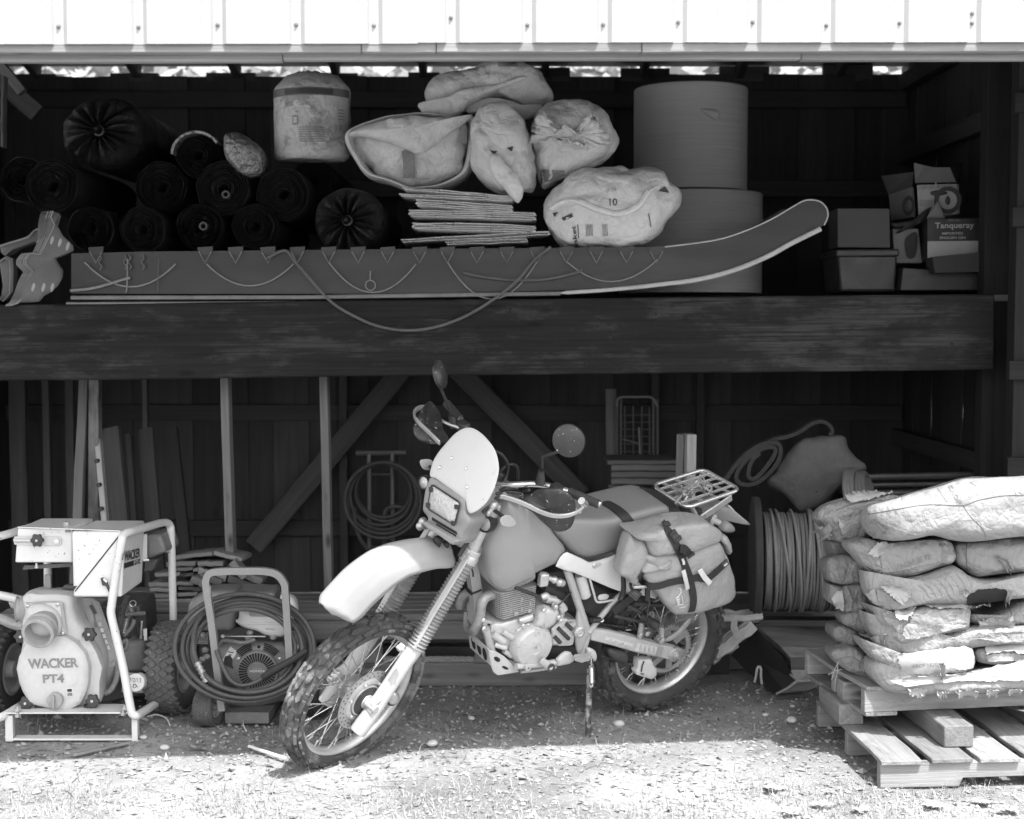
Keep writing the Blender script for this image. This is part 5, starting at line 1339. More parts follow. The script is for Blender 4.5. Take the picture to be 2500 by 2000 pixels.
a = T(KP, [(885, 1180, 6.27), (1080, 1170, 6.33), (1050, 940, 6.33), (890, 940, 6.27)])
MB().hexa(a, [q + V((0, .18, 0)) for q in a]).obj('muffler', M_engine_mid, pump, bev=.02)
a = T(KP, [(1040, 1150, 6.33), (1085, 1140, 6.4), (1085, 1040, 6.4), (1045, 1045, 6.33)])
MB().hexa(a, [q + V((0, .1, 0)) for q in a]).obj('muffler_end', M_engine_mid, pump, bev=.02)
a = T(KP, [(1005, 940, 6.36), (1068, 930, 6.38), (1060, 745, 6.38), (965, 750, 6.36)])
MB().hexa(a, [q + V((0, .06, 0)) for q in a]).obj('coil_cover', M_rubber, pump, bev=.006)
MB().tube(T(KP, [(1030, 790, 6.345), (1022, 920, 6.345)]), .006, 8).obj('chrome_clip', M_zinc, pump)
MB().prism(T(KP, [(1040, 850, 6.36), (1068, 845, 6.36), (1070, 930, 6.36), (1048, 935, 6.36)]), (0, -.003, 0)).obj('sticker', M_sticker, pump, sm=0)
def corrug(name, path, r, m, parent, turns=30, n=10, depth=.18):
    p = resample(catmull(path, 8), turns * 4 + 1, closed=False)
    return MB().tube(p, [r * (1 + depth * math.sin(i * math.pi / 2)) for i in range(len(p))], n).obj(name, m, parent, sm=1)
corrug('corrugated_hose', T(KP, [(925, 610, 6.3), (890, 720, 6.26), (865, 860, 6.24), (850, 940, 6.24)]), .013, M_engine_dk, pump, 22)
corrug('corrugated_hose', T(KP, [(855, 1120, 6.2), (845, 1210, 6.17), (805, 1290, 6.14), (755, 1320, 6.12)]), .012, M_cast_dk, pump, 18)
corrug('spring', T(KP, [(920, 780, 6.3), (905, 840, 6.28), (895, 880, 6.28)]), .013, M_zinc, pump, 8)
for q in ([(900, 900, 6.28), (960, 830, 6.28), (975, 780, 6.28)], [(900, 680, 6.3), (940, 690, 6.3), (960, 740, 6.3)], [(880, 960, 6.26), (920, 930, 6.26), (915, 990, 6.26), (890, 1000, 6.26)], [(930, 700, 6.3), (900, 740, 6.27), (980, 740, 6.3), (1050, 735, 6.34)]):
    MB().tube(catmull(T(KP, q), 4), .009, 8).obj('engine_line', M_engine_mid, pump)
puff(T(KP, [(905, 700, 6.32), (950, 660, 6.32), (970, 720, 6.32), (940, 800, 6.32), (910, 790, 6.32)]), (0, -1, 0), .02, .03, n=24, rings=4).obj('governor_arm', M_engine_mid, pump)
MB().torus(W(KP, 965, 665, 6.28), (.2, -1, 0), .0135, .0022, 24, 6).obj('pull_ring', M_zinc, pump)
fc = W(KP, 985, 1240, 6.14); fax = V((-.1, -1, .12)).normalized()
MB().lathe(fc, fax, [(.036, -.06), (.037, -.012), (.039, -.01), (.039, 0), (.036, .003), (.001, .003)], 32).obj('filter_can', M_sticker, pump, sm=.5)
fx = V((0, 0, 1)).cross(-fax).normalized() * -1; fx = V((1, -.1, 0)).normalized(); fz = fax.cross(fx) * -1; fz = fz if fz.z > 0 else -fz
o_ = fc + fax * .0042
def face(x0, z0, x1, z1): return lambda u, v: o_ + fx * (x0 + (x1 - x0) * u) + fz * (z0 + (z1 - z0) * v)
lettering('handwriting', '7/2/13', face(-.027, .002, .025, .021), M_ink, pump)
lettering('handwriting', 'D', face(-.01, -.022, .006, -.006), M_ink, pump)
MB().tube([o_ + fx * -.014 + fz * -.018, o_ + fx * .0 + fz * -.004, o_ + fx * .012 + fz * -.02], .0008, 5).obj('handwriting', M_ink, pump)
MB().prism(T(KP, [(880, 1310, 6.2), (1065, 1315, 6.2), (1060, 1240, 6.22), (1030, 1180, 6.24), (900, 1170, 6.2)]), (0, .02, 0)).obj('filter_bracket', M_cast_dk, pump, sm=0, bev=.002)
MB().tube(catmull(T(KP, [(1060, 1330, 6.25), (1085, 1300, 6.25), (1115, 1295, 6.25), (1128, 1330, 6.25), (1128, 1370, 6.25)]), 4), .005, 8).obj('hook_wire', M_cast, pump)
for x, y in ((1085, 1115), (1095, 1170), (1100, 1200)):
    MB().tube(T(KP, [(x - 20, y, 6.4), (x + 60, y + 12, 6.45)]), .014, 8).obj('axle_bar', M_cast_dk, pump)
wr = (W(KP, 0, 670, 6.32) - W(KP, 0, 0, 6.32)).length / 2
fat_tyre(pump, V((W(KP, 1262, 1195, 6.36).x, 6.36, wr)), (1, -.12, 0), wr, .125, m=M_dusty_tyre)
fat_tyre(pump, V((W(KP, 5, 1190, 6.3).x, 6.32, wr)), (1, -.1, 0), wr, .125, m=M_tyre)
MB().cyl(V((W(KP, 5, 1190, 6.3).x, 6.34, wr)), V((W(KP, 1262, 1195, 6.36).x, 6.36, wr)), .014, 10).obj('axle', M_engine_dk, pump)

# ------------------------------------------------------------------ the pressure washer beside it
M_frame_grey = mat('grey_painted_frame', .22, rough=.42, var=.1, sc=6, bump=.05, speck=.035, sv=.42, ssc=70)
M_shroud = mat('engine_shroud', .2, rough=.48, var=.14, sc=7, bump=.1)
M_whitepl = mat('white_plastic', .68, rough=.35, var=.05, bump=.03)
M_tank_g = mat('grey_tank', .2, rough=.45, var=.1, sc=5)
M_hose = mat('black_hose', .06, rough=.55, var=.3, sc=10, bump=.15, speck=.04, sv=.2, ssc=70)
M_brass = mat('crimped_fitting', .42, rough=.35, metal=.6, var=.25)
wash = thing('pressure_washer', 'engine pressure washer with a square-tube handle and HONDA engine, beside the pump', 'pressure washer', (W(K5, 1600, 1450, 6.3).x, 6.4, 0))
d = 6.08
MB().tube(catmull(T(K5, [(1418, 1345, 6.08), (1395, 1150, 6.08), (1352, 790, 6.08), (1318, 560, 6.08), (1318, 510, 6.08), (1340, 470, 6.08), (1400, 458, 6.08), (1540, 455, 6.08), (1690, 456, 6.08), (1770, 478, 6.08), (1812, 530, 6.08), (1822, 590, 6.08), (1842, 900, 6.08), (1862, 1190, 6.08), (1875, 1330, 6.08)]), 4), .0145, 4, sq=1).obj('handle_frame', M_frame_grey, wash, bev=.003, sm=.5)
MB().box(W(K5, 1615, 1335, 6.3) , (.19, .3, .05)).obj('base_plate', M_engine_mid, wash, bev=.004)
MB().tube(T(K5, [(1340, 550, 6.07), (1345, 700, 6.07)]), .004, 6).obj('hose_hook', M_frame_grey, wash)
sh = [(840, 1010), (860, 975), (950, 955), (1180, 950), (1400, 960), (1440, 990), (1480, 1100), (1460, 1240), (1420, 1370), (1300, 1400), (1100, 1400), (1020, 1360), (960, 1280), (900, 1180), (850, 1080)]
SHB = puff([W(KG, x, y, 6.34) for x, y in sh], (0, -1, 0), .05, .12, sm=1, p=6, pf=4.5, noise_a=0, n=60, rings=7)
SSH = Surf(SHB, 6.3); SHB.obj('engine_shroud', M_shroud, wash, sm=.6)
fcn = W(KG, 1185, 1215, 6.285)
rf = (W(KG, 178, 0, 6.285) - W(KG, 0, 0, 6.285)).length
MB().lathe(fcn, (0, -1, 0), [(rf * 1.04, 0), (rf * 1.02, .012), (rf * .98, .014), (rf * .42, .016), (rf * .40, .012), (.001, .012)], 56).obj('recoil_cover', M_shroud, wash, sm=.4)
for k in range(38):
    a = 2 * math.pi * k / 38
    u = V((math.cos(a), 0, math.sin(a))); v = V((-math.sin(a), 0, math.cos(a)))
    p = fcn + V((0, -.0165, 0))
    MB().add([p + u * rf * .50 - v * .0028, p + u * rf * .93 - v * .0045, p + u * rf * .93 + v * .0045, p + u * rf * .50 + v * .0028], [(0, 1, 2, 3)]).obj('fan_slot', M_hole_dk, wash, sm=0)
def fp(x, y): return W(KG, x, y, 6.27)
lettering('lettering', 'HONDA', quad(fp(1112, 1228), fp(1248, 1228), fp(1248, 1206), fp(1112, 1206)), M_sticker, wash, bold=.035)
lettering('lettering', 'GX390', quad(fp(1140, 1203), fp(1222, 1203), fp(1222, 1188), fp(1140, 1188)), M_label_text, wash, bold=.01)
lettering('lettering', '13.0', quad(fp(1130, 1262), fp(1230, 1262), fp(1230, 1236), fp(1130, 1236)), M_tank_g, wash, bold=.02)
for s_ in (-1, 1):
    for k in range(4):
        rr_ = rf * (1.12 + .1 * k)
        arc = [fcn + V((rr_ * math.sin(s_ * R(14 + 34 * j / 8)), -.004 - .0, rr_ * math.cos(R(14 + 34 * j / 8)))) for j in range(9)]
        arc = [V((p.x, 6.283, p.z)) for p in arc]
        MB().tube(arc, .0028, 5).obj('vent_slot', M_hole_dk, wash)
for x, y in ((1012, 1108), (1376, 1110), (1193, 1003)):
    MB().lathe(SSH.at(KG, x, y, 0), (0, -1, 0), [(.007, 0), (.007, .004), (.001, .006)], 12).obj('bolt', M_zinc if y > 1050 else M_hole_dk, wash)
SSH.patch(KG, ((945, 1000), (1005, 1045), (935, 1165), (872, 1125)), .003, n=24, rings=3).obj('warning_tag', M_sticker, wash, sm=0)
SSH.patch(KG, ((900, 1085), (940, 1075), (965, 1110), (960, 1160), (975, 1195), (890, 1150)), .006, n=24, rings=3).obj('switch', M_rubber, wash, sm=0, solid=.006)
for k, (x, y) in enumerate(((935, 1050), (960, 1055), (945, 1075))):
    SSH.patch(KG, ((x - 12, y - 8), (x + 14, y - 4), (x + 10, y + 4), (x - 14, y)), .005, n=10, rings=1).obj('tag_print', M_ink, wash, sm=0)
# air cleaner in white plastic, fuel tank
wc = [(998, 775), (1020, 745), (1025, 665), (1040, 655), (1200, 658), (1340, 668), (1420, 690), (1470, 760), (1480, 790), (1470, 850), (1420, 905), (1330, 905), (1260, 890), (1180, 850), (1090, 830), (1040, 810)]
WB_ = puff([W(KG, x, y, 6.33) for x, y in wc], (0, -1, 0), .06, .14, sm=0, p=5, pf=3.5, noise_a=0, n=64, rings=7)
SWB = Surf(WB_, 6.3); WB_.obj('air_cleaner', M_whitepl, wash, sm=.6)
MB().tube(SWB.line(KG, [(1002, 775), (1050, 795), (1150, 800), (1300, 800), (1400, 800)], .002, 4), .006, 6).obj('seam_rib', M_whitepl, wash)
SWB.patch(KG, ((1108, 700), (1340, 708), (1338, 745), (1108, 738)), .0025, n=20, rings=2).obj('faded_label', M_card_white if False else M_label_text, wash, sm=0)
lettering('print', 'READ MANUAL', SWB.quad(KG, (1255, 850), (1340, 856), (1340, 844), (1255, 838), .003), M_print_grey, wash)
tk = [(572, 850), (572, 780), (590, 620), (620, 570), (700, 530), (720, 500), (900, 492), (1000, 500), (1010, 700), (990, 830), (960, 850), (800, 852)]
puff([W(KG, x, y, 6.4) for x, y in tk], (0, -1, 0), .06, .2, sm=0, p=5, noise_a=0, n=60).obj('fuel_tank', M_tank_g, wash, sm=.7)
tk = [(1000, 500), (1330, 512), (1340, 530), (1340, 650), (1000, 650)]
puff([W(KG, x, y, 6.46) for x, y in tk], (0, -1, 0), .05, .2, sm=0, p=5, noise_a=0, n=60).obj('fuel_tank', M_tank_g, wash, sm=.7)
puff([W(KG, x, y, 6.42) for x, y in ((1380, 550), (1470, 560), (1520, 620), (1530, 720), (1480, 760), (1400, 700))], (0, -1, 0), .03, .1, n=30, rings=5).obj('tank_end', M_whitepl, wash, sm=.7)
a = T(KG, [(680, 960, 6.4), (1480, 960, 6.4), (1480, 830, 6.4), (680, 830, 6.4)])
MB().hexa(a, [q + V((0, .2, 0)) for q in a]).obj('carburettor_bay', M_engine_dk, wash, bev=.006)
a = T(KG, [(660, 1400, 6.45), (1500, 1400, 6.45), (1500, 950, 6.45), (660, 950, 6.45)])
MB().hexa(a, [q + V((0, .3, 0)) for q in a]).obj('engine_block', M_engine_dk, wash, bev=.01)
MB().tube(T(KG, [(880, 912, 6.25), (1250, 914, 6.25)]), .003, 6).obj('throttle_rod', M_zinc, wash)
MB().lathe(W(KG, 880, 908, 6.25), (0, -1, 0), [(.008, 0), (.008, .01)], 8).obj('rod_end', M_zinc, wash)
MB().tube(catmull(T(KG, [(850, 1000, 6.27), (880, 950, 6.26), (980, 960, 6.25), (1060, 970, 6.25), (1160, 940, 6.26)]), 4), .009, 8).obj('fuel_line', M_engine_mid, wash)
for x, y in ((1115, 880), (1100, 930), (1320, 920), (700, 900), (720, 1030), (735, 1090), (700, 1110)):
    MB().ball(W(KG, x, y, 6.3), (.016, .016, .013), 10).obj('fitting', M_cast_dk, wash)
for k in range(6): MB().box(W(KG, 705, 890 + 15 * k, 6.35), (.05, .04, .004)).obj('cooling_fin', M_cast_dk, wash)
for k in range(3): MB().tube(T(KG, [(1500 + 30 * k, 870 - 6 * k, 6.3), (1545 + 24 * k, 990, 6.32)]), .008, 8).obj('muffler_rib', M_engine_mid, wash)
MB().torus(W(KG, 1510, 1010, 6.25), (.4, -1, 0), .014, .003, 20, 6).obj('wire_loop', M_sticker, wash)
# hose coils, hung over the handle
hose = thing('pressure_hose', 'black pressure hose wound in big loops over the washer handle', 'hose', W(K5, 1560, 1340, 6.05))
def loopk(cx, cy, rx, ry, d0, d1, ph=0.0, rr_=.0105, name='hose_turn'):
    MB().tube([W(K5, cx + rx * math.cos(t + ph) , cy - ry * math.sin(t + ph), d0 + (d1 - d0) * (.5 + .5 * math.sin(t + ph))) for t in [2 * math.pi * j / 48 for j in range(48)]], rr_, 10, closed=True).obj(name, M_hose, hose)
for q in ((1560, 945, 445, 345, 6.02, 6.17), (1575, 950, 410, 315, 6.0, 6.2), (1570, 960, 375, 300, 6.04, 6.18), (1585, 955, 345, 275, 5.99, 6.16), (1555, 960, 330, 262, 6.02, 6.14), (1590, 965, 395, 340, 6.06, 6.22)):
    loopk(*q)
MB().tube(catmull(T(K5, [(1380, 960, 6.05), (1420, 1060, 6.03), (1470, 1150, 6.02), (1540, 1185, 6.02), (1620, 1170, 6.03), (1690, 1130, 6.04)]), 5), .0095, 10).obj('thin_line', M_hose, hose)
gun = MB().tube(T(K5, [(1680, 1135, 6.04), (1745, 1090, 6.02), (1830, 1045, 6.02), (1960, 960, 6.03)]), [.015, .018, .016, .012], 10).obj('spray_gun', M_rubber, wash, sm=1)
MB().tube(T(K5, [(1258, 1035, 6.03), (1275, 1070, 6.03), (1320, 1160, 6.03)]), [.013, .012, .014], 12).obj('crimped_fitting', M_brass, hose)
for k in range(5): MB().torus(W(K5, 1265 + 12 * k, 1050 + 25 * k, 6.03), W(K5, 1320, 1160, 6.03) - W(K5, 1258, 1035, 6.03), .0135, .003, 16, 6).obj('ferrule_ring', M_brass, hose)
MB().tube(catmull(T(K5, [(1255, 1035, 6.03), (1235, 950, 6.04), (1250, 800, 6.1), (1330, 700, 6.15)]), 5), .011, 10).obj('hose_lead', M_hose, hose)
# wheels
r = (W(K5, 0, 250, 6.14) - W(K5, 0, 0, 6.14)).length / 2
fat_tyre(wash, (W(K5, 1335, 1370, 6.15).x, 6.15, r), (1, -.25, 0), r, .085, lug='bar', m=M_dusty_tyre, rows=6, n=44)
r2 = (W(KB, 0, 520, 6.2) - W(KB, 0, 0, 6.2)).length / 2
fat_tyre(wash, (W(KB, 470, 1030, 6.3).x, 6.3, r2), (1, -.2, 0), r2, .085, lug='bar', m=M_tyre, rows=6, n=44)
fat_tyre(wash, (W(K5, 1300, 1050, 6.62).x, 6.66, .19), (1, -.2, 0), .19, .1, lug='bar', m=M_tyre, rows=6, n=44)
MB().cyl((W(K5, 1335, 1370, 6.2).x, 6.2, r), (W(KB, 470, 1030, 6.3).x, 6.3, r), .012, 10).obj('axle', M_engine_dk, wash)
# ------------------------------------------------------------------ the motorcycle
M_tank = mat('satin_tank', .25, rough=.33, var=.06, sc=4, bump=.05, bsc=260, speck=.012, sv=.45, ssc=70, coat=.25, stain=.2, stv=.3, stsc=4)
M_seat = mat('seat_vinyl', .2, rough=.5, var=.06, sc=6, bump=.25, bsc=420, bd=.0012, speck=.008, sv=.4, ssc=90)
M_whiteb = mat('white_body_plastic', .55, rough=.4, var=.05, sc=5, bump=.03, speck=.02, sv=.25, ssc=110)
M_fender = mat('dusty_fender', .3, rough=.4, var=.06, sc=5, bump=.12, bsc=260, bd=.001, speck=.05, sv=.5, ssc=190)
M_mask = mat('grey_mask', .22, rough=.36, var=.08, bump=.08, bsc=200, bd=.001)
M_screen = mat('speckled_white_screen', .46, rough=.35, var=.04, bump=.02, speck=.035, sv=.1, ssc=70)
M_lower = mat('fork_slider', .43, rough=.42, var=.12, sc=8, bump=.08, stain=.3, stv=.4, stsc=9)
M_bellows = mat('rubber_bellows', .2, rough=.3, var=.2, sc=9, bump=.08)
M_chrome = mat('bright_metal', .62, rough=.22, metal=.85, var=.12)
M_alu = mat('worn_aluminium', .5, rough=.38, metal=.55, var=.16, sc=8, bump=.06)
M_engine = mat('engine_case', .5, rough=.42, metal=.35, var=.18, sc=9, bump=.12, bsc=180, bd=.001, stain=.32, stv=.22, stsc=8)
M_fin = mat('cooling_fin', .4, rough=.45, metal=.3, var=.2)
M_frame = mat('grey_frame', .36, rough=.4, metal=.1, var=.14, sc=7, bump=.05)
M_pipe = mat('exhaust_pipe', .3, rough=.5, metal=.35, var=.25, sc=7, stain=.35, stv=.16)
M_black = mat('black_plastic', .025, rough=.5, var=.3, speck=.03, sv=.4, ssc=120)
M_guard = mat('spattered_guard', .03, rough=.35, var=.3, sc=8, speck=.075, sv=.55, ssc=75)
M_web = mat('black_webbing', .022, rough=.75, var=.2, bump=.5, bsc=320, bd=.001)
M_dark = mat('dark_parts', .045, rough=.6, var=.5, sc=20, bump=.2)  # near-black grey for inner parts, slots, buckles and the far swingarm
M_chain = mat('oily_chain', .07, rough=.5, metal=.4, var=.5, sc=60, bump=.4)
M_bag = mat('coated_bag_fabric', .29, rough=.42, var=.09, sc=5, crease=.3, crs=5, bump=.2, bsc=300, bd=.001)
M_bagpale = mat('pale_tab', .52, rough=.6, bump=.05)
M_rimm = mat('alloy_rim', .52, rough=.36, metal=.55, var=.14, sc=6)
M_disc = mat('brake_disc', .4, rough=.32, metal=.7, var=.15)
M_knobby = mat('knobby_tyre', .05, rough=.85, var=.4, sc=9, bump=.4, bsc=90, stain=.45, stv=.13, stsc=7)
M_knobtop = mat('muddy_tread', .06, rough=.9, var=.4, sc=7, bump=.7, bsc=110, stain=.5, stv=.19, stsc=4, speck=.05, sv=.3, ssc=90)
M_knobtop2 = mat('dark_tread', .05, rough=.9, var=.4, sc=7, bump=.6, bsc=110, stain=.42, stv=.14, stsc=5)
M_knobby2 = mat('dark_knobby_tyre', .05, rough=.85, var=.35, sc=9, bump=.4, bsc=90, stain=.4, stv=.12, stsc=9)
M_lens, nt, b = base('lamp_lens')
b.inputs['Base Color'].default_value = g4(.52); b.inputs['Roughness'].default_value = .12; b.inputs['Metallic'].default_value = .55
bp = nd(nt, 'ShaderNodeBump'); bp.inputs['Strength'].default_value = .9; bp.inputs['Distance'].default_value = .006
nt.links.new(tex(nt, 1.0, 2, (300, 300, 20)), bp.inputs['Height']); nt.links.new(bp.outputs[0], b.inputs['Normal'])
M_amber = mat('indicator_lens', .5, rough=.2, var=.12, bump=.2, bsc=140, coat=.4)
M_seam5 = mat('dark_seam', .06, rough=.7, bump=0)
M_stand = mat('chipped_stand', .3, rough=.5, var=.3, sc=12, metal=.2, stain=.5, stv=.06, stsc=16)
M_rack = mat('rack_alloy', .62, rough=.3, metal=.7, var=.12)

# pose measured from the wheels' ellipses: heading, lean onto the side stand, pitch; then the steering turned left
def rotm(ax, a): return Matrix.Rotation(a, 3, V(ax).normalized())
RB = rotm((0, 0, 1), 3.6542360612883) @ rotm((0, 1, 0), .025286680276) @ rotm((1, 0, 0), -.28870157788734)
OB = V((.6000912664676, 6.4141677188597, .005496737541))
MBK = RB.to_4x4(); MBK.translation = OB
RK = R(27.5)
SAX = V((-math.sin(RK), 0, math.cos(RK))); SP = V((1.56, 0, 0))
RS = rotm(SAX, .3569118978904)
ST = Matrix.Translation(SP) @ RS.to_4x4() @ Matrix.Translation(-SP)
IB = MBK.inverted(); IS = (MBK @ ST).inverted()
def to_loc(inv, K, x, y, p, n):       # the view's ray, in the bike's own coordinates, met with a plane
    a = inv @ CAM; d = inv.to_3x3() @ ray(K, x, y)
    return a + d * ((p - a).dot(n) / d.dot(n))
EY = V((0, 1, 0))
def Bl(K, x, y, yl): return to_loc(IB, K, x, y, V((0, yl, 0)), EY)
def Bz(K, x, y, zl, slope=0.0): return to_loc(IB, K, x, y, V((0, 0, zl)), V((slope, 0, 1)))
def Sl(K, x, y, yl): return to_loc(IS, K, x, y, V((0, yl, 0)), EY)
def Spl(K, x, y, p, n): return to_loc(IS, K, x, y, V(p), V(n))
bike = thing('motorcycle', 'dual-sport motorcycle leaning on its side stand, white screen, bag over its tail', 'motorcycle', mw=MBK)
def part(mb, name, m, steer=False, sub=None, **k):
    o = mb.obj(name, m, bike, local=True, **k)
    if sub is not None: o.parent = sub
    elif steer: o.matrix_basis = ST
    return o
def body2(outline, yh, bulge, p=2.5, n=64, rings=7, sm=3, y0=None, na=.0):
    """a body symmetric about the bike's middle: a side outline, half as wide as YH plus its bulge"""
    pts = resample(catmull(outline, sm, True) if sm else list(outline), n)
    c = sum(pts, V()) / n
    out = []
    ss = [.05] + [math.sin(.5 * math.pi * (k + 1) / rings) for k in range(rings - 1)]
    pr = lambda s_: (1 - s_ ** p) ** (1 / p)
    lo, hi = (-yh, yh) if y0 is None else (y0, yh)
    def ring(s_, y): return [V((c.x + (q.x - c.x) * s_, y, c.z + (q.z - c.z) * s_)) for q in pts]
    for s_ in ss: out.append(ring(s_, lo - bulge * pr(s_)))
    out.append(ring(1, lo)); out.append(ring(1, (lo + hi) / 2)); out.append(ring(1, hi))
    for s_ in ss[::-1]: out.append(ring(s_, hi + bulge * pr(s_)))
    return MB().loft(out)
def moto_wheel(name, c, rimr, rimw, Rt, tw, th, steer, mt, n, kn, flange, hubr, kh):
    c = V(c)
    def P(t, r_, h): return c + V((r_ * math.cos(t), h, r_ * math.sin(t)))
    N = 72
    prof = [(rimr - .016, -rimw * .2), (rimr - .010, -rimw * .6), (rimr - .004, -rimw * .85), (rimr, -rimw), (rimr + .002, -rimw * 1.08), (rimr - .006, -rimw * 1.1), (rimr - .014, -rimw * .95), (rimr - .024, -rimw * .4), (rimr - .026, 0), (rimr - .024, rimw * .4), (rimr - .014, rimw * .95), (rimr - .006, rimw * 1.1), (rimr + .002, rimw * 1.08), (rimr, rimw), (rimr - .004, rimw * .85), (rimr - .010, rimw * .6), (rimr - .016, rimw * .2)]
    b = MB(); b.loft([[P(2 * math.pi * j / N, r_, h) for j in range(N)] for r_, h in prof + prof[:1]], cap=False)
    rim = part(b, name, M_rimm, steer, sm=.6)
    rc = Rt - kh - th
    b = MB(); pr = []
    for k in range(17):
        f = R(-118 + 236 * k / 16); pr.append((rc + th * math.cos(f), tw * math.sin(f) * (1 if abs(f) < 1.5 else .96)))
    pr = [(rimr - .004, -rimw * .9)] + pr + [(rimr - .004, rimw * .9)]
    b.loft([[P(2 * math.pi * j / N, r_, h) for j in range(N)] for r_, h in pr], cap=False)
    part(b, 'tyre', mt, sub=rim, sm=.45)
    b = MB()
    rs = random.Random(n)
    for k in range(n):
        for row, (f, dt, df, sh) in enumerate(kn):
            for s_ in ((1, -1) if f else (1,)):
                t = 2 * math.pi * (k + sh + (.5 if s_ < 0 and f else 0)) / n
                jit = rs.uniform(.85, 1.06)
                pts = [(-1, 0), (-.5, -1), (.5, -1), (1, 0), (.5, 1), (-.5, 1)] if row < 2 else [(-1, -.8), (1, -.8), (1, .9), (-1, .9)]
                lo, hi = [], []
                for u, v in pts:
                    a = t + u * dt * math.pi / n * jit; g_ = R(s_ * f + v * df * jit)
                    lo.append(P(a, rc + (th - .003) * math.cos(g_), (tw - .003) * math.sin(g_)))
                    a = t + u * dt * .86 * math.pi / n * jit; g_ = R(s_ * f + v * df * .86 * jit)
                    hi.append(P(a, rc + (th + kh * jit) * math.cos(g_), (tw + kh * jit) * math.sin(g_)))
                m_ = len(pts)
                b.add(lo + hi, [tuple(range(m_, 2 * m_))] + [(i, (i + 1) % m_, m_ + (i + 1) % m_, m_ + i) for i in range(m_)])
    part(b, 'tread_knobs', M_knobtop if steer else M_knobtop2, sub=rim, sm=.3)
    b = MB()
    for k in range(36):
        s_ = 1 if k % 2 else -1
        a = 2 * math.pi * k / 36; da = .62 * (1 if (k // 2) % 2 else -1)
        b.cyl(P(a + da, flange[0], s_ * flange[1]), P(a, rimr - .024, s_ * rimw * .25), .0021, 5)
        b.cyl(P(a + da * .06, rimr - .05, s_ * rimw * .3), P(a, rimr - .02, s_ * rimw * .25), .0036, 6)
    part(b, 'spokes', M_chrome, sub=rim, sm=1)
    part(MB().lathe(c, (0, 1, 0), [(.02, -.07), (hubr * .7, -.06), (hubr, -flange[1] - .004), (hubr, -flange[1] + .004), (hubr * .62, -flange[1] + .01), (hubr * .62, flange[1] - .01), (hubr, flange[1] - .004), (hubr, flange[1] + .004), (hubr * .7, .06), (.02, .07)], 32), 'hub', M_alu, sub=rim, sm=.6)
    return rim
WBASE = 1.455
fw = moto_wheel('front_wheel', (WBASE, 0, .346), .281, .026, .349, .047, .042, True, M_knobby, 26, ((0, .8, 11, 0), (27, .8, 12, .5), (55, .78, 11, 0), (77, .6, 8, .5)), (.052, .03), .056, .010)
rw = moto_wheel('rear_wheel', (0, 0, .335), .241, .034, .338, .062, .05, False, M_knobby2, 24, ((0, .6, 9, 0), (26, .6, 9, .5), (54, .62, 10, 0), (80, .5, 8, .5)), (.06, .035), .066, .014)
# front brake disc, carrier, axle
def fr(mb, name, m, **k): return part(mb, name, m, True, **k)
ac = V((WBASE, 0, .346))
b = MB(); Rn = 56
rings = [[ac + V((r_ * math.cos(2 * math.pi * j / Rn), h, r_ * math.sin(2 * math.pi * j / Rn))) for j in range(Rn)] for r_, h in ((.098, .058), (.131, .058), (.131, .062), (.098, .062), (.098, .058))]
b.loft(rings, cap=False); disc = fr(b, 'brake_disc', M_disc, sm=.5)
b = MB()
for k in range(28):
    a = 2 * math.pi * k / 28
    for rr_ in ((.108, .0), (.122, .11)):
        p = ac + V((rr_[0] * math.cos(a + rr_[1]), .0626, rr_[0] * math.sin(a + rr_[1])))
        b.add([p + V((.0034 * math.cos(t), 0, .0034 * math.sin(t))) for t in [2 * math.pi * j / 8 for j in range(8)]], [tuple(range(8))])
part(b, 'drilled_holes', M_hole_dk, sub=disc, sm=0)['kind'] = 'stuff'
fr(MB().lathe(ac, (0, 1, 0), [(.1, .05), (.102, .055), (.09, .063), (.074, .064), (.07, .058), (.068, .068), (.03, .074), (.028, .08), (.001, .08)], 40), 'disc_carrier', M_dark if False else M_alu, sm=.5)
fr(MB().lathe(ac + V((0, .0695, 0)), (0, 1, 0), [(.062, -.002), (.062, .0), (.03, .0055), (.03, 0)], 36, cap=False), 'hub_cover', M_black, sm=.5)
for k in range(6):
    a = k * math.pi / 3 + .3
    fr(MB().lathe(ac + V((.082 * math.cos(a), .063, .082 * math.sin(a))), (0, 1, 0), [(.008, 0), (.008, .004), (.005, .007), (.001, .007)], 10), 'disc_bolt', M_chrome, sm=.5)
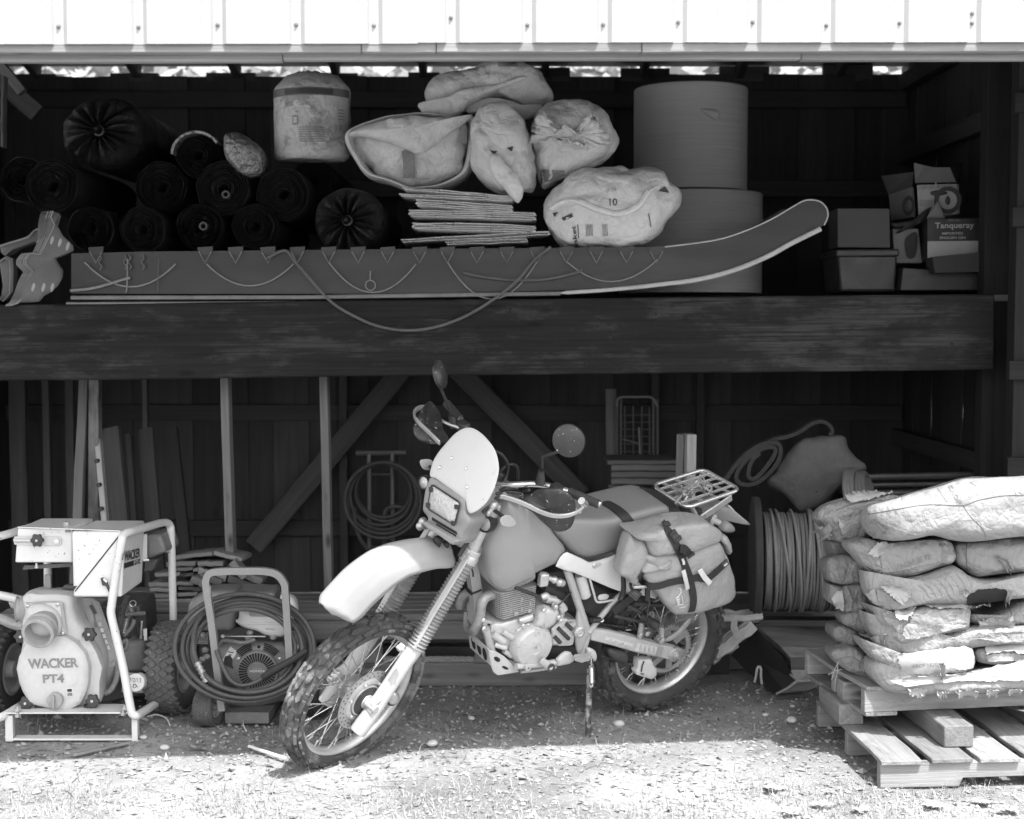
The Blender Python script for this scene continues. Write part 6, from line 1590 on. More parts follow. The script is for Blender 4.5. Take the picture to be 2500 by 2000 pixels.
# forks
fk = lambda z: [(1.495, .239), (1.275, .564), (1.075, .947), (1.021, 1.137)]
def leg_at(z):
    q = [(1.495, .239), (1.418, .346), (1.275, .564), (1.09, .905), (1.055, .985), (1.021, 1.14)]
    for (x0, z0), (x1, z1) in zip(q, q[1:]):
        if z <= z1: return x0 + (x1 - x0) * (z - z0) / (z1 - z0)
    return q[-1][0]
for s_ in (1, -1):
    A = lambda z: V((leg_at(z), .1 * s_, z))
    ax = (A(.9) - A(.3)).normalized()
    fr(MB().tube([A(.232), A(.24), A(.29), A(.34), A(.42), A(.50), A(.555), A(.565)], [.031, .034, .033, .032, .031, .031, .034, .034], 20), 'fork_slider', M_lower, sm=.7)
    p = resample([A(.562 + .343 * k / 60) for k in range(61)], 117, closed=False)
    fr(MB().tube(p, [(.0385 - .006 * i / 116) * (1 + .085 * math.cos(i * math.pi / 2.166)) for i in range(117)], 20), 'fork_bellows', M_bellows, sm=1)
    fr(MB().tube([A(.9), A(.905), A(.925), A(.93)], [.036, .037, .037, .034], 18), 'bellows_clamp', M_alu)
    fr(MB().tube([A(.92), A(1.15)], .0235, 16), 'fork_tube', M_alu, sm=.6)
    fr(MB().lathe(ac + V((0, .072 * s_, 0)), (0, s_, 0), [(.022, 0), (.019, .01), (.017, .055), (.013, .058), (.001, .058)], 20), 'axle_lug', M_lower, sm=.5)
    fr(MB().hexa([ac + V((.02, .098 * s_, -.02)), ac + V((.012, .098 * s_, .022)), A(.40) + V((0, 0, 0)), A(.29)], [ac + V((.02, .124 * s_, -.02)), ac + V((.012, .124 * s_, .022)), A(.40) + V((0, .022 * s_, 0)), A(.29) + V((0, .022 * s_, 0))]), 'lug_web', M_lower, bev=.004)
    fr(MB().ribbon([A(.56) + V((.026, .012 * s_, .012)), A(.7) + V((.036, .012 * s_, .012)), A(.88) + V((.034, .012 * s_, .012)), A(.94) + V((.03, .01 * s_, .01))], (.006, .026, .004), .009), 'fork_guard', M_lower, bev=.002)
    for z in (.935, 1.12):
        fr(MB().tube([A(z - .018), A(z + .018)], .034, 16), 'triple_clamp', M_alu, bev=.003)
fr(MB().hexa([V((1.05, -.1, .915)), V((1.05, .1, .915)), V((1.05, .1, .95)), V((1.05, -.1, .95))], [V((1.0, -.1, .915)), V((1.0, .1, .915)), V((1.0, .1, .95)), V((1.0, -.1, .95))]), 'lower_yoke', M_alu, bev=.008)
fr(MB().hexa([V((1.03, -.1, 1.105)), V((1.03, .1, 1.105)), V((1.03, .1, 1.135)), V((1.03, -.1, 1.135))], [V((.96, -.1, 1.105)), V((.96, .1, 1.105)), V((.96, .1, 1.135)), V((.96, -.1, 1.135))]), 'upper_yoke', M_alu, bev=.008)
fr(MB().tube([V((1.03, 0, .9)), V((.95, 0, 1.12))], .03, 16), 'steering_head', M_frame)
# clamps, caliper and cable on the near leg
q = Sl(KB, 1260, 505, .115)
fr(MB().box(q, (.03, .026, .024), rotm((0, 1, 0), .5)), 'guard_bracket', M_alu, bev=.004)
fr(MB().ball(Sl(KB, 1275, 520, .125), .009, 10), 'bolt', M_chrome)
q = Sl(KB, 1190, 930, .075)
puffc = [Sl(KB, x, y, .075) for x, y in ((1150, 950), (1185, 905), (1225, 915), (1240, 960), (1215, 1010), (1165, 1035), (1130, 1010))]
fr(puff(puffc, EY, .022, .03, sm=2, n=28, rings=4, noise_a=.003), 'brake_caliper', M_alu, sm=.8)
for x, y in ((1222, 855), (1210, 880), (1180, 915), (1100, 1050), (1090, 1075)): fr(MB().ball(Sl(KB, x, y, .09), .008, 10), 'caliper_bolt', M_chrome)
fr(MB().tube(catmull([Sl(KB, x, y, .08) for x, y in ((1220, 1020), (1170, 1040), (1130, 1005), (1150, 960), (1215, 900), (1255, 800), (1235, 730))], 5), .0045, 8), 'brake_line', M_black)
q = Sl(KB, 650, 770, -.08)
for dx, dy, r in ((0, 0, .02), (-40, 25, .016), (25, -25, .016), (60, 60, .02), (100, 80, .016)): fr(MB().ball(Sl(KB, 640 + dx, 770 + dy, -.075), r, 12), 'axle_clamp', M_alu, sm=.8)
# front fender
st_ = [((1.722, .842), (1.652, .793)), ((1.705, .868), (1.63, .792)), ((1.66, .915), (1.595, .803)), ((1.60, .962), (1.55, .842)), ((1.515, .996), (1.47, .89)), ((1.45, 1.004), (1.425, .908)), ((1.386, 1.004), (1.375, .917)), ((1.27, .988), (1.25, .905)), ((1.19, .965), (1.18, .885)), ((1.12, .94), (1.12, .87))]
cr = catmull([V((c[0], 0, c[1])) for c, e in st_], 4); ed = catmull([V((e[0], 0, e[1])) for c, e in st_], 4)
b = MB(); rings = []
NF = len(cr)
for i, (c, e) in enumerate(zip(cr, ed)):
    u = i / (NF - 1)
    wv = .086 * (1 - max(0, .10 - u) * 4.2) * (1 - max(0, u - .6) * .3)
    ring = []
    for k in range(-14, 15):
        s_ = abs(k) / 14
        sh = s_ ** 2.3
        z = c.z + (e.z - c.z) * sh; x = c.x + (e.x - c.x) * sh
        crest = .006 * max(0, 1 - (s_ / .3) ** 2) - .006 * math.exp(-((s_ - .62) / .12) ** 2)
        ring.append(V((x, math.copysign(wv * (s_ ** .85), k) if k else 0, z + crest)))
    rings.append(ring)
b.loft(rings, cap=False, closed=False)
fr(b, 'front_fender', M_fender, sm=.9, solid=.004)
# headlight mask: a moulded surround with the lamp in it
c0 = V((1.189, 0, 1.1305)); na = R(12); nh = V((math.cos(na), 0, math.sin(na)))
def H(x, y, off=0.0): return Spl(KC, x, y, c0 + nh * off, nh)
mk = [(300, 1330), (318, 1200), (352, 1105), (380, 1085), (520, 1170), (640, 1255), (662, 1300), (660, 1380), (690, 1420), (700, 1470), (640, 1560), (625, 1625), (560, 1655), (430, 1560), (330, 1500), (345, 1440), (325, 1400), (300, 1370)]
MKS = [H(x, y, .0) for x, y in mk]
fr(puff(MKS, nh, .022, .10, sm=2, n=80, rings=8, p=7, pf=4, noise_a=0), 'headlight_mask', M_mask, sm=.7)
hl = [H(x, y, .026) for x, y in ((318, 1340), (350, 1150), (375, 1150), (590, 1290), (602, 1315), (560, 1490), (545, 1495), (330, 1365))]
fr(puff(hl, nh, .006, .01, sm=0, n=48, rings=4, p=6, noise_a=0), 'lamp_bezel', M_black, sm=.5)
hl = [H(x, y, .034) for x, y in ((332, 1335), (360, 1168), (378, 1166), (578, 1298), (586, 1318), (548, 1472), (535, 1478), (345, 1355))]
fr(puff(hl, nh, .012, .004, sm=0, n=48, rings=6, p=3, noise_a=0), 'headlight_glass', M_lens, sm=1)
for x, y in ((352, 1192), (567, 1338), (326, 1325), (538, 1476)):
    fr(MB().box(H(x, y, .046), (.008, .018, .018), rotm((1, 0, 0), .35)), 'lamp_clip', M_black, bev=.002)
for q in (((362, 1425), (568, 1548), (574, 1570), (366, 1450)), ((400, 1478), (560, 1574), (564, 1590), (402, 1496))):
    fr(MB().prism([H(x, y, .0225) for x, y in q], nh * .003), 'mask_slot', M_hole_dk, sm=0)
lip = [H(x, y, .03) for x, y in ((300, 1470), (325, 1455), (450, 1525), (570, 1600), (600, 1625), (560, 1658), (430, 1565), (320, 1500))]
fr(puff(lip, nh, .022, .05, sm=0, n=48, rings=5, p=5, noise_a=0), 'mask_chin', M_mask, sm=.6)
for s_ in (1, -1):      # cheeks running back to the forks
    qs = [V((1.19, .088 * s_, 1.09)), V((1.175, .093 * s_, 1.18)), V((1.06, .118 * s_, 1.22)), V((1.05, .115 * s_, 1.11)), V((1.12, .092 * s_, 1.03))]
    fr(puff(qs, V((.25, s_, 0)), .008, .012, sm=3, n=40, rings=4, noise_a=0), 'mask_cheek', M_mask, sm=.9)
sa = R(25); nsn = V((math.cos(sa), 0, math.sin(sa))); ps = c0 + V((-.012, 0, .07))
scr_ = [(655, 677), (720, 680), (800, 730), (868, 808), (910, 885), (928, 1000), (914, 1085), (882, 1180), (832, 1280), (765, 1352), (692, 1394), (664, 1365), (656, 1295), (600, 1242), (480, 1155), (400, 1098), (352, 1082), (362, 1005), (387, 935), (440, 858), (505, 785), (575, 715)]
so = [Spl(KC, x, y, ps, nsn) for x, y in scr_]
SCP = puff(so, nsn, .008, .0, sm=2, n=80, rings=8, p=2, noise_a=0)
scm = MB(); scm.v = [p + nsn * (-.45 * (p.y ** 2) + .012) for p in SCP.v]; scm.f = SCP.f
fr(scm, 'fly_screen', M_screen, sm=.8)
for x, y in ((553, 933), (449, 1010), (675, 1021), (680, 1175)):
    p = Spl(KC, x, y, ps, nsn) ; p = p + nsn * (-.45 * p.y ** 2 + .02)
    fr(MB().lathe(p, nsn, [(.007, -.006), (.007, .001), (.005, .004), (.001, .0045)], 12), 'screen_bolt', M_chrome, sm=.6)
# small lamps and indicators
def lamp(x, y, r, yl, d):
    p = Sl(KC, x, y, yl); q = V((.93, .06 if yl > 0 else -.06, .12)).normalized()
    rr_ = (Sl(KC, x + r, y, yl) - p).length * .82
    fr(MB().lathe(p, q, [(.004, -.06), (rr_ * .6, -.055), (rr_ * .95, -.03), (rr_, 0), (rr_ * .96, .006), (rr_ * .8, .004)], 24, cap=False), 'spot_lamp', M_black, sm=.7)
    fr(MB().lathe(p, q, [(rr_ * .8, .003), (rr_ * .5, .009), (.001, .011)], 24), 'spot_lens', M_lens, sm=1)
lamp(808, 1480, 58, .12, 0); lamp(296, 1132, 48, -.12, 0)
def blinker(pts, yl, stalk, yl2):
    q = [Sl(KC, x, y, yl) for x, y in pts]
    fr(puff(q, V((1, .1, .1)), .022, .028, n=32, rings=6, noise_a=0), 'indicator', M_amber, sm=1)
    fr(MB().tube([Sl(KC, *s_, y_) for s_, y_ in zip(stalk, yl2)], .008, 10), 'indicator_stalk', M_black)
blinker(((945, 1440), (965, 1412), (1000, 1410), (1040, 1450), (1055, 1490), (1020, 1505), (965, 1490)), .2, ((885, 1365), (960, 1420)), (.14, .19))
blinker(((270, 950), (290, 938), (330, 942), (354, 968), (350, 1010), (330, 1028), (295, 1010)), -.2, ((345, 1000), (420, 1060)), (-.19, -.12))
for x, y, r in ((880, 1330, .022), (860, 1365, .016), (915, 1345, .014), (840, 1390, .014)): fr(MB().ball(Sl(KC, x, y, .13), (r, r * .8, r), 12), 'stalk_clamp', M_alu, sm=.8)
for x, y, r in ((285, 1462, .018), (262, 1500, .018), (305, 1500, .014)): fr(MB().ball(Sl(KC, x, y, -.1), (r, r, r), 12), 'yoke_bolt', M_alu, sm=.8)
for x, y, r in ((410, 1620, .02), (470, 1660, .018), (400, 1660, .016), (500, 1690, .016)): fr(MB().ball(Sl(KC, x, y, .02), (r, r, r), 12), 'fender_bolt', M_black, sm=.8)
# handlebar, guards, mirrors
hb_ = [V((.80, .43, 1.275)), V((.85, .30, 1.272)), V((.90, .20, 1.26)), V((.97, .11, 1.225)), V((1.0, .05, 1.205)), V((1.0, 0, 1.205))]
hb_ = hb_ + [V((p.x, -p.y, p.z)) for p in hb_[:-1][::-1]]
fr(MB().tube(catmull(hb_, 4), .0125, 12), 'handlebar', M_chrome, sm=1)
for s_ in (1, -1):
    fr(MB().tube([V((.81, .425 * s_, 1.275)), V((.848, .305 * s_, 1.272))], .0175, 14), 'grip', M_rubber)
    fr(MB().box(V((.87, .265 * s_, 1.265)), (.045, .05, .04)), 'switch_gear', M_black, bev=.008)
    fr(MB().tube(catmull([V((.885, .26 * s_, 1.262)), V((.915, .33 * s_, 1.262)), V((.90, .42 * s_, 1.26))], 4), .006, 8), 'lever', M_alu)
    fr(MB().box(V((.99, .06 * s_, 1.18)), (.05, .035, .05)), 'bar_clamp', M_alu, bev=.006)
fr(MB().lathe(V((.94, .02, 1.225)), V((-.5, 0, .86)), [(.045, -.03), (.048, .0), (.044, .008), (.04, .006), (.001, .008)], 24), 'speedometer', M_black, sm=.5)
def Sset(K, pts): return [Sl(K, x, y, yl) for x, y, yl in pts]
lb = Sset(KC, [(972, 1240, .16), (1000, 1238, .165), (1120, 1275, .215), (1220, 1318, .26), (1310, 1362, .30), (1400, 1392, .345), (1480, 1400, .38), (1560, 1390, .41), (1630, 1358, .43), (1682, 1312, .44)])
fr(MB().ribbon([p + V((.032, .006, .004)) for p in catmull(lb, 4)], (.003, .004, .02), .007), 'guard_bar', M_alu, bev=.002)
fr(MB().lathe(lb[0], EY, [(.011, -.006), (.011, .006), (.006, .008)], 14), 'guard_bolt', M_alu)
fr(MB().tube(Sset(KC, [(1620, 1285, .44), (1650, 1315, .44)]), .014, 12), 'bar_end', M_chrome)
gl = [(1075, 1290, .21), (1120, 1240, .21), (1195, 1225, .24), (1240, 1195, .26), (1310, 1178, .30), (1400, 1180, .34), (1480, 1205, .37), (1550, 1265, .395), (1570, 1320, .40), (1566, 1420, .40), (1535, 1505, .38), (1470, 1545, .36), (1400, 1545, .34), (1345, 1510, .32), (1280, 1455, .29), (1210, 1385, .26), (1140, 1340, .23)]
gq = Sset(KC, gl); gn = (V((1, .35, .15))).normalized()
fr(puff(gq, gn, .03, -.024, n=64, rings=7, p=2, noise_a=.002), 'hand_guard', M_guard, sm=.9)
lbr = Sset(KC, [(480, 800, -.15), (430, 750, -.19), (370, 692, -.25), (310, 635, -.31), (272, 590, -.36), (262, 555, -.40), (282, 520, -.43), (330, 500, -.44), (400, 505, -.44)])
fr(MB().ribbon([p + V((.03, -.006, .004)) for p in catmull(lbr, 4)], (.004, -.004, .02), .007), 'guard_bar', M_alu, bev=.002)
glr = [(345, 445, -.42), (385, 480, -.40), (425, 540, -.37), (447, 610, -.33), (455, 680, -.30), (500, 755, -.24), (480, 790, -.22), (430, 805, -.22), (380, 812, -.24), (330, 805, -.28), (265, 785, -.33), (222, 730, -.37), (214, 660, -.40), (245, 590, -.42), (290, 500, -.43)]
gq = Sset(KC, glr)
fr(puff(gq, (V((1, -.35, .15))).normalized(), .03, -.024, n=64, rings=7, p=2, noise_a=.002), 'hand_guard', M_guard, sm=.9)
def mirror(dc, rx, ry, yl, stalk, boot, nrm, face):
    p = Sl(KC, *dc, yl); r_ = (Sl(KC, dc[0], dc[1] + ry, yl) - p).length
    fr(MB().lathe(p, nrm, [(r_ * .96, -.006), (r_, 0), (r_ * .97, .008), (r_ * .7, .016), (.001, .02)], 36), 'mirror', M_guard, sm=.7)
    fr(MB().tube([Sl(KC, *q) for q in stalk], .0062, 10), 'mirror_stalk', M_black, sm=1)
    a, b_ = Sl(KC, *boot[0]), Sl(KC, *boot[1])
    bp_ = [a.lerp(b_, k / 24) for k in range(25)]
    fr(MB().tube(bp_, [.0185 * (1 - .45 * k / 24) * (1 + .11 * math.cos(k * math.pi / 1.5)) for k in range(25)], 14), 'mirror_boot', M_black, sm=1)
vl = (IS.to_3x3() @ V((-.32, -.9, -.12))).normalized()
mirror((1515, 779), 110, 108, .33, [(1290, 1010, .22), (1294, 915, .22), (1400, 880, .27), (1500, 850, .32), (1530, 836, .33)], ((1272, 1135, .22), (1282, 1030, .22)), vl, None)
vr = (IS.to_3x3() @ V((.93, -.33, .18))).normalized()
mirror((427, 222), 40, 100, -.33, [(520, 560, -.30), (500, 490, -.30), (440, 350, -.32), (385, 240, -.33)], ((545, 650, -.30), (522, 570, -.30)), vr, None)
# cables
for q in ([(900, 870, .05), (950, 900, .06), (1000, 980, .07), (990, 1070, .07), (955, 1150, .08)], [(930, 1050, .05), (980, 995, .06), (1040, 978, .06), (1080, 1010, .05), (1086, 1100, .04)], [(930, 1200, .1), (1000, 1180, .12), (1100, 1200, .14), (1180, 1195, .2)], [(900, 1230, .1), (1000, 1210, .12), (1120, 1225, .16)], [(840, 1330, .12), (760, 1420, .12), (640, 1650, .12)], [(845, 1300, .1), (800, 1380, .1), (770, 1450, .1)]):
    fr(MB().tube(catmull(Sset(KC, q), 5), .0062, 8), 'control_cable', M_black, sm=1)
fr(MB().tube([leg for leg in Sset(K6, [(1290, 1035, .12), (1240, 1120, .12), (1160, 1250, .12)])], .009, 8), 'cable_bundle', M_black)

# ---- body
def Bs(pts, yl=None): return [Bl(q[0], q[1], q[2], q[3] if len(q) > 3 else yl) for q in pts]
tank = [(K6, 1440, 905), (K6, 1500, 905), (K8, 40, 330), (K8, 110, 420), (K8, 170, 490), (K8, 235, 575), (K8, 300, 662), (K8, 262, 735), (K8, 225, 752), (K8, 100, 815), (K6, 1600, 1395), (K6, 1500, 1445), (K6, 1440, 1470), (K6, 1382, 1452), (K6, 1338, 1400), (K6, 1316, 1300), (K6, 1312, 1200), (K6, 1335, 1110), (K6, 1385, 1000)]
tb = body2([Bl(k, x, y, .095) for k, x, y in tank], .075, .095, 2.3, n=80, rings=9)
part(tb, 'fuel_tank', M_tank, sm=1.2)
TS = MB(); TS.v = [MBK @ p for p in tb.v]; TS.f = tb.f
STK = Surf(TS, 6)
part(MB().lathe(Bl(K6, 1470, 915, 0) + V((0, 0, .0)), (-.2, 0, 1), [(.035, -.01), (.036, .01), (.03, .016), (.001, .017)], 24), 'filler_cap', M_black, sm=.5)
seat = [(242, 575), (300, 645), (345, 702), (395, 722), (440, 725), (520, 706), (600, 677), (650, 650), (760, 572), (850, 512), (892, 485), (892, 452), (850, 446), (760, 462), (650, 487), (560, 503), (470, 502), (380, 500), (310, 515)]
seat = [(242, 575), (300, 645), (345, 702), (395, 722), (440, 725), (520, 706), (600, 677), (650, 650), (760, 572), (850, 512), (892, 485), (893, 440), (850, 430), (760, 445), (650, 472), (560, 495), (470, 500), (380, 500), (310, 515)]
sb = body2([Bl(K8, x, y, .125) for x, y in seat], .105, .032, 3, n=72, rings=6, sm=2)
part(sb, 'seat', M_seat, sm=.9)
sbw = MB(); sbw.v = [MBK @ p for p in sb.v]; sbw.f = sb.f; SST = Surf(sbw, 6)
def over(pts, wv, name='strap', m=M_web, par=None, th=.004, lift=.004, S_=None, K=K8, n=4):
    return MB().ribbon((S_ or SST).line(K, pts, lift, n), wv, th)
MB().tube(STK.line(K6, ((1335, 1380), (1380, 1432), (1440, 1452), (1520, 1415), (1600, 1380)), .0003, 4), .0011, 5).obj('tank_seam', M_seam5, bike, sm=1)
MB().tube(SST.line(K8, ((262, 590), (345, 688), (400, 708), (450, 708), (600, 664), (700, 604), (800, 535), (880, 487)), .0003, 4), .0012, 5).obj('seat_piping', M_seam5, bike, sm=1)
w1 = (W(K8, 690, 430, 5.9) - W(K8, 640, 440, 5.9))
wdir = (MBK.to_3x3() @ V((-1, 0, .12))).normalized() * .048
over([(478, 416), (520, 412), (575, 440), (625, 480), (660, 520), (690, 548), (720, 556), (748, 552)], wdir).obj('seat_strap', M_web, bike, sm=.9)
w2 = (MBK.to_3x3() @ V((-1, 0, .12))).normalized() * .05
MB().ribbon(catmull([MBK @ q for q in (Bl(K8, 700, 330, -.08), Bl(K8, 770, 345, -.05), Bl(K8, 840, 385, .02), Bl(K8, 900, 440, .10), Bl(K8, 930, 480, .135), Bl(K8, 960, 510, .14))], 4), w2, .004).obj('seat_strap', M_web, bike, sm=.9)
puff([MBK @ Bl(K8, x, y, -.12) for x, y in ((560, 390), (660, 335), (700, 328), (690, 350), (640, 372), (600, 400))], MBK.to_3x3() @ EY, .02, .02, n=28, rings=4).obj('far_bag_flap', M_bag, bike, sm=.9)
MB().box(MBK @ Bl(K8, 525, 393, -.08), (.06, .014, .012), rotm((0, 1, 0), -.2)).obj('strap_buckle', M_black, bike, bev=.003)
# white side panel and tail
sp_ = [(245, 765), (300, 682), (345, 715), (395, 738), (440, 742), (520, 722), (600, 692), (640, 672), (700, 690), (760, 800), (800, 900), (815, 950), (740, 930), (660, 912), (600, 905), (500, 865), (420, 830), (330, 795)]
spo = [Bl(K8, x, y, .15) for x, y in sp_]
for s_ in (1, -1):
    q = [V((p.x, p.y * s_, p.z)) for p in spo]
    part(puff(q, V((0, s_, 0)), .012, .012, sm=2, n=64, rings=5, p=4, noise_a=0), 'side_panel', M_whiteb, sm=.9)
p = Bl(K8, 462, 762, .162)
part(MB().lathe(p, EY, [(.011, -.004), (.011, .002), (.007, .005), (.001, .005)], 14), 'panel_bolt', M_alu, sm=.5)
part(puff([Bl(K8, x, y, .161) for x, y in ((445, 765), (455, 748), (490, 742), (502, 752), (490, 768), (462, 780))], EY, .002, .004, n=28, rings=3, noise_a=0), 'bolt_recess', M_lower)
tl_ = [(735, 540), (790, 530), (850, 485), (885, 478), (893, 492), (860, 515), (800, 545), (760, 556)]
part(puff([Bl(K8, x, y, .142) for x, y in tl_], EY, .006, .02, sm=2, n=40, rings=4, noise_a=0), 'tail_panel', M_whiteb, sm=.9)
part(puff([Bl(K8, x, y, .150) for x, y in ((775, 540), (840, 505), (852, 505), (790, 545))], EY, .002, .002, sm=0, n=24, rings=3, noise_a=0), 'tail_stripe', M_black)
rf_ = [(960, 520), (1000, 470), (1060, 435), (1130, 418), (1195, 418), (1250, 455), (1330, 522), (1310, 522), (1240, 495), (1170, 490), (1110, 510), (1060, 540), (1000, 550)]
part(body2([Bl(K8, x, y, .04) for x, y in rf_], .045, .03, 3, n=56, sm=2), 'rear_fender', M_mask, sm=.9)
part(puff([Bl(K8, x, y, .06) for x, y in ((1205, 420), (1225, 425), (1250, 455), (1328, 520), (1322, 528), (1270, 490), (1235, 462))], EY, .006, .1, sm=0, n=36, rings=3, noise_a=0), 'fender_edge', M_lower, sm=.6)
part(puff([Bl(K8, x, y, .05) for x, y in ((970, 490), (1010, 445), (1060, 440), (1090, 470), (1060, 510), (1000, 520))], EY, .02, .1, sm=2, n=36, rings=4, noise_a=0), 'tail_light', M_dark, sm=.9)
q0, q1 = Bl(K8, 1130, 508, .12), Bl(K8, 1190, 535, .16)
part(MB().lathe(q0, q1 - q0, [(.028, -.004), (.028, .004), (.022, .008), (.014, .01), (.014, .05)], 18), 'indicator_mount', M_lower, sm=.5)
part(MB().tube([q0, q1], .0125, 12), 'indicator_stalk', M_black)
part(puff([Bl(K8, x, y, .165) for x, y in ((1165, 560), (1180, 525), (1205, 510), (1238, 535), (1240, 562), (1200, 572))], EY, .03, .03, n=32, rings=6, noise_a=0), 'indicator', M_mask, sm=1)
# rack
def Rk(x, y, up=0.0):
    return to_loc(IB, KF, x, y, V((.083, 0, 1.04 + up)), V((.138, 0, 1)).normalized())
cs = [Rk(835, 1228), Rk(1370, 1062), Rk(1752, 1275), Rk(1190, 1468)]
op = []
for i in range(4):
    a, c, e = cs[i - 1], cs[i], cs[(i + 1) % 4]
    d0, d1 = (a - c).normalized() * .028, (e - c).normalized() * .028
    op += [c + d0, c + d0 * .3 + d1 * .3, c + d1]
part(MB().tube(op, .0085, 8, closed=True), 'rack_frame', M_rack, sm=1)
def lerp2(u, v): return cs[0].lerp(cs[1], u).lerp(cs[3].lerp(cs[2], u), v)
for v in (.2, .4, .6, .8): part(MB().ribbon([lerp2(0, v), lerp2(1, v)], V((0, 0, .012)), .006), 'rack_bar', M_rack, bev=.001)
for a, e in (((.18, 0), (.34, 1)), ((.42, 0), (.58, 1)), ((.68, 0), (.84, 1)), ((.0, .4), (.1, 1)), ((.9, 0), (1, .55))):
    part(MB().ribbon([lerp2(*a) - V((0, 0, .002)), lerp2(*e) - V((0, 0, .002))], V((0, 0, .011)), .005), 'rack_bar', M_rack, bev=.001)
part(MB().tube([lerp2(.12, .95) - V((0, 0, .01)), Bl(KF, 1310, 1592, .12)], [.011, .012], 10), 'rack_stay', M_rack)
part(MB().ribbon([Bl(KF, 1345, 1575, .14), Bl(KF, 1500, 1470, .13), Bl(KF, 1665, 1355, .12)], V((.01, 0, .028)), .008), 'rack_stay', M_rack, bev=.002)
part(MB().tube([lerp2(.9, .1) - V((0, 0, .01)), V((-.1, -.12, .9))], .01, 8), 'rack_stay', M_rack)
rp_ = [(1130, 1235), (1180, 1270), (1240, 1250), (1300, 1235), (1350, 1215), (1390, 1260), (1440, 1290), (1450, 1250), (1400, 1230), (1370, 1280), (1330, 1240), (1260, 1255), (1230, 1300), (1180, 1330), (1150, 1300), (1200, 1270), (1255, 1330), (1265, 1350)]
rope_l = catmull([MBK @ (Rk(x, y, .016 + .007 * ((k * 7) % 3))) for k, (x, y) in enumerate(rp_)], 6)
t = thing('rack_rope', 'speckled cord knotted round the bars of the motorcycle rack', 'cord', rope_l[0])
MB().tube(rope_l, .0055, 7).obj('cord_loop', mat('speckled_cord', .16, rough=.9, var=.3, speck=.2, sv=.6, ssc=260, bump=.5, bsc=300), t, sm=1)
MB().tube([MBK @ Rk(x, y, .018) for x, y in ((1190, 1275), (1130, 1345), (1075, 1415))], .005, 7).obj('cord_end', M_rope_pale, t)
MB().tube(catmull([MBK @ Rk(x, y, .03) for x, y in ((1370, 1150), (1380, 1200), (1372, 1250))], 4), .004, 7).obj('cord_end', M_rope_pale, t)

# ---- engine and frame
cy = V((.80, 0, .69)); tilt = rotm((0, 1, 0), .25)
f0, f1 = Bl(KX, 560, 700, .115), Bl(KX, 535, 440, .115)
r0, r1 = Bl(KX, 905, 600, .115), Bl(KX, 925, 350, .115)
for k in range(13):
    u = k / 12
    a, e = f0.lerp(f1, u), r0.lerp(r1, u)
    ins = .012 * (1 - abs(2 * u - 1)) * 0
    q = [V((a.x + .012, .105, a.z)), V((e.x, .115, e.z)), V((e.x, -.115, e.z)), V((a.x + .012, -.105, a.z))]
    up = (f1 - f0).normalized()
    fin = [V((a.x + .018, .085, a.z)), V((a.x, .115, a.z)), V((e.x + .012, .118, e.z)), V((e.x, .1, e.z)), V((e.x, -.1, e.z)), V((e.x + .012, -.118, e.z)), V((a.x, -.115, a.z)), V((a.x + .018, -.085, a.z))]
    part(MB().prism(fin, up * .0034), 'cooling_fin', M_fin, sm=.3)
q = [f0.lerp(r0, .1), f1.lerp(r1, .1), f1.lerp(r1, .92), f0.lerp(r0, .92)]
part(MB().prism([V((p.x, -.1, p.z)) for p in q], (0, .2, 0)), 'cylinder', M_engine, sm=.4)
for u, v in ((.25, .55), (.25, .3), (.55, .6), (.55, .2), (.8, .35)):
    p = f0.lerp(r0, u).lerp(f1.lerp(r1, u), v)
    part(MB().box(V((p.x, .112, p.z)), (.004, .01, .016)), 'fin_rib', M_fin)
for x, y in ((690, 640), (832, 608)): part(MB().lathe(Bl(KX, x, y, .12), EY, [(.009, -.01), (.009, .004), (.004, .005), (.004, 0)], 12), 'stud_boss', M_alu)
cc = [(430, 760), (520, 745), (640, 720), (720, 690), (860, 640), (905, 570), (950, 545), (1010, 545), (1110, 580), (1130, 640), (1210, 690), (1320, 700), (1325, 760), (1290, 960), (1200, 985), (1110, 985), (1060, 1000), (1030, 1090), (960, 1150), (800, 1170), (700, 1130), (560, 1030), (460, 1000), (420, 880)]
part(body2([Bl(KX, x, y, .11) for x, y in cc], .095, .02, 4, n=80, sm=2), 'crankcase', M_engine, sm=.7)
p = Bl(KX, 868, 985, .15); r_ = (Bl(KX, 868 + 190, 985, .15) - p).length
part(MB().lathe(V((p.x, .10, p.z)), EY, [(r_ * 1.06, 0), (r_ * 1.06, .03), (r_ * 1.0, .055), (r_ * .9, .066), (r_ * .62, .07), (r_ * .3, .072), (r_ * .28, .068), (r_ * .12, .068), (r_ * .10, .06), (.001, .06)], 48), 'generator_cover', M_engine, sm=.5)
p2 = Bl(KX, 908, 845, .165)
part(MB().lathe(p2, EY, [(.016, -.01), (.016, .004), (.006, .006), (.001, .002)], 18), 'inspection_plug', M_engine, sm=.5)
for q in ([(860, 740), (890, 640), (930, 560), (1000, 545), (1110, 575), (1125, 640), (1060, 730), (1000, 770), (960, 785), (900, 770)],):
    part(puff([Bl(KX, x, y, .125) for x, y in q], EY, .035, .02, sm=1, n=44, rings=6, p=4, noise_a=0), 'starter_gear_cover', M_engine, sm=.6)
for x, y in ((985, 605), (1110, 570), (765, 768), (1165, 715), (470, 775), (345, 708), (352, 795), (1140, 680)):
    part(MB().lathe(Bl(KX, x, y, .165 if x > 500 else .1), EY, [(.010, -.02), (.010, .003), (.006, .007), (.001, .007)], 12), 'case_bolt', M_chrome if x < 500 else M_alu, sm=.5)
q = [(1062, 800), (1170, 700), (1215, 690), (1230, 705), (1320, 698), (1325, 740), (1288, 960), (1270, 975), (1130, 983), (1110, 965), (1062, 962)]
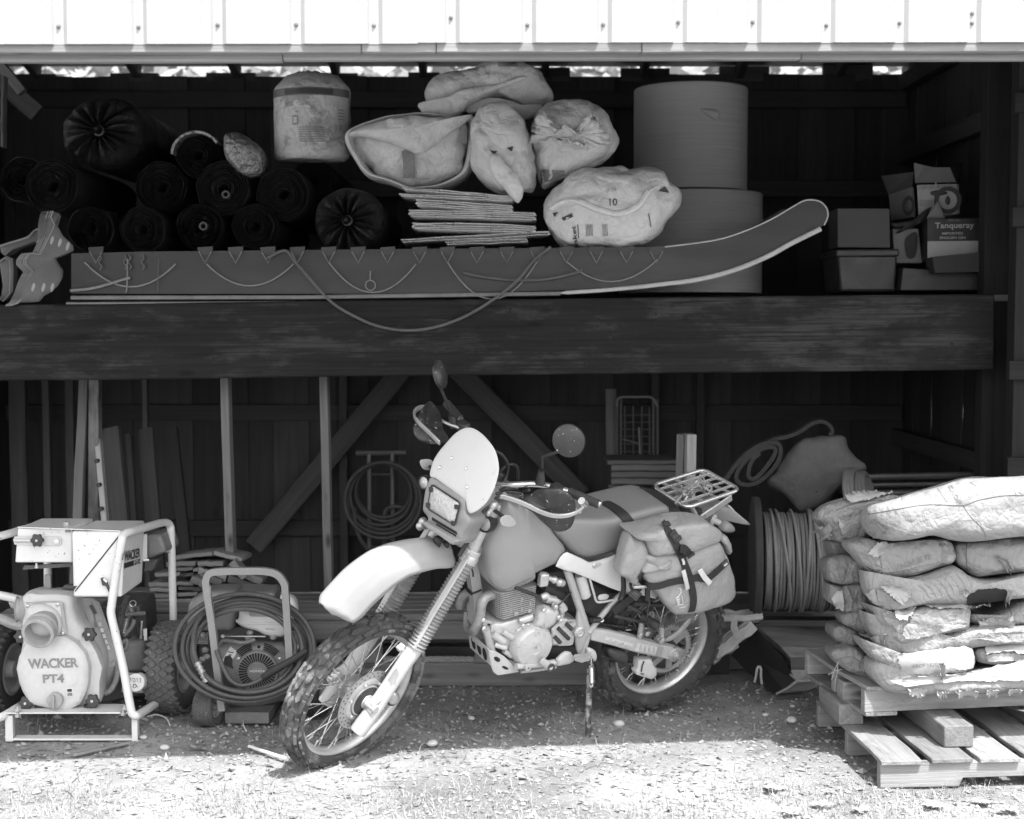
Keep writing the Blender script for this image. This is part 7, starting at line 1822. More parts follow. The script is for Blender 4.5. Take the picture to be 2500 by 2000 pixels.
part(puff([Bl(KX, x, y, .135) for x, y in q], EY, .008, .015, sm=0, n=60, rings=4, p=6, noise_a=0), 'sprocket_cover', M_engine, sm=.4)
for a, e in (((1215, 740), (1275, 805)), ((1130, 790), (1245, 905)), ((1095, 880), (1155, 945))):
    part(MB().tube([Bl(KX, *a, .145), Bl(KX, *e, .145)], .0085, 8), 'cover_groove', M_dark, sm=1)
for a, e, r in (((440, 850), (560, 930), .016), ((545, 820), (650, 890), .014), ((560, 1030), (640, 1085), .012), ((700, 830), (830, 760), .016), ((720, 720), (860, 670), .015), ((460, 960), (580, 1000), .012)):
    part(MB().tube([Bl(KX, *a, .115), Bl(KX, *e, .12)], r, 10), 'case_rib', M_engine, sm=1)
for q, r, m_, yl in (([(960, 470), (1000, 450), (1040, 480), (1130, 520), (1180, 560), (1200, 600)], .014, M_engine, .12), ([(680, 362), (800, 410), (940, 462)], .0075, M_black, .14), ([(1000, 480), (1100, 500)], .018, M_alu, .12), ([(1130, 560), (1190, 500), (1270, 410)], .003, M_black, .14), ([(1150, 560), (1175, 620), (1160, 680)], .012, M_engine, .12)):
    part(MB().tube(catmull([Bl(KX, x, y, yl) for x, y in q], 3), r, 10), 'engine_fitting', m_, sm=1)
# fuel tap and carburettor
part(MB().box(Bl(KX, 975, 280, .13), (.04, .03, .055)), 'fuel_tap', M_alu, bev=.006)
part(MB().lathe(Bl(KX, 968, 235, .13), (0, 0, 1), [(.012, -.01), (.012, .012), (.001, .012)], 6), 'tap_nut', M_alu, sm=.3)
part(MB().tube(catmull([Bl(KX, x, y, .12) for x, y in ((1020, 265), (1070, 275), (1110, 290), (1150, 310), (1195, 320))], 3), [.011, .011, .016, .012, .018, .016, .012], 10), 'fuel_filter', M_alu, sm=1)
part(MB().tube(catmull([Bl(KX, x, y, .05) for x, y in ((960, 360), (1050, 380), (1150, 430), (1200, 470))], 4), .03, 12), 'intake', M_dark, sm=1)
# frame
def ft(pts, r, yl, name='frame_tube', m=M_frame, n=12, sm_=4, **k): return part(MB().tube(catmull([Bl(q[0], q[1], q[2], q[3] if len(q) > 3 else yl) for q in pts], sm_), r, n, **k), name, m, sm=1)
ft([(KX, 215, 90), (KX, 245, 300), (KX, 270, 500), (KX, 255, 700), (KX, 245, 800)], .021, .0, 'down_tube', n=4, sq=1)
part(MB().tube([Bl(KX, 240, 378, 0), Bl(KX, 243, 396, 0)], .0245, 4, sq=1), 'cable_tie', M_black)
ft([(KX, 215, 130), (KX, 235, 200), (KX, 240, 250)], .003, .025, 'wire', M_black)
ft([(KX, 370, 800), (KX, 400, 900), (KX, 425, 1000), (KX, 450, 1060), (KX, 560, 1150), (KX, 800, 1170), (KX, 1000, 1160)], .016, .11)
ft([(KX, 1225, 170), (KX, 1300, 400), (KX, 1400, 700), (KX, 1440, 830), (KX, 1420, 930), (KX, 1380, 1050)], .0165, .13)
ft([(KX, 1455, 840), (KX, 1560, 700), (KX, 1650, 590), (KX, 1730, 500), (KA, 500, 440), (KA, 700, 300)], .0125, .14)
part(puff([Bl(KX, x, y, .14) for x, y in ((1335, 590), (1370, 650), (1450, 830), (1440, 890), (1380, 1040), (1330, 1050), (1310, 900), (1320, 760))], EY, .014, .02, sm=2, n=44, rings=5, noise_a=0), 'pivot_plate', M_frame, sm=.8)
part(MB().lathe(Bl(KX, 1360, 835, .16), EY, [(.025, -.01), (.025, .002), (.016, .006), (.012, .004), (.001, .006)], 24), 'pivot_bolt', M_alu, sm=.5)
for x0, y0, x1, y1, r in ((1360, 230, 1420, 460, .026),):
    part(MB().tube([Bl(KX, x0, y0, .12), Bl(KX, x0 + 6, y0 + 20, .12), Bl(KX, x1 - 4, y1 - 12, .12), Bl(KX, x1, y1, .12)], [.02, r, r, .02], 16), 'shock_reservoir', M_lower, sm=.7)
ft([(KX, 1465, 270), (KX, 1510, 430), (KX, 1530, 500), (KX, 1570, 520), (KX, 1720, 495)], .005, .15, 'wire_guard', M_lower)
part(puff([Bl(KX, x, y, .15) for x, y in ((1550, 480), (1570, 445), (1640, 432), (1668, 455), (1640, 490), (1570, 500))], EY, .006, .01, n=32, rings=4, noise_a=0), 'chain_lug', M_lower, sm=.8)
# dark inner volume: air box, shock, wiring
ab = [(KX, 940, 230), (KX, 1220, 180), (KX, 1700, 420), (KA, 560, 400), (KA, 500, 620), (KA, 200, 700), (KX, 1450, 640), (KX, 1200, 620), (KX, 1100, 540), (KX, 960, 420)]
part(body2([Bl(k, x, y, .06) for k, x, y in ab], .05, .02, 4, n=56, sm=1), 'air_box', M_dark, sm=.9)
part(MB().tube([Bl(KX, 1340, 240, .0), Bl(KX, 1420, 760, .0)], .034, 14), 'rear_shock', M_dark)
# exhaust headers
ft([(KX, 520, 430, .06), (KX, 430, 440, .07), (KX, 360, 475, .08), (KX, 325, 540, .085), (KX, 310, 640, .085), (KX, 285, 740, .08), (KX, 245, 820, .06), (KX, 205, 810, .02), (KX, 185, 740, -.02), (KX, 190, 640, -.05)], .0215, .08, 'exhaust_header', M_pipe)
ft([(KX, 330, 420, -.05), (KX, 210, 415, -.06), (KX, 140, 460, -.07), (KX, 110, 520, -.075), (KX, 105, 560, -.08)], .021, -.06, 'exhaust_header', M_pipe)
part(puff([Bl(KX, x, y, .09) for x, y in ((340, 690), (470, 740), (500, 775), (460, 800), (350, 800), (335, 740))], EY, .004, .006, sm=0, n=36, rings=3, noise_a=0), 'engine_mount', M_frame, sm=.4)
part(puff([Bl(KX, x, y, .1) for x, y in ((385, 755), (405, 742), (418, 752), (405, 768))], EY, .004, .002, n=18, rings=3, noise_a=0), 'mount_hole', M_hole_dk)
# skid plate with its lightening holes
sk = [(400, 1022), (470, 1035), (560, 1085), (640, 1160), (725, 1252), (600, 1275), (495, 1290), (445, 1250), (422, 1180)]
part(puff([Bl(KX, x, y, .13) for x, y in sk], EY, .004, .006, sm=1, n=56, rings=4, p=6, noise_a=0), 'skid_plate', M_lower, sm=.5)
skf = [Bl(KX, 185, 830, -.05), Bl(KX, 230, 860, .02), Bl(KX, 402, 1022, .13), Bl(KX, 425, 1190, .13), Bl(KX, 330, 1110, .05), Bl(KX, 205, 1000, -.05)]
nf = (skf[2] - skf[0]).cross(skf[5] - skf[0]).normalized()
part(MB().prism(skf, nf * .004), 'skid_plate', M_lower, sm=0, bev=.001)
part(MB().hexa([Bl(KX, 445, 1250, .13), Bl(KX, 725, 1252, .13), V((.55, .13, .33)), V((.9, .13, .32))], [V((.98, -.13, .36)), V((.84, -.13, .30)), V((.55, -.13, .33)), V((.9, -.13, .32))]), 'skid_floor', M_lower, sm=0) if False else None
for x, y, rx, ry in ((490, 1120, 34, 26), (575, 1210, 34, 16)):
    part(puff([Bl(KX, x + rx * math.cos(a), y + ry * math.sin(a) + .35 * rx * math.cos(a), .135) for a in [2 * math.pi * k / 14 for k in range(14)]], EY, .002, .002, n=24, rings=3, sm=0, noise_a=0), 'lightening_hole', M_hole_dk)
for u, v in ((.25, .42), (.52, .45), (.78, .5)):
    c = skf[0].lerp(skf[2], u).lerp(skf[5].lerp(skf[3], u), v); a, e = (skf[2] - skf[0]).normalized(), (skf[5] - skf[0]).normalized()
    part(MB().add([c + (nf * .006 if nf.x > 0 else -nf * .003) + a * .018 * math.cos(t) + e * .03 * math.sin(t) for t in [2 * math.pi * k / 16 for k in range(16)]], [tuple(range(16))]), 'lightening_hole', M_hole_dk, sm=0)
# foot controls and side stand
ft([(KX, 690, 1195), (KX, 900, 1180), (KX, 1110, 1150)], .013, .16, 'shift_shaft', M_lower)
ft([(KX, 740, 1252, .13), (KX, 900, 1235, .13), (KX, 1110, 1200, .13)], .007, .13, 'frame_rail', M_frame)
part(puff([Bl(KX, x, y, .17) for x, y in ((1110, 1120), (1170, 1060), (1210, 1035), (1260, 1040), (1285, 1075), (1300, 1130), (1240, 1165), (1115, 1188))], EY, .016, .016, sm=1, n=44, rings=5, noise_a=0), 'stand_bracket', M_lower, sm=.7)
ft([(KX, 970, 1145, .18), (KX, 1000, 1170, .2), (KX, 1058, 1208, .24)], .017, .2, 'shift_peg', M_lower)
part(MB().lathe(Bl(KX, 1058, 1208, .24), Bl(KX, 1058, 1208, .24) - Bl(KX, 1000, 1170, .2), [(.018, 0), (.018, .002), (.01, .003), (.01, -.004)], 14), 'peg_end', M_dark)
part(MB().lathe(Bl(KX, 810, 1205, .18), EY, [(.013, -.01), (.013, .008), (.006, .009), (.006, 0)], 14), 'linkage', M_lower)
pg = [Bl(KX, x, y, .22) for x, y in ((1290, 1095), (1340, 1070), (1440, 1055), (1475, 1090), (1460, 1130), (1390, 1150), (1320, 1130))]
part(puff(pg, V((0, .5, .8)), .012, .02, sm=1, n=32, rings=4, noise_a=0), 'foot_peg', M_lower, sm=.6)
for k in range(16):
    u = k / 15
    for (xa_, ya_), (xb_, yb_) in ((((1300, 1090), (1465, 1085))), (((1310, 1120), (1450, 1130)))):
        p = Bl(KX, xa_ + (xb_ - xa_) * u, ya_ + (yb_ - ya_) * u - 10 * math.sin(math.pi * u), .235)
        part(MB().tube([p, p + V((0, .006, .012))], [.004, .0015], 5), 'peg_tooth', M_alu)
part(puff([Bl(KX, x, y, .16) for x, y in ((1440, 1010), (1500, 1015), (1535, 1060), (1530, 1130), (1490, 1140), (1450, 1100))], EY, .01, .03, n=32, rings=4, noise_a=0), 'peg_bracket', M_lower, sm=.8)
foot = IB @ G(K8, 425, 1725, 0.0)
up_ = Bl(KX, 1470, 1120, .19)
part(MB().tube([up_, up_.lerp(foot, .5), foot], [.0135, .0125, .012], 12), 'side_stand', M_stand, sm=1)
ends = [Bl(KX, 1482, 1190, .215), Bl(KX, 1488, 1360, .23)]
sp2 = []
for k in range(121):
    a = k * .9; p = ends[0].lerp(ends[1], k / 120)
    sp2.append(p + V((math.cos(a) * .0095, math.sin(a) * .0095, 0)))
part(MB().tube(sp2, .0026, 5), 'stand_spring', M_chrome, sm=1)
part(MB().tube([Bl(KX, 1478, 1050, .21), ends[0]], .0026, 6), 'spring_hook', M_chrome)
part(MB().tube(catmull([ends[1], Bl(KX, 1498, 1395, .23), Bl(KX, 1478, 1410, .225), Bl(KX, 1465, 1385, .22)], 4), .0035, 6), 'spring_hook', M_chrome)
# swingarm, chain, sprocket
sw_t = [(KA, 175, 780), (KA, 400, 815), (KA, 680, 885), (KA, 900, 950), (KA, 1010, 970), (KA, 1110, 1000)]
sw_b = [(KA, 175, 930), (KA, 400, 985), (KA, 680, 1065), (KA, 900, 1110), (KA, 1010, 1140), (KA, 1100, 1140)]
T_, B_ = [Bl(k, x, y, .13) for k, x, y in sw_t], [Bl(k, x, y, .13) for k, x, y in sw_b]
for s_ in (1, -1):
    b = MB()
    b.loft([[V((t.x, .10 * s_, t.z)), V((t.x, .135 * s_, t.z - .006)), V((e.x, .135 * s_, e.z + .006)), V((e.x, .10 * s_, e.z))] for t, e in zip(T_, B_)])
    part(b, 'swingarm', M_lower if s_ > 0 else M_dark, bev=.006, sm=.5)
part(MB().grid(lambda u, v: Bl(KA, 330 + 290 * u + 10 * v, 915 + 75 * u - (38 - 6 * u) * v, .1375), 6, 2), 'worn_decal', M_whiteb, sm=0)
for k in range(4):
    part(MB().prism([Bl(KA, 365 + 60 * k + dx, 895 + 22 * k + dy, .138) for dx, dy in ((0, 38), (16, 6), (46, 12), (38, 26), (24, 44))], (0, .001, 0)), 'decal_mark', M_engine, sm=0)
part(MB().grid(lambda u, v: Bl(KA, 645 + 215 * u + 30 * v, 1030 + 42 * u - (85 - 4 * u) * v, .1375), 6, 2), 'worn_decal', M_whiteb, sm=0)
for k in range(4): part(MB().prism([Bl(KA, 690 + 45 * k + dx, 1020 + 9 * k + dy, .1385) for dx, dy in ((0, 20), (16, -55), (26, -55), (30, 20), (22, 22), (18, -10), (8, 22))], (0, .0008, 0)), 'decal_mark', M_engine, sm=0)
part(MB().grid(lambda u, v: Bl(KA, 865 + 60 * u + 25 * v, 1080 + 14 * u - (100 - 2 * u) * v, .1378), 3, 2), 'axle_block', M_cast_dk, sm=0)
ax0 = Bl(KA, 1065, 1065, .13)
part(MB().lathe(V((ax0.x, .12, ax0.z)), EY, [(.034, 0), (.034, .018), (.026, .022), (.016, .022), (.016, .032), (.008, .034), (.008, .045), (.001, .045)], 24, wob=lambda t: 1 + .05 * math.cos(8 * t)), 'axle_nut', M_alu, sm=.5)
rc_ = V((0, .078, .335)); b = MB(); NT = 45
ring_o = []
for j in range(NT * 4):
    a = 2 * math.pi * j / (NT * 4); ring_o.append((.112 + (.008, .008, 0, 0)[j % 4], a))
lo = [rc_ + V((r_ * math.cos(a), 0, r_ * math.sin(a))) for r_, a in ring_o]; hi = [p + V((0, .006, 0)) for p in lo]
inn = [rc_ + V((.094 * math.cos(a), 0, .094 * math.sin(a))) for r_, a in ring_o]; ini = [p + V((0, .006, 0)) for p in inn]
n_ = len(lo); b.loft([lo, hi, ini, inn, lo], cap=False); part(b, 'sprocket', M_alu, sm=.4)
for k in range(6):
    a = k * math.pi / 3 + .2
    part(MB().ribbon([rc_ + V((.04 * math.cos(a), .003, .04 * math.sin(a))), rc_ + V((.1 * math.cos(a + .12), .003, .1 * math.sin(a + .12)))], V((-math.sin(a), 0, math.cos(a))) * .03, .006), 'sprocket_arm', M_alu)
part(MB().lathe(rc_, EY, [(.05, -.02), (.05, .004), (.03, .01), (.001, .01)], 24), 'sprocket_hub', M_dark)
def chain(p0, p1, n):
    d = (p1 - p0) / n
    for k in range(n):
        p = p0 + d * (k + .5)
        part(MB().tube([p - d * .42, p + d * .42], [.0085, .0085], 8), 'chain_link', M_chain, sm=1)
chain(Bl(KA, 250, 748, .08), Bl(KA, 690, 800, .08), 16)
chain(Bl(KA, 300, 1080, .08), Bl(KA, 640, 1190, .08), 12)
for k in range(26):
    a = R(-120 + 170 * k / 25); p = rc_ + V((.116 * math.cos(a), .003, .116 * math.sin(a)))
    part(MB().ball(p, (.008, .007, .008), 8), 'chain_link', M_chain, sm=1)
part(puff([Bl(KA, x, y, .1) for x, y in ((660, 1110), (800, 1100), (830, 1170), (862, 1215), (860, 1270), (815, 1318), (790, 1315), (640, 1268), (632, 1240), (650, 1200))], EY, .02, .03, sm=1, n=44, rings=5, p=5, noise_a=0), 'chain_guide', M_whiteb, sm=.6)
part(MB().tube([Bl(KA, x, y, .125) for x, y in ((745, 1140), (725, 1190), (715, 1250))], .003, 6), 'guide_slot', M_dark)
part(puff([Bl(KA, x, y, .115) for x, y in ((700, 1260), (735, 1262), (735, 1270), (700, 1268))], EY, .012, .0, n=18, rings=3, noise_a=0), 'guide_slot', M_dark)
part(puff([Bl(KA, x, y, .1) for x, y in ((370, 1000), (540, 1040), (560, 1120), (520, 1150), (400, 1100), (360, 1060))], EY, .02, .04, n=36, rings=4), 'chain_roller', M_dark, sm=.9)
ft([(KA, 200, 775, .11), (KA, 340, 790, .11), (KA, 450, 830, .11), (KA, 530, 860, .11)], .008, .11, 'chain_slider', M_black)
# passenger peg bracket, strap, muffler and stray straps under the bag
ft([(KA, 430, 660), (KA, 560, 690), (KA, 700, 720)], .008, .15, 'peg_hanger', M_dark)
ft([(KA, 560, 555), (KA, 650, 595), (KA, 735, 650), (KA, 730, 700)], .009, .15, 'peg_hanger', M_dark)
ft([(KA, 720, 670, .16), (KA, 800, 720, .19), (KA, 890, 775, .22)], .019, .19, 'passenger_peg', M_rubber)
for k in range(9): part(MB().torus(Bl(KA, 785 + 12 * k, 715 + 7 * k, .2), Bl(KA, 890, 775, .22) - Bl(KA, 720, 670, .16), .019, .0035, 16, 5), 'peg_rib', M_rubber, sm=1)
ft([(KA, 720, 730, .14), (KA, 710, 800, .14), (KA, 695, 890, .14)], .012, .14, 'bracket', M_frame)
ft([(KA, 925, 780, .14), (KA, 935, 860, .14), (KA, 920, 945, .14)], .01, .14, 'bracket', M_frame)
for x, y in ((710, 860), (780, 850), (940, 915)): part(MB().lathe(Bl(KA, x, y, .15), EY, [(.012, -.01), (.012, .004), (.001, .008)], 10), 'bolt', M_alu)
part(MB().tube(catmull([Bl(KA, 820, 660, -.15), Bl(KA, 940, 710, -.16), Bl(KA, 1100, 735, -.17), Bl(KA, 1250, 690, -.18)], 4), [.02, .025, .035, .04, .045, .045, .045, .045, .05, .05, .05, .05, .045], 16), 'muffler', M_pipe, sm=1)
part(puff([Bl(KA, x, y, .13) for x, y in ((965, 910), (1090, 820), (1200, 700), (1240, 700), (1200, 770), (1120, 860), (1010, 930))], EY, .008, .008, n=44, rings=4, noise_a=0), 'torque_arm', M_frame, sm=.8)
MB().ribbon([MBK @ Bl(KA, x, y, .17) for x, y in ((420, 620), (500, 560), (590, 490), (640, 450))], MBK.to_3x3() @ (Bl(KA, 410, 580, .17) - Bl(KA, 440, 650, .17)), .004).obj('lashing_strap', M_web, bike, sm=.9)
ft([(KA, 520, 240), (KA, 525, 380), (KA, 515, 450), (KA, 490, 495)], .012, .16, 'bag_frame', M_black)
ft([(KA, 630, 530), (KA, 800, 545), (KA, 950, 540)], .01, .15, 'fender_rail', M_dark)
ft([(KA, 260, 705, .16), (KA, 300, 725, .165), (KA, 318, 705, .165)], .004, .16, 'hook', M_chrome)
ft([(KA, 190, 710, .155), (KA, 280, 705, .155)], .012, .15, 'rubber_band', M_black)

# ---- the saddlebag slung over the tail: a thing of its own
bag = thing('pannier_bag', 'grey roll-top saddlebag with black webbing slung on the motorcycle tail', 'saddlebag', mw=MBK)
NB = MBK.to_3x3() @ EY
def BN(pts, yl): return [MBK @ Bl(KN, x, y, yl) for x, y in pts]
allv = MB()
def bagpart(name, pts, yl, f, bk, m=M_bag, sm=3, n=90, rings=12, p=3, seed=0, cr=.004, csc=7, pf=None):
    mb = crumple(puff(BN(pts, yl), NB, f, bk, sm=sm, n=n, rings=rings, p=p, pf=pf, noise_a=.003, nsc=9, seed=seed), cr, csc, seed, .002)
    o = len(allv.v); allv.add(mb.v, mb.f)
    return mb.obj(name, m, bag, sm=1.1)
bagpart('bag_body', ((430, 640), (700, 620), (950, 580), (1300, 500), (1580, 440), (1660, 520), (1725, 700), (1775, 850), (1825, 1020), (1850, 1190), (1835, 1280), (1780, 1350), (1690, 1405), (1480, 1480), (1250, 1545), (1080, 1562), (930, 1578), (880, 1560), (790, 1430), (660, 1290), (540, 1150), (440, 1010), (400, 940), (415, 880), (450, 750)), .26, .045, .11, p=5, pf=4.5, seed=31, cr=.007, csc=6)
bagpart('roll_top', ((215, 315), (300, 312), (430, 285), (560, 255), (720, 205), (900, 162), (1180, 130), (1390, 122), (1500, 185), (1640, 290), (1640, 360), (1610, 420), (1500, 470), (1350, 520), (1150, 566), (980, 592), (800, 612), (640, 636), (540, 655), (515, 600), (470, 480), (400, 400), (300, 385)), .27, .05, .12, p=4, seed=32, cr=.008)
bagpart('left_fold', ((215, 318), (300, 370), (400, 395), (465, 470), (505, 580), (500, 660), (460, 770), (420, 890), (370, 1010), (330, 1090), (305, 1135), (255, 1105), (160, 1020), (60, 950), (68, 800), (105, 640), (160, 460)), .25, .035, .06, p=3.5, seed=33, cr=.008)
bagpart('right_fold', ((1600, 400), (1650, 330), (1710, 345), (1765, 430), (1785, 520), (1788, 600), (1745, 655), (1700, 580), (1650, 480)), .24, .04, .05, p=2.6, seed=34, n=50, rings=7)
bagpart('front_crease', ((460, 850), (520, 780), (640, 820), (760, 790), (885, 735), (880, 850), (830, 900), (680, 900), (520, 925), (420, 935)), .295, .026, .03, p=2.2, seed=35, n=50, rings=7, cr=.003)
SB = Surf(allv, 5.9)
def strap(name, pts, w, m=M_web, lift=.005, n=4, th=.004, K=KN):
    ln = SB.line(K, pts, lift, n); wv = []
    for i in range(len(ln)):
        t = (ln[min(i + 1, len(ln) - 1)] - ln[max(0, i - 1)]).normalized()
        wv.append(t.cross(NB).normalized() * w)
    for _ in range(3):
        ln = [ln[0]] + [(ln[i - 1] + ln[i] * 2 + ln[i + 1]) / 4 + NB * .0006 for i in range(1, len(ln) - 1)] + [ln[-1]]
    return MB().ribbon(ln, wv, th).obj(name, m, bag, sm=.9)
strap('webbing_strap', ((770, 190), (830, 300), (900, 420), (960, 530), (1010, 640), (1060, 760), (1110, 880), (1150, 980), (1180, 1100), (1205, 1220), (1222, 1340), (1215, 1450), (1190, 1545)), .031)
strap('webbing_strap', ((385, 965), (440, 1040), (520, 1105), (600, 1135), (700, 1130), (800, 1095), (900, 1068), (1000, 1052), (1100, 1040), (1200, 1022), (1290, 1012), (1380, 1030), (1460, 1010), (1540, 945), (1640, 850), (1735, 765)), .03, lift=.009)
strap('loose_strap_end', ((985, 545), (1040, 545), (1100, 590), (1140, 640), (1165, 690)), .034, lift=.016)
strap('pale_tab', ((1036, 885), (1060, 990), (1085, 1090), (1106, 1182)), .018, M_bagpale, lift=.017, n=2)
strap('pale_tab', ((1290, 876), (1340, 950), (1400, 1030), (1458, 1090)), .022, M_bagpale, lift=.017, n=2)
for x, y, w_, h_ in ((808, 225, .034, .022), (905, 360, .032, .05), (955, 425, .036, .02), (1695, 800, .03, .026)):
    p = SB.at(KN, x, y, .012)
    up_ = (SB.at(KN, x + 35, y + 65, .012) - p); up_ = up_.normalized() if up_.length > 1e-5 else V((0, 0, -1)); sd_ = up_.cross(NB).normalized(); nn_ = sd_.cross(up_).normalized()
    rot_ = Matrix((sd_, up_, nn_)).transposed()
    MB().box(p, (w_, h_, .011), rot_).obj('buckle', M_black if x < 1600 else M_dark, bag, bev=.003)
    MB().box(p + nn_ * .004, (w_ * .62, h_ * .35, .008), rot_).obj('buckle_bar', M_dark if x < 1600 else M_bagpale, bag, bev=.002)
MB().tube(SB.line(KN, ((1030, 730), (1045, 770), (1050, 805)), .014, 3), .0055, 8).obj('cord_lock', M_bagpale, bag)
def ink(pts, r=.0016): MB().tube(SB.line(KN, pts, .003, 4), r, 5).obj('emblem', M_sticker, bag, sm=1)
ink(((960, 1330), (985, 1320), (1010, 1290), (1030, 1260), (1035, 1225), (1020, 1190), (1000, 1180), (985, 1195)), .0022)
ink(((1030, 1255), (1045, 1250))); ink(((955, 1335), (970, 1380), (985, 1425), (990, 1440))); ink(((1040, 1290), (1055, 1360), (1062, 1430), (1000, 1445), (975, 1450)))
ink(((975, 1330), (985, 1380), (1000, 1430))); ink(((965, 1370), (1010, 1360))); ink(((1000, 1300), (1000, 1360), (1005, 1420)))
lettering('print', 'ORTLIEB' if False else 'roll bag', SB.quad(KN, (945, 1482), (1100, 1462), (1100, 1445), (945, 1465), .003), M_sticker, bag)
MB().tube(SB.line(KN, ((1010, 1490), (1060, 1482), (1100, 1476)), .003, 2), .0012, 5).obj('emblem', M_sticker, bag)
MB().tube([MBK @ Bl(KN, x, y, .27) for x, y in ((300, 1175), (380, 1172), (500, 1165))], [.006, .0075, .006], 10).obj('toggle', M_alu, bag)
MB().tube(catmull([MBK @ Bl(KN, x, y, .25) for x, y in ((250, 1120), (265, 1185), (300, 1200), (330, 1150))], 4), .007, 8).obj('hook_loop', M_web, bag)
MB().ribbon([MBK @ Bl(KN, x, y, .24) for x, y in ((400, 1180), (330, 1260), (270, 1340))], MBK.to_3x3() @ (Bl(KN, 420, 1240, .24) - Bl(KN, 340, 1170, .24)) * .8, .004).obj('lower_strap', M_web, bag)
MB().box(MBK @ Bl(KN, 320, 1285, .25), (.045, .012, .04), rotm((0, 1, 0), .7)).obj('buckle', M_black, bag, bev=.003)
for dx in (0, 26): MB().ribbon([MBK @ Bl(KN, 280 + dx, 1268 - dx * .8, .262), MBK @ Bl(KN, 345 + dx, 1322 - dx * .8, .262)], MBK.to_3x3() @ V((.004, 0, .004)), .002).obj('buckle_bar', M_bagpale, bag)
MB().tube(catmull([MBK @ Bl(KN, x, y, .26) for x, y in ((520, 1180), (530, 1330), (545, 1420), (525, 1520), (515, 1660))], 4), .0022, 6).obj('hanging_cord', M_dark, bag)
MB().tube([MBK @ Bl(KN, 515, 1170, .25), MBK @ Bl(KN, 515, 1370, .25)], .011, 8).obj('rack_hook', M_black, bag)
# ------------------------------------------------------------------ the pallets and the sacks of crop nutrient at the right
M_paper = mat('sack_paper', .22, rough=.8, var=.14, sc=6, bump=.5, bsc=38, bd=.012, crease=.6, crs=7, stain=.36, stv=.44, stsc=5)
M_paper_pale = mat('pale_sack_paper', .26, rough=.75, var=.1, sc=6, bump=.5, bsc=34, bd=.012, crease=.55, crs=6, speck=.03, sv=.2, ssc=60)
M_paper_dim = mat('dusty_sack_paper', .22, rough=.85, var=.2, sc=6, bump=.6, bsc=38, bd=.012, crease=.7, crs=8, stain=.3, stv=.36, stsc=7)
M_torn = mat('torn_white_paper', .35, rough=.8, var=.08, sc=9, bump=.3, bsc=60, bd=.005)
M_powder = mat('caked_powder', .3, rough=.95, var=.3, sc=30, bump=.8, bsc=60)
M_seam = mat('seam_line', .08, rough=.9, bump=0)
M_faint = mat('faded_print', .22, rough=.8, var=.4, sc=60, bump=0)
W_pal = wood('pallet_board', .25, rnd=.2, stain=.42, stv=.15, bump=.9)
W_pal2 = wood('weathered_pallet_board', .22, rnd=.25, stain=.45, stv=.13, bump=.9)
def pallet(lab, ox, oy, yaw, z0, hs, nb, wb, gap, name='wooden_pallet', notch=True, L=1.25, D=1.0, m=W_pal, shed_side=True):
    e1 = V((math.cos(yaw), math.sin(yaw), 0)); e2 = V((-math.sin(yaw), math.cos(yaw), 0)); o = V((ox, oy, z0))
    t = thing(name, lab, 'pallet', o + e1 * L / 2 + e2 * D / 2, 'wooden pallets under the sacks')
    for k, v in enumerate((.0, D / 2 - .02, D - .04)):
        a = o + e2 * v
        if notch:
            pr = [(0, 0), (.30, 0), (.315, .032), (.56, .034), (.58, 0), (L, 0), (L, hs), (0, hs)]
            b = MB().prism([a + e1 * x + V((0, 0, z)) for x, z in pr], e2 * .04)
            M = Matrix((e1, e2, V((0, 0, 1)))).transposed().to_4x4(); M.translation = a
            iv = M.inverted(); b.v = [iv @ p for p in b.v]
            s = b.obj('stringer', m, None, mw=M, bev=.003, sm=.4)
            s.parent = t; s.matrix_basis = WM[t].inverted() @ M
        else:
            plank('stringer', a + e2 * .02 + V((0, 0, hs / 2)), a + e2 * .02 + e1 * L + V((0, 0, hs / 2)), hs, .04, m, t, e2)
    for k in range(nb):
        x = .0 + wb / 2 + k * (wb + gap)
        if x > L: break
        dz = random.uniform(0, .002)
        plank('deck_board', o + e1 * (x + random.uniform(-.004, .004)) + V((0, 0, hs + .0085 + dz)) - e2 * random.uniform(.004, .02), o + e1 * x + V((0, 0, hs + .0085 + dz)) + e2 * D, wb, .017, W_pal2 if k % 2 else m, t, V((0, 0, 1)), warp=.003)
    return t, o, e1, e2
t1, o1, e1, e2 = pallet('lower wooden pallet lying on the dirt, a notch cut in its front edge', 1.363, 5.30, R(4), .002, .092, 6, .155, .033, D=.85)
t2, o2, f1, f2 = pallet('upper wooden pallet loaded with sacks, propped on blocks', 1.375, 5.6, R(9), .203, .088, 7, .13, .04, notch=False, m=W_pal, D=.66)
for v in (.02, .5): plank('bottom_board', o2 + f2 * (v + .05) + V((0, 0, -.009)) - f1 * 0, o2 + f2 * (v + .05) + f1 * 1.25 + V((0, 0, -.009)), .1, .016, W_pal2, t2, V((0, 0, 1))) if v > .1 else plank('bottom_board', o2 + f1 * .07 - f2 * .0 + V((0, 0, -.009)), o2 + f1 * .07 + f2 * .66 + V((0, 0, -.009)), .13, .016, W_pal2, t2, V((0, 0, 1)))
def blockp(x0, x1, y0, y1, lab):
    a = o1 + e1 * x0 + e2 * y0
    o = plank('wood_block', o1 + e1 * ((x0 + x1) / 2) + e2 * y0 + V((0, 0, .155)), o1 + e1 * ((x0 + x1) / 2) + e2 * y1 + V((0, 0, .155)), x1 - x0, .084, W_pal2, None, V((0, 0, 1)), bev=.005)
    return tag(o, lab, 'wood block', 'wood blocks between the pallets')
blockp(.285, .40, .12, .62, 'short squared timber block on the lower pallet, its end grain facing out')
blockp(-.02, .08, .45, .75, 'timber block under the left corner of the upper pallet')
blockp(.85, .96, .3, .75, 'timber block between the pallets toward the right end')
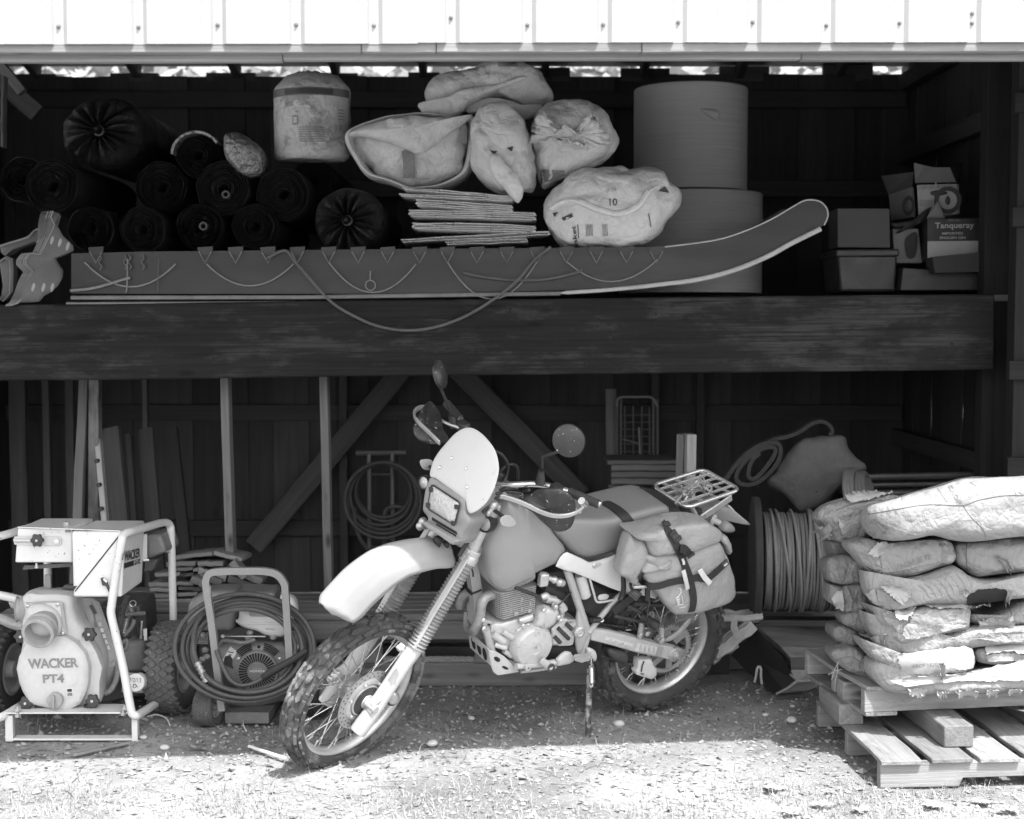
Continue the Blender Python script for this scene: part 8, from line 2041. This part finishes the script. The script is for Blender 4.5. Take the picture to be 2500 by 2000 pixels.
plank('deck_scrap', W(KD, 385, 1120, 5.85), W(KD, 385, 1120, 5.85) + V((.3, .02, 0)), .08, .085, W_pal, t2, V((0, 1, 0))) 
G_BAG = 'paper sacks stacked on the pallet'
SK = {}
def pbag(key, K, pts, d, f, bk, m, lab, seed, cr=.009, csc=6.5, n=110, rings=14, p=3.0, sm=2):
    mb = puff([W(K, x, y, d) for x, y in pts], (-.06, -1, .12), f, bk, sm=sm, n=n, rings=rings, p=p, noise_a=.010, nsc=7, seed=seed)
    crumple(mb, cr, csc, seed, .004, axis=V((1, 0, .1)).normalized())
    cx = sum((q for q in mb.v), V()) / len(mb.v)
    zlo = min(q.z for q in mb.v)
    t = thing('paper_sack', lab, 'sack', (cx.x, cx.y, zlo), G_BAG)
    mb.obj('sack_body', m, t, sm=1.2)
    SK[key] = (Surf(mb, d), t)
def torn(key, K, pts, m=M_torn, rag=.07, lift=.004, edge=.012, n=60, seed=1, name='torn_paper', rings=5):
    s, t = SK[key]
    return s.patch(K, pts, lift, edge, n=n, rag=rag, seed=seed, rings=rings).obj(name, m, t, sm=.5)
def seam(key, K, pts, r=.0014, m=M_seam, lift=.001, name='seam'):
    s, t = SK[key]
    return MB().tube(s.line(K, pts, lift, 4), r, 5).obj(name, m, t, sm=1)
pbag('P2', KD, ((338, 935), (400, 915), (450, 912), (515, 985), (530, 1050), (470, 1052), (390, 1015), (345, 965)), 5.8, .06, .3, M_paper_dim, 'lowest sack of the stack\'s left flank, overhanging the pallet corner', 1, n=60, rings=9)
pbag('P', KD, ((515, 1000), (540, 972), (580, 1000), (640, 1045), (900, 1045), (1100, 1010), (1246, 985), (1500, 970), (1500, 1105), (1246, 1115), (1000, 1130), (750, 1137), (640, 1130), (560, 1100), (525, 1055)), 5.6, .09, .36, M_paper_pale, 'bottom sack along the stack\'s front, ragged white paper along its foot', 2)
pbag('O', KS, ((170, 1500), (250, 1480), (400, 1480), (470, 1550), (500, 1620), (490, 1690), (380, 1700), (240, 1630), (168, 1555)), 5.86, .07, .3, M_paper_dim, 'sack on the left flank second from the bottom, its crushed end turned out', 3, n=70, rings=10)
pbag('N', KS, ((1368, 1540), (1400, 1490), (1600, 1462), (1794, 1444), (2060, 1440), (2060, 1620), (1700, 1640), (1450, 1625), (1385, 1595)), 5.62, .07, .36, M_paper_pale, 'sack at the right of the sixth layer with a torn white strip across it', 4, n=80, rings=10)
pbag('M', KS, ((400, 1400), (480, 1440), (620, 1535), (750, 1535), (1000, 1500), (1300, 1468), (1365, 1510), (1378, 1600), (1340, 1660), (1200, 1695), (900, 1712), (740, 1716), (620, 1660), (500, 1570), (420, 1470)), 5.6, .09, .36, M_paper, 'front sack second from the bottom with a white label reading CROP NUTRIENT', 5)
pbag('K2', KS, ((185, 1310), (280, 1290), (390, 1350), (405, 1460), (320, 1494), (240, 1445), (182, 1390)), 5.92, .06, .3, M_paper_dim, 'squat dark sack end on the left flank, three layers from the bottom', 6, n=60, rings=9)
pbag('L', KS, ((435, 1180), (470, 1250), (520, 1380), (620, 1392), (760, 1462), (1000, 1390), (1340, 1305), (1450, 1290), (1794, 1288), (2060, 1280), (2060, 1440), (1700, 1452), (1350, 1482), (1000, 1512), (700, 1545), (610, 1510), (540, 1440), (450, 1300)), 5.62, .09, .36, M_paper, 'long front sack at mid height with a white split valve at its left end', 7)
pbag('K', KS, ((255, 1210), (330, 1165), (430, 1172), (475, 1230), (500, 1330), (440, 1370), (330, 1320), (265, 1285)), 5.88, .07, .3, M_paper, 'pale rounded sack end on the left flank at mid height', 8, n=60, rings=9)
pbag('J', KS, ((1330, 1200), (1500, 1215), (1660, 1140), (1794, 1070), (2060, 1060), (2060, 1280), (1794, 1284), (1600, 1305), (1400, 1290), (1335, 1260)), 5.64, .07, .36, M_paper_pale, 'sack at the right below the gaping one, shreds hanging over it', 9, n=80, rings=10)
pbag('H', KS, ((145, 950), (250, 958), (300, 940), (430, 945), (475, 1050), (495, 1130), (440, 1175), (300, 1170), (200, 1130), (128, 1085), (140, 1000)), 5.88, .07, .3, M_paper_dim, 'sack on the left flank above mid height, a white plug showing in its end', 10, n=70, rings=10)
pbag('I', KS, ((478, 1120), (560, 1160), (700, 1172), (900, 1122), (1150, 1118), (1305, 1125), (1335, 1200), (1330, 1310), (1250, 1345), (1100, 1370), (900, 1402), (760, 1462), (690, 1440), (600, 1330), (520, 1220)), 5.6, .09, .36, M_paper, 'front sack with wrinkled label and peeled paper, fourth from the top', 11)
pbag('F', KS, ((118, 760), (190, 712), (300, 692), (400, 740), (445, 830), (435, 910), (400, 945), (280, 958), (180, 942), (132, 880)), 5.88, .08, .3, M_paper_dim, 'plump smooth sack on the left flank, third from the top', 12, n=70, rings=10)
pbag('G', KS, ((428, 835), (500, 900), (600, 932), (800, 892), (1000, 842), (1180, 785), (1300, 865), (1420, 905), (1600, 900), (1794, 852), (2060, 830), (2060, 1055), (1794, 1065), (1640, 1080), (1400, 1100), (1250, 1112), (900, 1128), (700, 1168), (600, 1178), (520, 1112), (460, 1020), (432, 930)), 5.6, .11, .36, M_paper_pale, 'sunlit front sack third from the top, ripped open in a dark hole at right', 13)
pbag('E', KS, ((160, 595), (250, 590), (300, 640), (335, 705), (280, 745), (212, 752), (178, 690)), 5.98, .05, .3, M_paper_dim, 'small frayed sack end second from the top on the left flank', 14, n=50, rings=8)
pbag('D', KS, ((1193, 640), (1250, 602), (1400, 592), (1794, 562), (2060, 560), (2060, 800), (1700, 855), (1500, 882), (1380, 892), (1300, 835), (1215, 760)), 5.62, .09, .36, M_paper_pale, 'white sack at the right of the second layer, neatly boxed left end', 15, n=90, rings=11)
pbag('C', KS, ((295, 600), (380, 575), (450, 560), (560, 592), (700, 592), (900, 576), (1060, 558), (1150, 580), (1192, 640), (1198, 760), (1120, 800), (900, 862), (700, 915), (590, 930), (530, 902), (470, 830), (380, 722), (310, 655)), 5.62, .09, .36, M_paper, 'shaded front sack under the top one, large wrinkled label on its face', 16)
pbag('B', KS, ((40, 400), (58, 345), (120, 290), (300, 222), (450, 202), (600, 192), (740, 215), (720, 300), (560, 330), (500, 420), (505, 540), (400, 575), (280, 598), (185, 565), (130, 505), (95, 445)), 5.82, .1, .34, M_paper_dim, 'top sack at the left rear, loose flap of paper hanging from its end', 17, n=90, rings=12)
pbag('A', KS, ((458, 400), (470, 330), (520, 285), (700, 238), (860, 187), (1100, 120), (1270, 72), (1500, 46), (1794, 42), (2080, 60), (2080, 520), (1794, 548), (1480, 582), (1280, 592), (1200, 585), (1050, 548), (950, 548), (800, 582), (680, 592), (580, 572), (505, 505)), 5.47, .13, .40, M_paper_pale, 'big sunlit white sack crowning the stack, running out of frame', 18, cr=.007, csc=5)
# labels, print, seams and rips
seam('A', KS, ((480, 365), (600, 345), (800, 310), (1000, 285), (1280, 290), (1400, 250), (1600, 212), (1794, 205)))
seam('A', KS, ((1280, 290), (1340, 380), (1440, 480), (1475, 570)), .0008)
torn('A', KS, ((1060, 140), (1090, 132), (1165, 255), (1140, 262)), M_faint, 0, .002, 0, 20, name='print_bar')
lettering('print', 'CROP', SK['A'][0].quad(KS, (1150, 130), (1240, 280), (1270, 262), (1180, 112), .003), M_faint, SK['A'][1], bold=.03)
torn('A', KS, ((1330, 95), (1410, 75), (1395, 130)), M_faint, 0, .002, 0, 18, name='print_mark')
torn('A', KS, ((500, 470), (540, 400), (590, 420), (640, 480), (600, 540), (540, 540)), M_paper_dim, .05, .004, .01, 36, 3, 'gathered_end')
for k in range(9): seam('A', KS, ((545 + 8 * k, 420 + 13 * k), (640 + 14 * k, 455 + 10 * k), (760 + 20 * k, 500 + 6 * k)), .0009, M_faint, name='pleat')
torn('B', KS, ((230, 400), (330, 360), (460, 330), (490, 420), (470, 500), (380, 560), (280, 540), (240, 470)), M_paper, .04, .004, .008, 50, 5, 'end_label')
torn('B', KS, ((95, 430), (180, 420), (210, 480), (130, 560), (40, 640), (25, 690), (15, 640), (60, 540)), M_torn, .06, .012, .03, 50, 6, 'paper_flap')
torn('B', KS, ((300, 225), (450, 200), (600, 188), (700, 200), (560, 240), (420, 262), (330, 275)), M_torn, .08, .004, .012, 60, 7)
seam('B', KS, ((210, 335), (330, 285), (450, 262), (600, 248)))
torn('C', KS, ((570, 665), (700, 620), (900, 600), (1050, 590), (1090, 640), (1090, 750), (900, 800), (680, 850), (600, 835)), M_paper_pale, .03, .003, .004, 60, 8, 'label')
lettering('print', 'MAGNUM FE', SK['C'][0].quad(KS, (720, 835), (1010, 740), (1000, 700), (700, 790), .0075), M_faint, SK['C'][1], bold=.02)
seam('C', KS, ((560, 900), (600, 850), (620, 905), (900, 855), (1190, 770))); seam('C', KS, ((1060, 560), (1085, 660), (1095, 745)), .001)
torn('C', KS, ((480, 690), (560, 610), (700, 630), (620, 680), (560, 720)), M_torn, .08, .003, .006, 40, 9)
seam('D', KS, ((1315, 610), (1308, 700), (1316, 840))); seam('D', KS, ((1210, 770), (1310, 840), (1390, 890), (1500, 880)), .0012)
torn('D', KS, ((1540, 700), (1640, 740), (1680, 820), (1680, 860), (1600, 780)), M_paper, .08, .003, .01, 36, 10)
torn('G', KS, ((580, 950), (700, 960), (850, 1000), (830, 1050), (780, 1110), (740, 1100), (700, 1060), (640, 1010)), M_torn, .12, .004, .01, 60, 11)
torn('G', KS, ((470, 1030), (540, 985), (560, 1060), (570, 1120), (540, 1110)), M_torn, .05, .003, .004, 40, 12, 'split_valve')
torn('G', KS, ((560, 990), (640, 1020), (700, 1080), (760, 1120), (700, 1150), (600, 1160), (565, 1120)), M_paper, .06, .003, .004, 40, 13)
hole = ((1300, 1060), (1400, 1000), (1540, 982), (1650, 1000), (1640, 1100), (1600, 1180), (1480, 1230), (1380, 1220), (1320, 1140))
torn('G', KS, hole, M_hole_dk, .05, .006, 0, 50, 14, 'ripped_hole')
torn('G', KS, ((1330, 1110), (1450, 1080), (1560, 1110), (1620, 1160), (1520, 1230), (1400, 1225)), M_powder, .06, .012, .01, 50, 15, 'spilled_powder')
torn('G', KS, ((1250, 1010), (1290, 985), (1320, 1010), (1290, 1045)), M_torn, .08, .008, .02, 26, 16, 'paper_flap')
torn('G', KS, ((1640, 985), (1668, 1000), (1660, 1120), (1640, 1170), (1620, 1120)), M_torn, .08, .012, .02, 30, 17, 'paper_flap')
for k in range(8): seam('G', KS, ((900 + 55 * k, 960 - 14 * k), (960 + 55 * k, 1010 - 10 * k), (1010 + 50 * k, 1080 - 8 * k)), .0012, M_faint, name='pleat')
torn('J', KS, ((1430, 1230), (1540, 1220), (1640, 1250), (1690, 1200), (1700, 1290), (1640, 1420), (1610, 1330), (1540, 1290), (1480, 1340), (1420, 1300)), M_torn, .13, .012, .02, 70, 18)
torn('I', KS, ((900, 1128), (1100, 1115), (1300, 1125), (1320, 1160), (1100, 1175), (960, 1160)), M_torn, .08, .004, .012, 60, 19)
torn('I', KS, ((710, 1190), (800, 1150), (890, 1180), (860, 1220), (790, 1240), (720, 1225)), M_torn, .12, .005, .014, 50, 20)
torn('I', KS, ((770, 1330), (880, 1215), (1100, 1180), (1290, 1200), (1310, 1300), (1100, 1350), (860, 1410), (790, 1410)), M_paper_pale, .04, .003, .005, 60, 21, 'label')
lettering('print', 'CROP NUTRI', SK['I'][0].quad(KS, (880, 1345), (1110, 1318), (1106, 1290), (876, 1318), .0075), M_faint, SK['I'][1], bold=.03)
torn('I', KS, ((610, 1380), (660, 1340), (680, 1430), (640, 1440)), M_torn, .08, .01, .02, 30, 22, 'paper_flap')
torn('I', KS, ((600, 1180), (690, 1190), (760, 1270), (740, 1330), (640, 1260)), M_paper, .1, .003, .006, 40, 29)
torn('H', KS, ((185, 1080), (220, 1010), (260, 1010), (280, 1160), (220, 1140)), M_torn, .04, .004, .006, 40, 23, 'white_plug')
torn('H', KS, ((255, 1005), (300, 990), (340, 1080), (340, 1160), (290, 1165)), M_paper, .04, .006, .006, 40, 24, 'end_label')
torn('L', KS, ((510, 1395), (580, 1380), (590, 1450), (585, 1505), (545, 1450)), M_torn, .05, .004, .004, 40, 25, 'split_valve')
torn('L', KS, ((1340, 1400), (1500, 1370), (1794, 1350), (1900, 1350), (1900, 1430), (1600, 1440)), M_paper_dim, .04, .003, .004, 50, 30, 'worn_face')
torn('M', KS, ((735, 1545), (1000, 1510), (1290, 1480), (1365, 1560), (1350, 1650), (1100, 1690), (760, 1710)), M_torn, .04, .003, .005, 70, 26, 'label')
lettering('print', 'CROP NUTR', SK['M'][0].quad(KS, (855, 1652), (1085, 1640), (1082, 1610), (852, 1622), .008), M_faint, SK['M'][1], bold=.03)
torn('M', KS, ((1055, 1610), (1100, 1600), (1110, 1680), (1085, 1700)), M_torn, .08, .014, .02, 26, 27, 'paper_flap')
torn('N', KS, ((1470, 1465), (1700, 1445), (1900, 1440), (1900, 1560), (1700, 1520), (1480, 1540)), M_torn, .05, .006, .01, 60, 28)
torn('N', KS, ((1480, 1545), (1700, 1530), (1900, 1565), (1900, 1600), (1700, 1590), (1500, 1600)), M_powder, .05, .005, .004, 50, 31, 'dark_tear')
for i, (x0, y0, w, h) in enumerate(((700, 1120, 90, 18), (920, 1128, 110, 34), (1060, 1122, 60, 20), (1160, 1118, 70, 22), (830, 1130, 60, 14))):
    torn('P', KD, ((x0, y0 - 12), (x0 + w, y0 - 14), (x0 + w * .9, y0 + h * .5), (x0 + w * .55, y0 + h), (x0 + w * .2, y0 + h * .4)), M_torn, .16, .008, .012, 40, 40 + i, 'torn_fringe')
torn('P', KD, ((650, 1070), (760, 1050), (1000, 1050), (1246, 1000), (1400, 1000), (1400, 1060), (1100, 1075), (980, 1080), (760, 1095), (680, 1100)), M_torn, .1, .004, .01, 80, 46)
seam('P2', KD, ((360, 985), (430, 965), (500, 1000)), .001)
# frayed straws caught at the pallet corner
t = thing('straw_tuft', 'few dry straws caught on the upper pallet\'s left corner', 'straw', W(KD, 360, 1040, 5.8))
for q in (((345, 1075), (362, 1020), (380, 985)), ((362, 1085), (372, 1040), (375, 1000)), ((330, 1050), (365, 1030), (395, 1025)), ((500, 1140), (515, 1132), (535, 1130))):
    MB().tube([W(KD, x, y, 5.74) for x, y in q], .0016, 5).obj('straw', M_rope_pale, t)
# ------------------------------------------------------------------ what lies and grows on the dirt
M_leafd = mat('dead_leaf', .15, rough=.8, var=.4, sc=4, bump=.1)
M_leafp = mat('pale_dead_leaf', .24, rough=.8, var=.3, sc=4, bump=.1)
M_grav = mat('gravel_stone', .3, rough=.9, var=.4, sc=3, bump=.2)
M_straw = mat('dry_grass', .33, rough=.7, var=.3, sc=2, bump=0)
M_green = mat('green_weed', .26, rough=.55, var=.3, sc=3, bump=0)
M_weed = mat('pale_weed_leaf', .4, rough=.5, var=.2, sc=20, bump=0)
M_twig = mat('grey_twig', .16, rough=.85, var=.4)
M_stick = mat('peeled_stick', .6, rough=.6, var=.1)
rr = random.Random(12)
def gpt(y0=4.75, y1=6.9):
    while True:
        y = rr.uniform(y0, y1); x = rr.uniform(-.37, .37) * y
        return x, y
def leaves(n, m, name, s0, s1, dens):
    b = MB()
    for _ in range(n):
        x, y = gpt()
        if rr.random() > dens(x, y): continue
        s = rr.uniform(s0, s1) * (1 if rr.random() < .8 else 1.5); a = rr.uniform(0, 6.28); tl = rr.gauss(0, .35); t2 = rr.gauss(0, .3)
        d = V((math.cos(a), math.sin(a), math.tan(tl) * .6)); w = V((-math.sin(a), math.cos(a), math.tan(t2) * .6)) * rr.uniform(.3, .6)
        c = V((x, y, gz(x, y) + .004 + abs(tl) * s * .5)); k = V((0, 0, rr.uniform(-.2, .35) * s))
        vs = [c - d * s, c - d * s * .2 + w * s + k, c + d * s * .9, c - d * s * .1 - w * s + k * .7]
        if rr.random() < .5: b.add(vs, [(0, 1, 2), (0, 2, 3)])
        else: b.add(vs + [c + d * s * .45 + w * s * .55 + k * .6, c + d * s * .4 - w * s * .6], [(0, 1, 4, 2), (0, 2, 5, 3)])
    kind(tag(b.obj(name, m, sm=0), 'scattered %s over the dirt floor' % ('pale dry leaf scraps' if m is M_leafp else 'dark dead leaf scraps'), 'leaf litter'), 'stuff')
shade = lambda x, y: min(1, max(.25, (y - 5.2) / .8))
leaves(6500, M_leafd, 'dark_leaf_litter', .004, .014, lambda x, y: .12 + .88 * shade(x, y) ** 1.5 * (.4 + 1.2 * max(0, noise.noise(V((x * 2.2, y * 2.2, 1))) + .35)))
leaves(3200, M_leafp, 'pale_leaf_litter', .004, .018, lambda x, y: .3 + .7 * max(0, noise.noise(V((x * 2.5, y * 2.5, 4))) + .4))
b = MB()
for _ in range(11000):
    x, y = gpt()
    s = .0025 + .011 * rr.random() ** 4 + (.012 if rr.random() < .012 else 0)
    c = V((x, y, gz(x, y) + s * .25)); q = [V((rr.uniform(.7, 1.2), 0, 0)), V((0, rr.uniform(.6, 1.1), 0)), V((-rr.uniform(.7, 1.2), .2, 0)), V((0, -rr.uniform(.7, 1.2), .1)), V((.1, .1, rr.uniform(.5, .8))), V((0, 0, -.5))]
    a = rr.uniform(0, 6.28); M = Matrix.Rotation(a, 3, 'Z')
    b.add([c + M @ p * s for p in q], [(0, 1, 4), (1, 2, 4), (2, 3, 4), (3, 0, 4), (1, 0, 5), (2, 1, 5), (3, 2, 5), (0, 3, 5)])
kind(tag(b.obj('gravel', M_grav, sm=0), 'small gravel and grit strewn over the dirt', 'gravel'), 'stuff')
def grass(n, m, name, lab, h0, h1, dens, flat=.6, w=.0022):
    b = MB()
    for _ in range(n):
        x, y = gpt(4.7, 6.4)
        if rr.random() > dens(x, y): continue
        h = rr.uniform(h0, h1); a = rr.uniform(0, 6.28); lean_ = abs(rr.gauss(flat, .35))
        u = V((math.cos(a), math.sin(a), 0)); sd = V((-u.y, u.x, 0)) * w * rr.uniform(.7, 1.5)
        c = V((x, y, gz(x, y) - .001)); p1 = c + u * h * .5 * math.sin(lean_ * .8) + V((0, 0, h * .5 * abs(math.cos(lean_ * .8)))); p2 = p1 + u * h * .5 * math.sin(lean_ * 1.5) + V((0, 0, h * .5 * math.cos(lean_ * 1.5)))
        if p2.z < c.z + .002: p2.z = c.z + .003
        b.add([c - sd, c + sd, p1 + sd * .7, p1 - sd * .7, p2], [(0, 1, 2, 3), (3, 2, 4)])
    kind(tag(b.obj(name, m, sm=0), lab, 'grass'), 'stuff')
cl = lambda x, y, z, o=.25: max(0, noise.noise(V((x * 2.6, y * 2.6, z))) + o)
front = lambda x, y: max(0, min(1, (5.55 - y) / .5))
grass(34000, M_straw, 'dry_grass', 'thin dry straw and cut grass lying over the sunlit dirt', .02, .085, lambda x, y: (.10 + 1.3 * cl(x, y, 7)) * (.12 + .88 * front(x, y)), 1.15, .0009)
grass(26000, M_green, 'green_grass', 'short green grass along the front of the yard', .018, .06, lambda x, y: (.02 + 1.6 * cl(x, y, 2, .12)) * front(x, y + .12 - .25 * max(0, x)) , .75, .0012)
b = MB()
for _ in range(420):
    x, y = gpt()
    L = .02 + .12 * rr.random() ** 2; a = rr.uniform(0, 6.28); p = V((x, y, gz(x, y) + .005)); pts = [p]
    for k in range(3):
        a += rr.gauss(0, .25); p = p + V((math.cos(a), math.sin(a), rr.gauss(.0, .06))) * L / 3; p.z = max(gz(p.x, p.y) + .003, p.z); pts.append(p)
    b.tube(pts, [.0018, .0016, .0013, .0008], 5)
kind(tag(b.obj('twig_litter', M_twig, sm=1), 'small broken twigs strewn on the dirt', 'twigs'), 'stuff')
def lay(name, K, pts, r, m, lab, cat, group=None, z=.012):
    q = [G(K, x, y, z) for x, y in pts]
    return tag(MB().tube(catmull(q, 4), r, 8).obj(name, m, sm=1), lab, cat, group)
lay('peeled_stick', K5, ((1590, 1575), (1700, 1612), (1850, 1662)), .0075, M_stick, 'white peeled stick on the dirt beside the front tyre', 'stick')
lay('grey_twig', K5, ((1520, 1340), (1550, 1400), (1555, 1440), (1572, 1475)), .003, M_stick, 'pale crooked twig standing in front of the washer base', 'twig', z=.02)
lay('grey_twig', KX, ((1300, 1420), (1335, 1500), (1325, 1560), (1380, 1610), (1420, 1665)), .0035, M_twig, 'long thin twig bent over the dirt left of the side stand', 'twig', z=.01)
lay('grey_twig', K5, ((940, 1385), (1000, 1372), (1060, 1395), (1085, 1440)), .003, M_stick, 'thin arched twig between the pump and its tyre', 'twig', z=.02)
p, q = G(K5, 465, 1632, .012), G(K5, 812, 1550, .012)
tag(plank('broken_lath', p, q, .03, .012, W_pal, None, V((0, .3, 1))), 'broken lath lying on the dirt in front of the pump skid', 'lath')
def stone(K, x, y, r, lab, m=M_grav):
    c = G(K, x, y, 0.0); R_ = (W(K, x + r, y, c.y) - W(K, x, y, c.y)).length
    mb = MB().ball(c + V((0, 0, R_ * .35)), (R_, R_ * .8, R_ * .6), 14)
    mb.v = [v + (v - c).normalized() * R_ * .25 * noise.noise(v * 30) for v in mb.v]
    tag(mb.obj('stone', m, sm=.7), lab, 'stone', 'stones on the dirt')
M_stonep = mat('pale_stone', .48, rough=.85, var=.15, bump=.3, bsc=120)
for K, x, y, r, lab in ((K5, 1050, 1592, 32, 'flat pale stone in front of the gap between pump and washer'), (KR, 725, 1068, 34, 'round pale stone on the shaded dirt behind the bike'), (KR, 1000, 1130, 62, 'grey angular stone beside the pallet\'s left end'), (KR, 1010, 975, 26, 'small stone under the trough lip'), (K7, 880, 1050, 22, 'pale stone on the dirt right of the front tyre'), (K7, 1075, 1245, 40, 'white flat stone at the edge of the shade behind the front wheel'), (K7, 1330, 1078, 24, 'small pale stone in the middle of the shaded dirt'), (K8, 600, 1660, 30, 'pale stone right of the side stand foot'), (K5, 915, 1525, 28, 'low pale stone beside the pump skid foot')):
    stone(K, x, y, r, lab, M_stonep)
def weed(K, x, y, n, L, lab, seed):
    c = G(K, x, y, 0.0); rs = random.Random(seed)
    t = thing('weed_plant', lab, 'weed', c, 'broad-leaved weeds in the yard')
    for k in range(n):
        a = 6.28 * k / n + rs.uniform(-.4, .4); u = V((math.cos(a), math.sin(a), 0)); l = L * rs.uniform(.7, 1.2); s_ = V((-u.y, u.x, 0)) * l * rs.uniform(.22, .34)
        up = V((0, 0, l * rs.uniform(.12, .45)))
        b = MB(); p0, p1, p2, p3 = c, c + u * l * .4 + up * .6, c + u * l * .75 + up, c + u * l + up * .85
        b.add([p0, p1 - s_, p1 - V((0, 0, .15 * l)), p1 + s_, p2 - s_ * .9, p2 - V((0, 0, .1 * l)), p2 + s_ * .9, p3], [(0, 2, 1), (0, 3, 2), (1, 2, 5, 4), (2, 3, 6, 5), (4, 5, 7), (5, 6, 7)])
        b.obj('leaf', M_weed, t, sm=1)
for i, (x, y, n, L, lab) in enumerate(((80, 1590, 7, .06, 'tall-leaved weed at the left of the pallet front'), (300, 1660, 8, .05, 'low weed by the lower edge left of the pallet'), (815, 1665, 9, .055, 'leafy weed right below the pallet\'s notch'), (1055, 1655, 10, .05, 'flat rosette weed under the pallet\'s right half'), (1180, 1690, 8, .06, 'weed at the lower right corner'), (480, 1690, 7, .05, 'small weed below the pallet\'s left corner'), (150, 1700, 6, .05, 'small weed at the lower edge, farthest left of the weeds'))):
    weed(KD, x, y, n, L * .75, lab, i)
